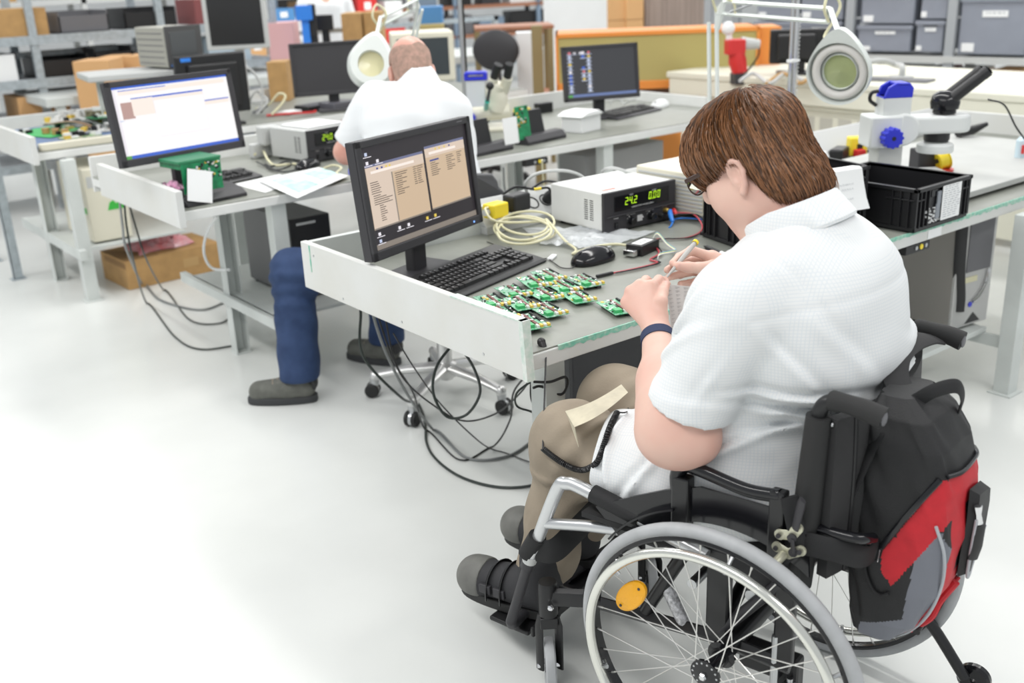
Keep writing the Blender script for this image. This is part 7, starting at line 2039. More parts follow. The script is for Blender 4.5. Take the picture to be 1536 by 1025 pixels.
# tower and dark box under the nearest bench
t, f_ = tower('silver grey computer tower with dark drive cover on the shelf under the nearest bench', (3.535, 1.905, 0.235), R(-7), 0.215, 0.46, 0.44, mat('warm_grey_case', (0.30, 0.285, 0.265), 0.45), mat('silver_plastic', (0.50, 0.50, 0.49), 0.35, 0.3))
m = M(); m.bb((0.055, -0.004, 0.225), (0.195, 0.001, 0.43)); ob('drive_cover', m, MIDG, f_, 0.003)
m = M(); m.tube(cr([(0.004, 0.0, 0.43), (0.012, -0.002, 0.25), (0.030, -0.003, 0.14), (0.034, -0.002, 0.08)], 8), 0.022, 10, flat=(0.35, 1.0)); ob('black_trim', m, BLACK, f_)
m = M(); m.bb((0.055, -0.003, 0.185), (0.125, 0.0, 0.206)); ob('badge', m, BEIGEC, f_)
m = M(); m.tube(cr([(0.19, -0.003, 0.22), (0.175, -0.005, 0.16), (0.14, -0.005, 0.12), (0.11, -0.003, 0.105)], 8), 0.007, 8); ob('chrome_curve', m, CHROME, f_)
m = M(); m.lathe([(0, 0), (0.010, 0), (0.010, 0.004), (0, 0.004)], 14, frame((0.10, 0, 0.095), (1, 0, 0), z=(0, -1, 0))); ob('power_button', m, BLUE, f_)
m = M(); m.add([(0.08, -0.001, 0.02), (0.17, -0.001, 0.02), (0.125, -0.001, 0.06)], [(0, 1, 2)], 0, False); ob('vent', m, BLACK, f_)
t, fp = tower('dark charcoal computer tower under the left end of the nearest bench', (1.93, 2.22, 0.0), R(0), 0.40, 0.19, 0.62, mat('charcoal_case', (0.055, 0.056, 0.058), 0.5), DARKG)
m = M()
for k in range(5): m.torus(0.012 + 0.007 * k, 0.0022, 24, 6, frame((0.05, -0.001, 0.55), (1, 0, 0), z=(0, -1, 0)))
ob('round_grille', m, BLACK, fp)

# ---- cables hanging under the benches
def hang(pts, r, mt, label):
    return cable('cable', [atd(x, y, D) for x, y, D in pts], r, mt, label, k=10)
DGC = mat('dark_green_cable', (0.02, 0.028, 0.024), 0.4); GRC = mat('grey_cable', (0.22, 0.23, 0.23), 0.45)
fl = lambda x, y: (x, y, float((atz(x, y, 0.006) - CAM) @ FWD))
hang([(540, 440, 3.30), (541, 470, 3.30), (545, 535, 3.32), (600, 595, 3.45), fl(622, 606), fl(637, 630), fl(640, 665), fl(655, 690), fl(690, 715), fl(740, 730), fl(790, 730), fl(840, 715)], .0048, DGC, 'thick dark cable from behind the side board sweeping lowest over the floor')
hang([(553, 450, 3.28), (575, 520, 3.32), (610, 590, 3.45), fl(650, 645), fl(700, 687), fl(760, 685), fl(800, 660), fl(815, 645)], .0050, GRC, 'grey cable dropping from the side board and curving over the floor')
hang([(562, 460, 3.2), (590, 540, 3.2), (620, 590, 3.4), fl(638, 645), fl(690, 690), fl(740, 670), (765, 630, 3.5), (770, 590, 3.2), (790, 562, 2.9)], .0032, BLACK, 'black cable forming a low pointed loop under the nearest bench')
hang([(575, 465, 3.15), (600, 560, 3.2), (660, 615, 3.4), (700, 632, 3.5), (745, 620, 3.45), (780, 590, 3.1), (797, 565, 2.8)], .0030, BLACK, 'thin black cable hanging in a wide loop behind the chair casters')
hang([(590, 500, 3.1), (620, 550, 3.2), (660, 605, 3.4), (710, 655, 3.5), fl(740, 675), fl(800, 695), fl(830, 705)], .0024, BLACK, 'thinnest black cable running diagonally to the khaki trousers')
hang([(680, 515, 3.0), (655, 550, 3.0), (650, 590, 3.02), (670, 625, 3.05), (700, 622, 3.05), (720, 590, 3.02), (712, 555, 3.0), (692, 522, 2.98)], .0042, DGC, 'black cable hanging as a round loop below the side board')
hang([(800, 570, 2.72), (775, 590, 2.75), (776, 610, 2.8), (800, 620, 2.8), (806, 640, 2.8), (795, 680, 2.85), (800, 690, 2.9)], .0030, DGC, 'dark cable tangled at the front leg of the nearest bench')
hang([(797, 572, 2.75), (798, 600, 2.75), (812, 628, 2.78), (830, 640, 2.8), (850, 635, 2.8)], .0042, BLACK, 'black cable curling round the front leg of the nearest bench')
hang([(800, 573, 2.6), (825, 573, 2.6), (848, 566, 2.6), (850, 580, 2.62), (840, 592, 2.65), (812, 580, 2.62), (800, 582, 2.6)], .0036, BLACK, 'black cable looped sideways under the front bench corner')
hang([(179, 298, 4.4), (184, 340, 4.4), (190, 375, 4.45), fl(214, 427), fl(240, 450), fl(300, 465), fl(345, 450)], .0055, GRC, 'grey cable hanging from the left end of the middle bench')
hang([(186, 299, 4.4), (190, 340, 4.4), (200, 390, 4.5), fl(220, 455), fl(262, 505), fl(300, 524), fl(356, 518)], .0045, DGC, 'dark cable from the left end of the middle bench reaching farthest forward on the floor')
hang([(192, 300, 4.4), (205, 345, 4.45), (220, 390, 4.6), fl(245, 435), fl(285, 480), fl(330, 485), fl(350, 470)], .0040, DGC, 'dark cable between two others below the left end of the middle bench')
hang([(325, 325, 4.3), (310, 350, 4.4), (306, 380, 4.5), (318, 402, 4.6), (345, 405, 4.55)], .0060, PAPER, 'white cable bowing beside the left leg of the middle bench')
hang([(755, 250, 4.6), (760, 290, 4.8), (790, 310, 4.9), (815, 320, 5.0), (840, 340, 5.0)], .0045, GRC, 'grey cable hanging below the earthing strip of the middle bench')
hang([(813, 240, 4.7), (815, 270, 4.8), (820, 310, 4.9)], .0045, BEIGEC, 'cream cable hanging straight below the middle bench')

# ---- magnifier and cream microscope of the middle bench
hd2 = atd(557, 99, 4.75)
magnifier('white ring magnifier lamp beside the head of the balding person', (3.05, 4.90, T2 + 0.10), atd(628, 10, 5.2), atd(568, 40, 4.95), hd2, -(CAM - hd2) / np.linalg.norm(CAM - hd2) + np.array([0.1, 0.15, -0.25]), 0.108, top_dir=(0.30, 0, 1.0), lens=mat('pale_cream_lens', (0.72, 0.68, 0.42), 0.15))
CRM = mat('cream_microscope_paint', (0.68, 0.66, 0.55), 0.35)
t = thing('microscope', (3.38, 4.62, T2), R(-40), 'cream stereo microscope with blue trimmed column behind the test fixtures', 'microscope')
sc = 5.45 / 1560
X = lambda x: (x - 716) * sc
Zc = lambda y: 0.03 + (168 - y) * sc * 1.03
m = M(); m.bb((-0.09, -0.12, 0), (0.2, 0.10, 0.02)); ob('base', m, CRM, t, 0.006)
m = M(); m.bb((X(700), -0.04, 0.02), (X(730), 0.04, Zc(103))); ob('column', m, mat('pale_column', (0.62, 0.64, 0.66), 0.35), t, 0.006)
m = M(); m.bb((X(698), -0.045, Zc(103)), (X(733), 0.045, Zc(98))); m.bb((X(700), -0.045, Zc(95)), (X(731), 0.045, Zc(91))); m.bb((X(698), -0.045, Zc(100)), (X(704), 0.045, Zc(92))); m.bb((X(727), -0.045, Zc(100)), (X(733), 0.045, Zc(92))); ob('carry_handle', m, BLUE, t, 0.004)
m = M(); m.cyl((X(698), -0.02, Zc(152)), (X(766), -0.02, Zc(150)), 0.042, 24); ob('arm', m, CRM, t)
m = M(); m.cyl((X(704), -0.05, Zc(157)), (X(704), -0.10, Zc(157)), 0.034, 20); ob('focus_knob', m, BLUE, t)
m = M(); m.tube(cr([(X(745), -0.02, Zc(150)), (X(747), -0.02, Zc(132)), (X(744), -0.03, Zc(118)), (X(750), -0.04, Zc(108))], 6), [0.055, 0.056, 0.057, 0.058, 0.058, 0.058, 0.058, 0.058, 0.057, 0.056, 0.055, 0.054, 0.053, 0.052, 0.051, 0.05, 0.049, 0.048, 0.046], 20); hd_ = ob('head', m, CRM, t)
for x0, x1 in ((736, 751), (757, 768)):
    m = M(); m.cyl((X(x0), -0.02, Zc(120)), (X(x0 + 8), -0.06, Zc(100)), 0.030, 18, 0.027); ob('eyepiece_tube', m, CRM, hd_)
    m = M(); m.cyl((X(x0 + 6), -0.05, Zc(104)), (X(x1 + 1), -0.085, Zc(80)), 0.0215, 18, 0.024); ob('eyepiece', m, BLACK, hd_)
t = thing('brush', atz(727, 172, T2), R(0), 'black brush with green handle standing before the cream microscope', 'brush'); B_ = atz(727, 172, T2); m = M(); m.cyl((0, 0, 0.0), atd(731, 152, 5.0) - B_, 0.012, 10); ob('handle', m, mat('teal_plastic', (0.02, 0.42, 0.32), 0.4), t); m = M(); m.cyl(atd(731, 152, 5.0) - B_, atd(735, 132, 5.0) - B_, 0.008, 10); m.ball(atd(735, 129, 5.0) - B_, 0.02, 12); ob('brush_head', m, BLACK, t)
# ================================================================ far row and the hall behind it
def box_px(name, x0, y0, x1, y1, D, depth, mt, label, cat, rz=-37.5, group=None, bevel=0.004, parent=None, z0=None):
    """box whose front face covers the given picture rectangle at depth D"""
    c = atd((x0 + x1) / 2, y1, D)
    W_ = (x1 - x0) * D / FPX / max(0.5, math.cos(R(rz + 37.5))); H_ = (y1 - y0) * D / FPX * 1.03
    if z0 is not None:
        H_ += c[2] - z0; c[2] = z0
    m = M(); m.bb((-W_ / 2, 0, 0), (W_ / 2, depth, H_))
    if parent is None:
        return single(name, m, mt, label, cat, group, loc=c, rz=R(rz), bevel=bevel), W_, H_
    t = None
def thing_px(name, x0, y0, x1, y1, D, rz, label, cat, group=None):
    c = atd((x0 + x1) / 2, y1, D)
    W_ = (x1 - x0) * D / FPX / max(0.5, math.cos(R(rz + 37.5))); H_ = (y1 - y0) * D / FPX * 1.03
    return thing(name, c, R(rz), label, cat, group), W_, H_

# ---- far row: circuit boards on a blue sheet
BLUEM = mat('blue_antistatic_mat', (0.11, 0.17, 0.30), 0.6, vary=0.08, vscale=12)
m = M(); m.bb((1.40, 5.78, T3 + 0.0), (2.12, 6.62, T3 + 0.020)); single('antistatic_mat', m, BLUEM, 'thick blue mat on the left end of the far bench', 'mat', loc=(1.75, 6.2, T3), world=True, bevel=0.004)
m = M(); m.bb((1.40, 5.72, T3), (2.15, 5.775, T3 + 0.035)); single('wire_duct', m, CREAM, 'cream plastic duct along the front edge of the far bench', 'duct', loc=(1.75, 5.74, T3), world=True, bevel=0.003)
rb = random.Random(21)
def far_board(x, y, z, w, d, rz, label, mt=PCB, n=14):
    t = thing('circuit_board', (x, y, z), rz, label, 'circuit board', 'loose circuit boards on the far bench')
    m = M(); m.bb((-w / 2, -d / 2, 0.004), (w / 2, d / 2, 0.007)); ob('board', m, mt, t)
    m = M()
    for k in range(n):
        a, b = rb.uniform(-.42, .42) * w, rb.uniform(-.42, .42) * d; s_ = rb.uniform(0.008, 0.022)
        m.bb((a - s_, b - s_ * .7, 0.007), (a + s_, b + s_ * .7, 0.007 + rb.uniform(0.005, 0.03)), mi=rb.choice([0, 0, 1, 1, 2, 4]))
    o = ob('components', m, COMPM, t); o['kind'] = 'stuff'
zb = T3 + 0.020
far_board(1.60, 6.28, zb, 0.30, 0.42, R(20), 'long bright green board at the left of the blue mat', mat('bright_green_board', (0.03, 0.42, 0.10), 0.45), 8)
for k in range(3):
    m = M(); m.lathe([(0, 0), (0.022, 0), (0.022, 0.03), (0, 0.03)], 16); single('copper_coil', m, mat('copper_coil', (0.62, 0.36, 0.16), 0.35, 0.6), f'copper coil {["farthest back", "in the middle", "nearest the bench front"][k]} of three on the long bright green board', 'coil', 'copper coils on the bright green board', loc=(1.56 + 0.03 * k, 6.20 - 0.075 * k, zb + 0.008))
far_board(1.66, 5.93, zb, 0.20, 0.12, R(5), 'cream and green board at the front of the blue mat', mat('cream_board', (0.62, 0.60, 0.42), 0.5, vary=0.5, vscale=30, vcol=(0.1, 0.3, 0.1)))
far_board(1.80, 6.12, zb, 0.15, 0.22, R(50), 'white connector board in the middle of the blue mat', LIGHTG)
far_board(2.00, 6.35, zb, 0.34, 0.24, R(-10), 'dark cluttered board at the back right of the blue mat')
far_board(2.02, 6.05, zb, 0.20, 0.22, R(25), 'green board at the right front of the blue mat')
far_board(1.88, 6.50, zb, 0.26, 0.14, R(8), 'green board at the very back of the blue mat')
for k, (x, y, w_, d_, rz_, lab) in enumerate(((1.72, 6.42, 0.20, 0.14, 35, 'pale board at the back left of the blue mat'), (2.08, 6.22, 0.16, 0.20, -30, 'green board leaning over the right edge of the blue mat'), (1.90, 6.24, 0.18, 0.12, 15, 'small board propped in the centre of the blue mat'))):
    far_board(x, y, zb + 0.035 + 0.01 * k, w_, d_, R(rz_), lab, LIGHTG if k == 0 else PCB, 16)
crumple('plastic_bag', (1.98, 6.12, zb + 0.01), 0.07, 0.06, 0.06, MATS['pale_grey_plastic'], 'pale crumpled bag among the boards at the right of the blue mat', 'plastic bag', 22)
t = thing('stacked_module', (1.95, 6.33, zb + 0.03), R(-12), 'tall module with white sockets standing on the dark cluttered board', 'circuit module'); m = M(); m.bb((-0.12, -0.05, 0), (0.12, 0.05, 0.06)); ob('module', m, mat('olive_module', (0.22, 0.20, 0.12), 0.5, vary=0.6, vscale=40), t, 0.003); m = M(); m.bb((-0.08, -0.055, 0.06), (0.08, -0.01, 0.08)); ob('socket', m, PAPER, t)
for k, (p0, mt, lab) in enumerate(((((1.62, 6.42), (1.72, 6.20), (1.85, 6.10), (1.92, 6.02)), mat('brown_ribbon', (0.25, 0.16, 0.10), 0.6), 'brown flat cable winding over the blue mat'), (((1.78, 6.45), (1.80, 6.30), (1.90, 6.18), (1.86, 6.08)), LIGHTG, 'white flat cable curling over the blue mat'), (((2.02, 6.48), (2.15, 6.45), (2.20, 6.30), (2.12, 6.20)), mat('blue_cable', (0.05, 0.15, 0.4), 0.5), 'blue cable arching at the right of the far bench'))):
    m = M(); m.tube(cr([(x, y, zb + 0.03 + 0.03 * math.sin(2.2 * i)) for i, (x, y) in enumerate(p0)], 8), 0.018, 8, flat=(0.3, 1.0)); single('flat_cable', m, mt, lab, 'cable', loc=(p0[0][0], p0[0][1], zb), world=True)
crumple('plastic_bag', (1.78, 6.46, zb), 0.10, 0.08, 0.07, mat('clouded_film', (0.62, 0.62, 0.60), 0.35), 'whitish plastic bag at the back of the blue mat', 'plastic bag', 12)
m = M(); m.bb((-0.06, -0.012, 0), (0.06, 0.012, 0.02)); single('pink_strip', m, mat('pink_card', (0.70, 0.20, 0.28), 0.6), 'small pink strip at the right front of the blue mat', 'strip', loc=(1.93, 5.90, zb), rz=R(10))
# lower shelf: beige computer; floor: cardboard box with pink film
t, fp = tower('old beige computer tower on the lower shelf of the far bench', (1.56, 5.66, 0.288), 0, 0.21, 0.45, 0.40, CREAM, CREAM)
m = M(); m.bb((0.015, -0.002, 0.30), (0.195, 0.0, 0.36)); ob('drive_bay', m, LIGHTG, fp, 0.001)
m = M(); m.prism([(0.10, 0.17), (0.19, 0.17), (0.185, 0.215), (0.165, 0.22), (0.15, 0.20), (0.135, 0.22), (0.115, 0.21)], 0.002, Matrix(((1, 0, 0, 0), (0, 0, -1, 0.0), (0, 1, 0, 0), (0, 0, 0, 1)))); ob('green_emblem', m, mat('green_print', (0.05, 0.45, 0.06), 0.5), fp)
m = M(); m.bb((-0.0015, 0.03, 0.16), (0.0, 0.07, 0.19)); ob('green_sticker', m, MATS['green_print'], t)
t = thing('cardboard_box', (1.70, 5.66, 0.0), R(3), 'flat brown cardboard box on the floor under the far bench', 'box')
m = M(); m.bb((0, 0, 0), (0.56, 0.36, 0.165)); ob('box_body', m, CARD, t, 0.004)
m = M(); m.add([(0, 0, 0.166), (0.20, 0, 0.166), (0.19, 0.05, 0.172), (0, 0.36, 0.166)], [(0, 1, 2, 3)], 0, False); m.bb((-0.002, 0.0, 0.12), (0.0, 0.30, 0.15)); ob('flap', m, mat('dark_cardboard', (0.30, 0.17, 0.07), 0.8), t)
m = M(); m.bb((0.33, -0.0015, 0.06), (0.42, 0.0, 0.11)); ob('box_label', m, mat('kraft_label', (0.52, 0.33, 0.14), 0.7), t)
crumple('plastic_film', (1.96, 5.86, 0.168), 0.16, 0.12, 0.08, mat('pink_film', (0.80, 0.23, 0.25), 0.3, vary=0.3, vscale=20, vcol=(0.75, 0.45, 0.50)), 'pink plastic film folded on top of the flat cardboard box', 'plastic film', 7, R(8))
# monitors and instruments of the far row
monitor('switched off wide black monitor left of the ring magnifier on the far bench', (3.20, 5.86, T3), R(-17.5), 0.50, 0.315, 1.054 - T3, R(3.8), [(0, 0, 1, 1, 'darkn')][:0] + [(0, 0, 1, 1, 'off')] if False else [], 0.016, y0=0.0)
t = thing('monitor', atd(326, 165, 6.0) * np.array([1, 1, 0]) + np.array([0, 0, T3]), R(-2), 'black monitor seen from behind the bright desktop monitor', 'monitor')
Wd = 108 * 6.0 / FPX; Hd = 88 * 6.0 / FPX
zc_ = atd(324, 125, 6.0)[2] - T3
m = M(); m.bb((-Wd / 2, 0.0, zc_ - Hd / 2), (Wd / 2, 0.05, zc_ + Hd / 2)); m.bb((-Wd * 0.35, -0.03, zc_ - Hd * 0.4), (Wd * 0.35, 0.0, zc_ + Hd * 0.35)); ob('housing', m, BLACK, t, 0.01)
m = M(); m.bb((-0.04, 0.0, 0.01), (0.04, 0.03, zc_ - Hd * 0.4)); m.bb((-0.13, -0.09, 0), (0.13, 0.10, 0.015)); ob('stand', m, BLACK, t, 0.004)
m = M(); m.bb((-Wd * 0.42, -0.001, zc_ + Hd * 0.40), (-Wd * 0.28, 0.001, zc_ + Hd * 0.46)); ob('sticker', m, LBLUE, t)
# small tube monitor on a shelf board on posts
sh = thing('raised_shelf', (2.18, 6.25, T3), R(-8), 'raised pale shelf board on posts above the far bench carrying the small tube monitor', 'shelf')
zs = atd(205, 108, 6.1)[2] - T3
m = M(); m.bb((-0.35, -0.20, zs - 0.02), (0.35, 0.20, zs + 0.015)); ob('shelf_board', m, LIGHTG, sh, 0.006)
for x in (-0.28, 0.30):
    m = M(); m.bb((x, -0.02, 0), (x + 0.04, 0.02, zs - 0.02)); ob('post', m, GREYM, sh)
t = thing('tube_monitor', (2.36, 6.06, T3 + zs + 0.015), R(8), 'small old tube monitor in a beige case on the raised shelf', 'monitor')
GBG = mat('grey_beige_case', (0.36, 0.355, 0.31), 0.5)
m = M(); m.bb((-0.115, 0, 0.01), (0.115, 0.34, 0.232)); ob('case', m, GBG, t, 0.006)
m = M(); m.bb((-0.115, -0.012, 0.005), (0.115, 0.0, 0.238)); b_ = ob('bezel', m, mat('dark_bezel', (0.07, 0.07, 0.07), 0.5), t, 0.004)
m = M(); m.bb((-0.09, -0.016, 0.06), (0.075, -0.010, 0.205)); ob('screen', m, mat('grey_tube_glass', (0.085, 0.09, 0.092), 0.15), b_, 0.012, segs=3)
m = M()
for k in range(6): m.bb((-0.1165, 0.03, 0.03 + 0.033 * k), (-0.114, 0.32, 0.035 + 0.033 * k))
ob('case_grooves', m, MIDG, t)
m = M(); m.bb((-0.10, -0.018, 0.015), (-0.05, -0.010, 0.028)); ob('blue_badge', m, LBLUE, b_)
m = M(); m.add([(-0.05, 0.0, 0), (0.05, 0, 0), (0.05, 0.002, 0.03), (-0.05, 0.002, 0.02), (-0.05, 0.12, 0), (0.05, 0.12, 0)], [(0, 1, 2, 3), (0, 4, 5, 1)], 0, False)
# monitor with light frame, standing high on a rack
t, W_, H_ = thing_px('monitor', 313, -6, 404, 74, 6.9, -30, 'black screen in a pale grey frame standing high above the far bench', 'monitor')
m = M(); m.bb((-W_ / 2, 0, 0), (W_ / 2, 0.05, H_)); ob('housing', m, LIGHTG, t, 0.006)
m = M(); m.bb((-W_ / 2 + 0.03, -0.003, 0.03), (W_ / 2 - 0.03, 0.002, H_ - 0.03)); ob('screen', m, mat('dark_screen', (0.02, 0.02, 0.021), 0.3), t)
m = M(); m.bb((-0.03, 0.02, -(atd(358, 74, 6.9)[2] - 0.80)), (0.03, 0.06, 0.0)); m.bb((-0.14, -0.08, -(atd(358, 74, 6.9)[2] - 0.80)), (0.14, 0.12, -(atd(358, 74, 6.9)[2] - 0.82))); ob('stand', m, LIGHTG, t)
# old monitor with cream frame right of the balding head
t, W_, H_ = thing_px('monitor', 640, 52, 684, 122, 6.3, -30, 'dark screen in a cream frame beyond the balding head', 'monitor')
zf = atd(662, 122, 6.3)[2] - T3
m = M(); m.bb((-W_ * 1.6, 0, 0), (W_ / 2, 0.30, H_)); m.bb((-W_ * 1.0, 0.05, -zf), (W_ * 0.1, 0.25, 0)); ob('case', m, CREAM, t, 0.012)
m = M(); m.bb((-W_ * 1.4, -0.004, 0.04), (W_ / 2 - 0.035, 0.002, H_ - 0.035)); ob('screen', m, mat('slate_screen', (0.045, 0.055, 0.06), 0.25), t)
# clutter between the monitors of the far bench
for k, (px_, mt, sz, rz_, lab, cat, nm) in enumerate(((((478, 158)), BLACK, (0.26, 0.15, 0.035), 10, 'flat black tray lying under the wide black monitor', 'tray', 'tray'), ((508, 158), mat('grey_dish', (0.12, 0.12, 0.14), 0.4), (0.20, 0.14, 0.05), 15, 'dark grey dish beside the wide black monitor foot', 'dish', 'dish'), ((435, 165), PAPER, (0.12, 0.09, 0.02), 20, 'white slip lying on the far bench edge', 'paper', 'paper_slip'))):
    p = atz(px_[0], px_[1] + 6, T3); m = M(); m.bb((-sz[0] / 2, -sz[1] / 2, 0), (sz[0] / 2, sz[1] / 2, sz[2])); single(nm, m, mt, lab, cat, loc=p, rz=R(rz_), bevel=0.004)
for k, (pts, mt, lab) in enumerate((([(378, 172, .01), (388, 150, .06), (396, 120, .16), (402, 95, .25), (400, 80, .32)], LIGHTG, 'grey cable rising beside the black monitor back'), ([(385, 178, .01), (398, 160, .08), (392, 140, .12), (404, 128, .14), (412, 150, .10), (414, 178, .02)], LIGHTG, 'pale cable hanging in a loop between the far monitors'), ([(408, 178, .01), (420, 160, .07), (430, 140, .11), (436, 138, .12), (438, 152, .06), (425, 165, .03)], BEIGEC, 'cream cable standing in a loop at the wide black monitor'), ([(400, 182, .004), (430, 176, .006), (470, 170, .01), (490, 160, .02)], RED, 'red cable lying along the far bench edge'), ([(380, 178, .02), (395, 172, .05), (402, 165, .06), (410, 172, .03), (424, 178, .01)], MIDG, 'dark grey cable lying between the far monitors'))):
    cable('cable', [atz(x, y, T3 + 0.004) * 0 + np.array([*(atz(x, 176, T3)[:2] * 1.0 + np.array([0.06 * math.sin(i), 0.05 * i])), T3 + 0.006 + max(0.0, dz)]) for i, (x, y, dz) in enumerate(pts)], 0.007, mt, lab)

# ---- steel rack at the far left
rk = thing('steel_rack', (1.28, 6.38, 0), 0, 'galvanised steel rack beside the left end of the far bench', 'rack')
for (x, y) in ((0.0, 0.0), (0.0, 0.55)):
    m = M(); m.bb((x, y, 0.004), (x + 0.05, y + 0.004, 1.9)); m.bb((x, y, 0.004), (x + 0.004, y + 0.04, 1.9)); m.bb((x - 0.015, y - 0.015, 0), (x + 0.065, y + 0.055, 0.005)); ob('upright', m, GALV, rk)
R2 = thing('steel_rack', (-2.0, 8.3, 0), 0, 'long galvanised steel rack with two beam levels behind the far bench', 'rack')
for k in range(7):
    x = 0.3 + 0.95 * k
    for y in (0.0, 0.6):
        m = M(); m.bb((x, y, 0.0), (x + 0.055, y + 0.045, 2.2)); ob('upright', m, GALV, R2)
for z in (0.30, 0.62, 0.90, 1.20):
    m = M(); m.bb((0.3, -0.01, z), (6.05, 0.0, z + 0.065)); m.bb((0.3, 0.645, z), (6.05, 0.655, z + 0.065)); ob('beam', m, GALV, R2)
    m = M(); m.bb((0.3, 0.0, z + 0.04), (6.05, 0.645, z + 0.06)); ob('shelf', m, mat('steel_shelf', (0.42, 0.44, 0.46), 0.5, 0.2), R2)
STOCK = []
stock = [(BLACK, 'black bin'), (CARD, 'brown carton'), (mat('maroon_box', (0.24, 0.07, 0.07), 0.6), 'maroon box'), (mat('tan_carton', (0.62, 0.36, 0.16), 0.7), 'tan carton'), (MIDG, 'grey bin'), (mat('pale_blue_box', (0.45, 0.55, 0.62), 0.6), 'pale blue box'), (PAPER, 'white box'), (BLACK, 'black bin')]
rs_ = random.Random(33)
lev = {0.30: 'lowest', 0.62: 'second', 0.90: 'third', 1.20: 'top'}
wds = ['first', 'second', 'third', 'fourth', 'fifth', 'sixth', 'seventh', 'eighth', 'ninth', 'tenth', 'eleventh', 'twelfth', 'thirteenth', 'fourteenth']
for z in (0.62, 0.90, 1.20):
    x = 0.42; k = 0
    while x < 5.6 and k < 13:
        w_ = rs_.uniform(0.20, 0.42); h_ = rs_.uniform(0.13, 0.20); mt, nm_ = stock[(k * 3 + int(z * 10)) % 8 if z != 0.90 else rs_.choice([0, 7, 0, 4, 6, 5])]
        gx = -2.0 + x + w_ / 2
        m = M(); m.bb((-w_ / 2, 0, 0), (w_ / 2, 0.4, h_))
        if 'bin' in nm_:
            m = M(); m.bb((-w_ / 2, 0, 0), (w_ / 2, 0.4, 0.01)); m.bb((-w_ / 2, 0, 0), (w_ / 2, 0.008, h_ * 0.8)); m.bb((-w_ / 2, 0.392, 0), (w_ / 2, 0.4, h_)); m.bb((-w_ / 2, 0, 0), (-w_ / 2 + 0.008, 0.4, h_)); m.bb((w_ / 2 - 0.008, 0, 0), (w_ / 2, 0.4, h_))
        STOCK.append((single('storage_bin' if 'bin' in nm_ else 'carton', m, mt, nm_ + ' on the long steel rack', 'bin' if 'bin' in nm_ else 'box', loc=(gx, 8.33, z + 0.06)), nm_, 'the long steel rack', z))
        x += w_ + rs_.uniform(0.05, 0.22); k += 1
# ---- tan cartons and boxes behind the far bench
for args in ((118, 95, 172, 150, 7.3, 'tall tan carton behind the raised shelf of the far bench', 'tan_carton'), (150, 88, 182, 118, 7.6, 'low tan carton just right of the tall tan carton', 'tan_carton'), (188, 86, 226, 112, 7.6, 'tan carton partly hidden behind the tube monitor', 'tan_carton')):
    box_px('cardboard_box', *args[:4], args[4], 0.3, MATS[args[6]], args[5], 'box', z0=0.0)
p = (478, 45)
box_px('cardboard_box', 513, 22, 543, 46, 9.0, 0.35, MATS['brown_cardboard'], 'brown carton left of its twin behind the ring magnifier', 'box', z0=0.86); box_px('cardboard_box', 546, 20, 572, 44, 9.05, 0.35, MATS['brown_cardboard'], 'brown carton right of its twin behind the ring magnifier', 'box', z0=0.86)
# mid bench behind (beams in front of the distant worker)
b5 = thing('workbench', (4.2, 8.1, 0), 0, 'distant white workbench behind the far row', 'workbench')
m = M(); m.bb((-2.2, -0.3, 0.80), (2.4, 0.55, 0.86)); ob('table_top', m, GREYM, b5, 0.004)
for x in (-2.1, 0.2, 2.3):
    for y in (-0.25, 0.48):
        m = M(); m.bb((x - 0.03, y - 0.03, 0), (x + 0.03, y + 0.03, 0.80)); ob('leg', m, GREYM, b5)
m = M(); m.bb((-2.2, 0.5, 1.10), (2.4, 0.55, 1.14)); m.bb((-2.2, 0.50, 0.86), (-2.15, 0.55, 1.14)); m.bb((2.35, 0.50, 0.86), (2.40, 0.55, 1.14)); ob('upper_rail', m, GALV, b5)
# distant worker in white
p3 = thing('person', (4.05, 9.75, 0), 0, 'distant person in a white coat behind black monitors', 'person')
p3c = atd(488, 10, 10.4)
S = SDF((-0.45, -0.35, 0.0), (0.45, 0.35, 1.75), 0.014)
S.ell((0, 0, 1.58), (0.078, 0.098, 0.115)); S.cap((0, 0.01, 1.48), (0, 0.01, 1.38), 0.055, 0.06, 0.02)
for sx in (-1, 1):
    S.cap((0.10 * sx, 0, 0.85), (0.10 * sx, -0.01, 0.48), 0.085, 0.062, 0.02); S.cap((0.10 * sx, -0.01, 0.48), (0.10 * sx, 0.03, 0.07), 0.06, 0.042, 0.02); S.cap((0.10 * sx, 0.03, 0.04), (0.10 * sx, -0.12, 0.04), 0.04, 0.035, 0.02)
    S.cap((0.20 * sx, 0, 1.32), (0.26 * sx, -0.02, 1.06), 0.05, 0.042, 0.02); S.cap((0.26 * sx, -0.02, 1.06), (0.20 * sx, -0.22, 0.96), 0.04, 0.03, 0.02); S.ell((0.19 * sx, -0.27, 0.95), (0.03, 0.045, 0.02), None, 0.02)
S.cap((0, -0.10, 1.58), (0, -0.115, 1.555), 0.014, 0.016, 0.01)
S.cap((0, 0, 1.32), (0, 0, 0.9), 0.13, 0.14, 0.03)
ob('body', S.surf(), MATS['skin'], p3)
S = SDF((-0.45, -0.35, 0.0), (0.45, 0.35, 1.6), 0.014)
S.cap((-0.14, 0, 1.34), (0.14, 0, 1.34), 0.085, 0.085, 0.03); S.cap((-0.05, 0, 1.28), (-0.06, 0, 0.72), 0.15, 0.17, 0.03); S.cap((0.05, 0, 1.28), (0.06, 0, 0.72), 0.15, 0.17, 0.03)
for sx in (-1, 1):
    S.cap((0.20 * sx, 0, 1.33), (0.265 * sx, -0.02, 1.06), 0.07, 0.06, 0.02); S.cap((0.265 * sx, -0.02, 1.06), (0.22 * sx, -0.16, 0.985), 0.058, 0.05, 0.02)
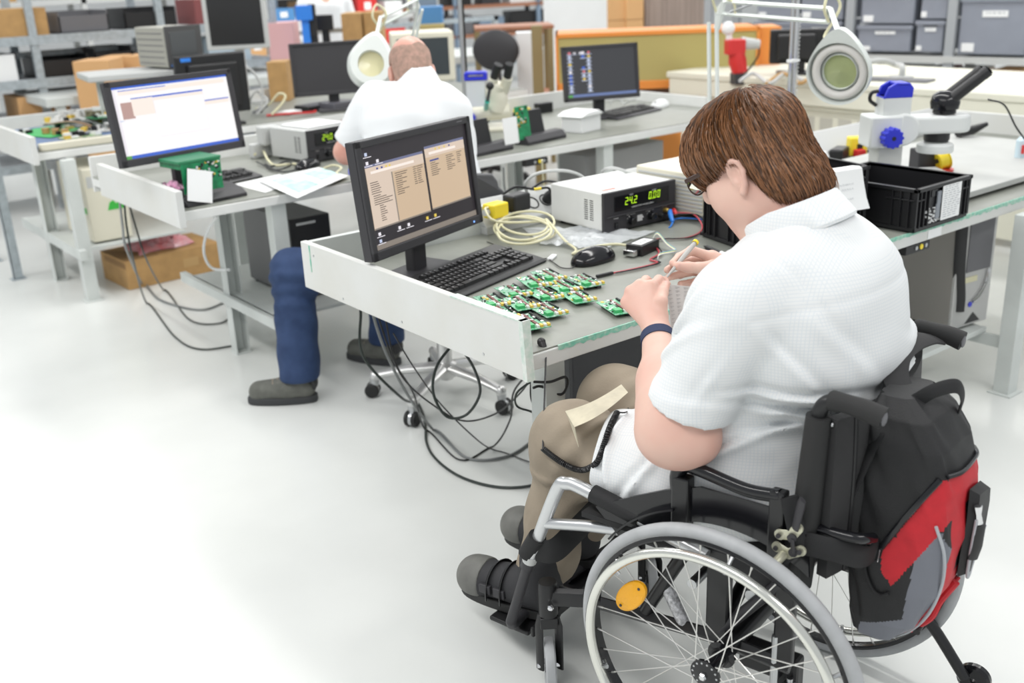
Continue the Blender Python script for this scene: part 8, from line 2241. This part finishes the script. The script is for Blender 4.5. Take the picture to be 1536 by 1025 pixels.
S.cut((0, 0, 0.58), (0, 0, -1)); S.ell((0, -0.12, 1.44), (0.06, 0.12, 0.10), None, 0.02, True)
ob('coat', S.surf(), WSHIRT, p3)
S = SDF((-0.15, -0.15, 1.4), (0.15, 0.2, 1.75), 0.012); S.ell((0, 0.015, 1.60), (0.088, 0.105, 0.115)); S.cut((0, -0.03, 1.58), (0, -1, -0.5)); ob('hair', S.surf(), HAIRB, p3)
_q = atd(489, 30, 10.2); p3.location = (_q[0], _q[1], _q[2] - 1.34); p3.location.z = 0.0
p3.location = (float(_q[0] * 1.0), float(_q[1] * 1.0), 0.0); p3.rotation_euler = (0, 0, R(-20))
# screens and holders in front of the distant worker
def stand_px(name, x0, y0, x1, y1, D, depth, mt, label, cat, ztop, rz=-37.5):
    t, W_, H_ = thing_px(name, x0, y0, x1, y1, D, rz, label, cat)
    m = M(); m.bb((-W_ / 2, 0, 0), (W_ / 2, depth, H_)); ob('screen_body', m, mt, t, 0.008)
    zb_ = t.location.z - ztop
    if zb_ > 0.02:
        m = M(); m.bb((-0.03, depth * 0.3, -zb_), (0.03, depth * 0.3 + 0.04, 0.02)); m.bb((-W_ * 0.3, -0.05, -zb_), (W_ * 0.3, 0.15, -zb_ + 0.015)); ob('stand', m, mt, t)
    return t
stand_px('monitor', 475, 24, 500, 46, 8.7, 0.05, BLACK, 'small black monitor in front of the distant white coat', 'monitor', 0.86)
stand_px('monitor', 465, 10, 476, 56, 8.5, 0.05, BLACK, 'narrow black screen seen edge on near the distant person', 'monitor', 0.86)
stand_px('holder', 444, 10, 468, 31, 8.4, 0.12, LBLUE, 'bright blue holder on a stand left of the distant person', 'holder', 0.86)
stand_px('storage_box', 630, 12, 664, 38, 8.9, 0.25, mat('mid_blue_box', (0.08, 0.25, 0.52), 0.5), 'blue box above the cream framed monitor', 'box', 0.86)
stand_px('carton', 628, 38, 665, 54, 8.8, 0.25, mat('olive_carton', (0.45, 0.36, 0.14), 0.7), 'olive brown carton under the blue box', 'box', 0.86)
box_px('cardboard_box', 403, 95, 432, 128, 7.0, 0.2, MATS['brown_cardboard'], 'tan box behind the cables between the far monitors', 'box', z0=0.80); 
box_px('storage_box', 402, 36, 440, 58, 8.6, 0.3, mat('pink_box', (0.72, 0.42, 0.42), 0.6), 'pink box on the distant bench left of the blue holder', 'box', z0=0.86)
# ---- racks with small cartons behind the tube monitor
R3 = thing('steel_rack', (3.3, 11.2, 0), R(0), 'distant pale rack with labelled cartons above the tube monitor', 'rack')
for k in range(6):
    x = -0.9 + 0.98 * k
    for y in (0, 0.45):
        m = M(); m.bb((x, y, 0), (x + 0.05, y + 0.05, 2.2)); ob('upright', m, LIGHTG, R3)
for z in (0.35, 0.72, 1.06, 1.42):
    m = M(); m.bb((-0.9, 0, z), (4.05, 0.5, z + 0.045)); ob('shelf', m, LIGHTG, R3)
cols_ = [MATS['brown_cardboard'], MATS['tan_carton'], RED, MATS['brown_cardboard'], PAPER, MATS['mid_blue_box'], BLACK, MATS['tan_carton'], MIDG]
nmz = {0.35: 'lowest', 0.72: 'second', 1.06: 'third', 1.42: 'top'}
for z in (0.72, 1.06, 1.42):
    for k in range(13):
        x = -0.80 + 0.365 * k; w_ = 0.22 + 0.08 * rs_.random(); h_ = 0.14 + 0.09 * rs_.random()
        ci = (k * 2 + int(z * 7)) % 9
        t = thing('carton', (3.3 + x + 0.15, 11.22, z + 0.045), 0, 'carton on the distant pale rack', 'box', None)
        STOCK.append((t, ['brown carton', 'tan carton', 'red box', 'brown carton', 'white box', 'blue box', 'black box', 'tan carton', 'grey box'][ci], 'the distant pale rack', z))
        m = M(); m.bb((-w_ / 2, 0, 0), (w_ / 2, 0.35, h_)); ob('box_body', m, cols_[ci], t)
        m = M(); m.bb((-0.04, -0.004, h_ * 0.35), (0.05, 0, h_ * 0.75)); ob('label', m, PAPER, t)
# ---- centre: white panel, pallets of cartons, orange cabinet
box_px('partition_panel', 818, -30, 912, 75, 11.0, 0.06, WALLM, 'tall white partition panel behind the orange cabinet', 'panel', z0=0.0, rz=-30)
t, W_, H_ = thing_px('carton_stack', 912, -40, 966, 60, 11.3, -25, 'stack of tan cartons with dark edge beside the white partition', 'cartons')
bpy.data.objects.remove(t)
COLUMN = []
for k in range(5):
    for j in range(2):
        c0 = atd(926 + 27 * j, 45, 11.3)
        m = M(); m.bb((-0.10, 0, 0), (0.095, 0.4, 0.245)); COLUMN.append((single('cardboard_box', m, MATS['tan_carton'], f'tan carton, {wds[k]} from the floor in the {"left" if j == 0 else "right"} column beside the white partition', 'box', loc=(c0[0], c0[1], 0.25 * k), rz=R(-25), bevel=0.004), j, k))
box_px('wooden_crate', 966, -40, 1066, 60, 11.6, 0.5, mat('brown_grey_wood', (0.30, 0.235, 0.20), 0.8, vary=0.25, vscale=3, stretch=(14, 14, 0.4)), 'large brown grey wooden crate behind the orange cabinet', 'crate', z0=0.0, rz=-25)
OC = atd(985, 133, 7.6)
oc = thing('cabinet', (OC[0], OC[1], OC[2]), R(-41), 'long orange cabinet with olive front behind the icon monitor', 'cabinet')
wO = 300 * 7.6 / FPX; hO = 84 * 7.6 / FPX
m = M(); m.bb((-wO / 2, 0, 0.0), (wO / 2, 0.45, 0.02)); m.bb((-wO / 2, 0, hO - 0.03), (wO / 2, 0.45, hO)); m.bb((-wO / 2, 0, 0), (-wO / 2 + 0.02, 0.45, hO)); m.bb((wO / 2 - 0.02, 0, 0), (wO / 2, 0.45, hO)); m.bb((-wO / 2, 0, 0.02), (wO / 2, 0.01, 0.06)); ob('carcass', m, ORANGE, oc, 0.003)
m = M(); m.bb((-wO / 2 + 0.02, 0.012, 0.06), (wO / 2 - 0.02, 0.03, hO - 0.03)); ob('olive_front', m, mat('olive_panel', (0.42, 0.36, 0.13), 0.6), oc)
m = M(); m.bb((wO / 2 + 0.0, 0.05, 0.02), (wO / 2 + 0.16, 0.42, hO - 0.01)); ob('end_panel', m, ORANGE, oc)
m = M()
for x in (-wO / 2 + 0.05, 0, wO / 2 - 0.05):
    for y in (0.04, 0.40): m.bb((x - 0.03, y - 0.02, -OC[2]), (x + 0.03, y + 0.02, 0.0))
ob('legs', m, mat('dark_brown_wood', (0.10, 0.05, 0.03), 0.6), oc)
m = M(); m.bb((-wO / 2, 0.02, -0.06), (wO / 2, 0.43, -0.0)); ob('base_rail', m, MATS['dark_brown_wood'], oc)
# red clamp tool on the cabinet end
tq = atd(1110, 105, 6.9); t = thing('red_machine', tq, R(-30), 'red hand tool with grey head by the orange cabinet end', 'tool')
m = M(); m.tube([(0.0, 0, -0.02), (-0.02, 0, 0.06), (-0.03, 0, 0.12)], [0.05, 0.06, 0.05], 12); m.bb((-0.10, -0.05, 0.10), (0.02, 0.05, 0.20)); ob('body', m, RED, t, 0.01)
m = M(); m.cyl((0.0, 0, 0.17), (0.12, -0.02, 0.16), 0.045, 14, 0.03); ob('head', m, LIGHTG, t)
m = M(); m.tube(cr([(0.12, -0.02, 0.15), (0.12, 0, 0.08), (0.06, 0, 0.0), (0.0, 0, -0.06)], 6), 0.006, 8); ob('cable', m, BLACK, t)
m = M(); m.ball((-0.09, 0, 0.27), 0.045, 12); m.cyl((-0.08, 0, 0.2), (-0.085, 0, 0.25), 0.02, 10); ob('white_cap', m, PAPER, t)
m = M(); m.bb((-0.05, -0.05, -(tq[2] - 0.80)), (0.03, 0.05, -0.02)); ob('support', m, DARKG, t)
# ---- cream ventilated bench on the right and what stands on it
cbx, cby0, cby1 = 5.55, 2.3, 5.3
cb = thing('workbench', (6.0, 3.8, 0), 0, 'cream bench with slotted front running across behind the white microscope', 'workbench')
CRB = mat('cream_bench_panel', (0.72, 0.71, 0.60), 0.5)
m = M(); m.bb((-0.45, -1.6, 0.81), (0.65, 1.5, 0.85)); ob('table_top', m, CRB, cb, 0.006)
m = M(); m.bb((-0.44, -1.58, 0.70), (-0.40, 1.48, 0.81)); m.bb((-0.38, -1.55, 0.05), (-0.34, 1.45, 0.70)); m.bb((-0.40, -1.58, 0.665), (-0.36, 1.48, 0.70)); ob('front_panel', m, CRB, cb, 0.004)
m = M()
for k in range(22):
    y = -1.48 + 0.135 * k; m.bb((-0.3825, y, 0.50), (-0.3795, y + 0.095, 0.625))
ob('front_slots', m, mat('slot_grey', (0.50, 0.49, 0.43), 0.6), cb)
m = M()
for x, y in ((-0.3, -1.5), (-0.3, 1.4), (0.6, -1.5), (0.6, 1.4)): m.bb((x - 0.03, y - 0.03, 0), (x + 0.03, y + 0.03, 0.81))
ob('legs', m, CRB, cb)
# dark monitor back on it
mb = atd(1195, 108, 6.9); zb2 = 0.85
t = thing('monitor', (mb[0], mb[1], 0.85), R(-50), 'black monitor seen from behind on the cream bench under the magnifier arm', 'monitor')
W_ = 82 * 6.9 / FPX; zt = atd(1195, 42, 6.9)[2] - 0.85; zl = atd(1195, 95, 6.9)[2] - 0.85
m = M(); m.bb((-W_ / 2, 0, zl), (W_ / 2, 0.05, zt)); m.bb((-W_ * 0.36, -0.06, zl + 0.03), (W_ * 0.3, 0, zt - 0.03)); ob('housing', m, BLACK, t, 0.012)
m = M(); m.bb((-0.05, -0.02, 0.0), (0.05, 0.03, zl + 0.02)); m.bb((-0.13, -0.10, 0), (0.13, 0.12, 0.015)); ob('stand', m, BLACK, t, 0.004)
for k, (pts, mt, lab) in enumerate((([(1110, 118), (1130, 112), (1155, 122), (1180, 110), (1205, 118)], LIGHTG, 'pale cable coiled on the cream bench before the black monitor'), ([(1150, 122), (1175, 112), (1200, 122), (1220, 112)], CARD, 'tan cable lying on the cream bench before the black monitor'))):
    cable('cable', [atz(x, y + 3, 0.862) + np.array([0, 0, 0.02 * (i % 2)]) for i, (x, y) in enumerate(pts)], 0.012, mt, lab)
pq = atz(1330, 122, 0.85)
m = M(); m.bb((-0.25, -0.02, 0), (0.25, 0.12, 0.012)); single('tool_tray', m, MIDG, 'flat dark tray lying on the cream bench right of the magnifier ring', 'tray', loc=pq, rz=R(-80), bevel=0.003)
# ---- rack with grey bins
BING = mat('grey_bin_plastic', (0.255, 0.275, 0.325), 0.5, vary=0.05, vscale=6)
RKX = 7.9
rk2 = thing('steel_rack', (RKX, 4.6, 0), R(-80), 'steel rack full of grey lidded bins at the right end of the hall', 'rack')
def rkp(x, y, D0=None):
    """point of the rack front plane at this place of the picture (rack frame: a along the front, z)"""
    o = np.array([RKX, 4.6, 0]); c_, s_ = math.cos(R(-80)), math.sin(R(-80)); ux = np.array([c_, s_, 0]); nn_ = np.array([-s_, c_, 0])
    d = ray(x, y); k = ((o - CAM) @ nn_) / (d @ nn_); P = CAM + d * k
    return (P - o) @ ux, P[2]
zsh = rkp(1400, 84)[1]
alo, ahi = rkp(1000, 60)[0], rkp(1660, 60)[0]
ups = [rkp(px_, 60)[0] for px_ in (1060, 1272, 1424, 1600)]
for a in ups:
    for y in (0.0, 0.5):
        m = M(); m.bb((a - 0.035, y, 0), (a + 0.035, y + 0.05, 2.3)); ob('upright', m, mat('grey_upright', (0.36, 0.38, 0.40), 0.5), rk2)
for z in (zsh, zsh - 0.55, zsh + 0.62):
    m = M(); m.bb((ups[0], -0.012, z - 0.05), (ups[-1], 0.0, z)); m.bb((ups[0], 0.0, z - 0.03), (ups[-1], 0.55, z - 0.005)); ob('shelf', m, LIGHTG, rk2)
rk_m = rk2.matrix_world
def bin_px(x0, y0, x1, y1, label, slot=False, lab2=True):
    a0, _z = rkp(x0, 50); a1, _z = rkp(x1, 50); zt_ = rkp((x0 + x1) / 2, y0)[1]; zb_ = rkp((x0 + x1) / 2, y1)[1]
    w_ = a1 - a0; h_ = zt_ - zb_
    p = rk_m @ Vector(((a0 + a1) / 2, 0.02, zb_))
    t = thing('storage_bin', p, R(-80), label, 'bin', 'grey lidded bins in the right hand rack')
    m = M(); m.bb((-w_ / 2 + 0.012, 0.012, 0), (w_ / 2 - 0.012, 0.40, h_ - 0.03)); ob('bin_body', m, BING, t, 0.008)
    m = M(); m.bb((-w_ / 2, 0, h_ - 0.035), (w_ / 2, 0.41, h_ - 0.003)); ob('rim', m, BING, t, 0.004)
    m = M(); m.bb((-w_ * 0.16, 0.006, h_ * 0.66), (w_ * 0.20, 0.012, h_ * 0.77)); notes(m, -w_ * 0.14, w_ * 0.18, h_ * 0.67, h_ * 0.76, 0.0055, 1, 1, int(x0)); ob('name_label', m, [PAPER, PRINT], t)
    m = M(); m.bb((-w_ * 0.42, 0.006, h_ * 0.05), (-w_ * 0.24, 0.012, h_ * 0.20)); ob('small_label', m, PAPER, t)
    if slot:
        m = M(); m.bb((-w_ * 0.24, 0.006, h_ * 0.82), (w_ * 0.24, 0.013, h_ * 0.90)); ob('grip_slot', m, BLACK, t)
ztop = 0
bin_px(1285, -28, 1368, 36, 'grey bin, upper one left of the middle column'); bin_px(1283, 38, 1366, 78, 'grey bin, lower one left of the middle column')
bin_px(1374, -28, 1418, 29, 'narrow grey bin, upper one of the middle column'); bin_px(1370, 31, 1415, 79, 'narrow grey bin with a black slot, lower one of the middle column', True)
bin_px(1434, -4, 1540, 83, 'large grey bin at the right end of the rack')
bin_px(1195, -30, 1262, 30, 'grey bin, upper one behind the magnifier hinge', True); bin_px(1130, -28, 1190, 30, 'grey bin, upper one behind the magnifier arm'); bin_px(1192, 32, 1260, 74, 'grey bin, lower one behind the magnifier hinge'); bin_px(1128, 32, 1188, 72, 'grey bin, lower one behind the magnifier arm')
# low shelf stock
for k, (x0, x1, mt, lab) in enumerate(((1290, 1374, PAPER, 'white open carton on the low shelf left of the middle upright'), (1380, 1402, PAPER, 'small white carton on the low shelf close to the middle upright'), (1404, 1416, MATS['maroon_box'], 'narrow maroon box on the low shelf beside the middle upright'), (1428, 1466, PAPER, 'white carton on the low shelf right of the middle upright'), (1484, 1524, MATS['tan_carton'], 'tan carton on the low shelf under the large grey bin'), (1240, 1284, MIDG, 'grey box on the low shelf under the lower bins'))):
    a0 = rkp(x0, 95)[0]; a1 = rkp(x1, 95)[0]; z1 = zsh - 0.10; z0 = zsh - 0.55
    p = rk_m @ Vector(((a0 + a1) / 2, 0.08, z0)); m = M(); m.bb((-(a1 - a0) / 2, 0, 0), ((a1 - a0) / 2, 0.35, z1 - z0)); single('carton', m, mt, lab, 'box', loc=p, rz=R(-80), bevel=0.004)
# reading lamp on the cream bench under the bins
pr_ = atz(1352, 118, 0.85); t = thing('desk_lamp', pr_, 0, 'pale curved desk lamp on the cream bench under the bins', 'lamp'); B_ = np.array(pr_)
m = M(); m.tube(cr([(0, 0, 0), np.array([0.0, 0.0, 0.07]), atd(1345, 98, 6.6) - B_, atd(1325, 91, 6.55) - B_, atd(1302, 93, 6.5) - B_], 8), 0.018, 10); ob('arm', m, LIGHTG, t); m = M(); m.lathe([(0, 0), (0.07, 0), (0.07, 0.015), (0, 0.02)], 20); ob('base', m, LIGHTG, t)
# green hose under the right part of the middle bench, orange shelf below
cable('hose', [(4.62, 4.55, 0.71), (4.55, 4.5, 0.6), (4.52, 4.48, 0.45), (4.60, 4.45, 0.30), (4.75, 4.4, 0.2)], 0.018, mat('green_hose', (0.18, 0.55, 0.22), 0.4), 'green hose hanging below the right end of the middle bench')
box_px('low_cabinet', 905, 178, 1022, 215, 6.6, 0.4, ORANGE, 'orange low cabinet beyond the legs of the middle bench', 'cabinet', z0=0.0)
# tables with chairs in the middle distance
t = thing('office_chair', atd(745, 108, 8.2) * np.array([1, 1, 0]), R(-60), 'dark office chair with a round back beyond the cream microscope', 'office chair')
zb_ = atd(738, 75, 8.2)[2]
S = SDF((-0.35, -0.15, zb_ - 0.35), (0.35, 0.2, zb_ + 0.35), 0.014); S.ell((0, 0, zb_), (0.20, 0.05, 0.16)); ob('backrest', S.surf(), DARKG, t)
m = M(); m.bb((-0.22, -0.45, 0.44), (0.22, 0.0, 0.52)); m.cyl((0, -0.2, 0.1), (0, -0.2, 0.44), 0.03, 12); m.tube([(0, 0.0, 0.48), (0, 0.05, 0.7), (0, 0.02, zb_)], 0.025, 8); ob('seat', m, DARKG, t, 0.01)
m = M()
for k in range(5):
    a = k * 2 * math.pi / 5; m.tube([(0, -0.2, 0.1), (0.3 * math.cos(a), -0.2 + 0.3 * math.sin(a), 0.05)], 0.02, 8); m.ball((0.3 * math.cos(a), -0.2 + 0.3 * math.sin(a), 0.03), 0.03, 10)
ob('star_base', m, BLACK, t)
tb = thing('table', atd(805, 78, 8.6) * np.array([1, 1, 0]), R(-35), 'small reddish brown table left of the orange cabinet', 'table')
zt_ = atd(790, 38, 8.6)[2]
m = M(); m.bb((-0.5, 0, zt_ - 0.03), (0.15, 0.5, zt_)); ob('table_top', m, mat('reddish_wood', (0.36, 0.16, 0.09), 0.5), tb, 0.004)
m = M(); m.bb((-0.5, 0.02, 0.55), (0.15, 0.48, 0.58)); ob('shelf', m, MATS['reddish_wood'], tb)
for x in (-0.48, 0.12):
    for y in (0.02, 0.46):
        m = M(); m.bb((x - 0.02, y - 0.02, 0), (x + 0.02, y + 0.02, zt_ - 0.03)); ob('leg', m, mat('olive_leg', (0.26, 0.20, 0.09), 0.6), tb)
box_px('storage_box', 775, 50, 800, 66, 8.3, 0.2, PAPER, 'white box standing beyond the cream microscope left of the olive post', 'box', z0=0.52)
box_px('pillar_cover', 800, 45, 816, 130, 7.8, 0.12, MATS['olive_leg'], 'olive post left of the orange cabinet', 'post', z0=0.0)
# shelving far back in the middle
R4 = thing('steel_rack', (9.0, 12.6, 0), R(-20), 'dark distant rack between the balding person and the white partition', 'rack')
for k in range(5):
    for y in (0, 0.5):
        m = M(); m.bb((-2.6 + 1.25 * k, y, 0), (-2.54 + 1.25 * k, y + 0.05, 2.2)); ob('upright', m, mat('blue_grey_post', (0.20, 0.27, 0.36), 0.5), R4)
for z in (0.25, 0.65, 1.05, 1.45):
    m = M(); m.bb((-2.6, 0, z), (2.45, 0.55, z + 0.05)); ob('shelf', m, MATS['reddish_wood'] if z in (0.65, 1.05) else GALV, R4)
R4m = R4.matrix_world
for z in (0.65, 1.05, 1.45):
    for k in range(10):
        x = -2.4 + 0.48 * k; h_ = rs_.uniform(0.15, 0.30); w_ = rs_.uniform(0.25, 0.40)
        p = R4m @ Vector((x, 0.06, z + 0.05)); m = M(); m.bb((-w_ / 2, 0, 0), (w_ / 2, 0.4, h_))
        ci = (k * 2 + int(z * 9)) % 5
        STOCK.append((single('storage_box', m, [MIDG, DARKG, MATS['blue_grey_post'], PAPER, BLACK][ci], 'box on the dark distant rack', 'box', loc=p, rz=R(-20)), ['mid grey box', 'charcoal box', 'slate blue box', 'white box', 'black box'][ci], 'the dark distant rack', z))
# slim post with yellow clips near the cream microscope
t = thing('instrument_pole', (3.52, 4.93, T2), 0, 'slim steel pole at the back of the middle bench behind the cream microscope', 'pole'); m = M(); m.cyl((0, 0, 0), (0, 0, 1.0), 0.012, 14); ob('rod', m, STEEL, t); m = M(); m.cyl((0.02, 0, 0.0), (0.02, 0, 1.0), 0.006, 8); ob('cable', m, BLACK, t)

# ================================================================ shelf stock: keep what the photograph shows, name each by its place among what can be seen
bpy.context.view_layer.update()
_dg = bpy.context.evaluated_depsgraph_get()
seen = {}
for py in range(2, 260, 4):
    for px in range(2, 1536, 4):
        hit, _l, _n, _i, o_, _m = SC.ray_cast(_dg, Vector(CAM), Vector(ray(px, py)).normalized())
        if hit:
            o_ = bpy.data.objects.get(o_.name)
            while o_.parent is not None: o_ = o_.parent
            seen.setdefault(o_.name, []).append((px, py))
ORD = ['first', 'second', 'third', 'fourth', 'fifth', 'sixth', 'seventh', 'eighth', 'ninth', 'tenth', 'eleventh', 'twelfth', 'thirteenth', 'fourteenth']
rows_ = {}
for o_, what, rack, z in STOCK:
    pts = seen.get(o_.name, [])
    if len(pts) < 2:
        for c_ in list(o_.children): bpy.data.objects.remove(c_)
        bpy.data.objects.remove(o_)
    else:
        rows_.setdefault((rack, z), []).append((sum(p[0] for p in pts) / len(pts), o_, what))
for (rack, z), lst in rows_.items():
    lv = sorted({zz for (rk_, zz) in rows_ if rk_ == rack})
    nm_ = {1: ['only visible'], 2: ['lower visible', 'upper visible'], 3: ['lower visible', 'middle visible', 'top visible']}[len(lv)][lv.index(z)]
    for what in {q[2] for q in lst}:
        same = sorted([q for q in lst if q[2] == what], key=lambda q: q[0])
        for k, (_x, o_, _w) in enumerate(same):
            o_['label'] = f'{what} on the {nm_} shelf of {rack}' if len(same) == 1 else f'{what}, {ORD[k]} of its kind from left, {nm_} shelf of {rack}'
for j in (0, 1):
    vis = sorted([(k, o_) for o_, jj, k in COLUMN if jj == j and len(seen.get(o_.name, [])) > 1], key=lambda q: -q[0])
    for i, (k, o_) in enumerate(vis):
        o_['label'] = f'tan carton, {"topmost" if i == 0 else "next below the topmost" if i == 1 else "low one"} in the {"left" if j == 0 else "right"} column beside the white partition'
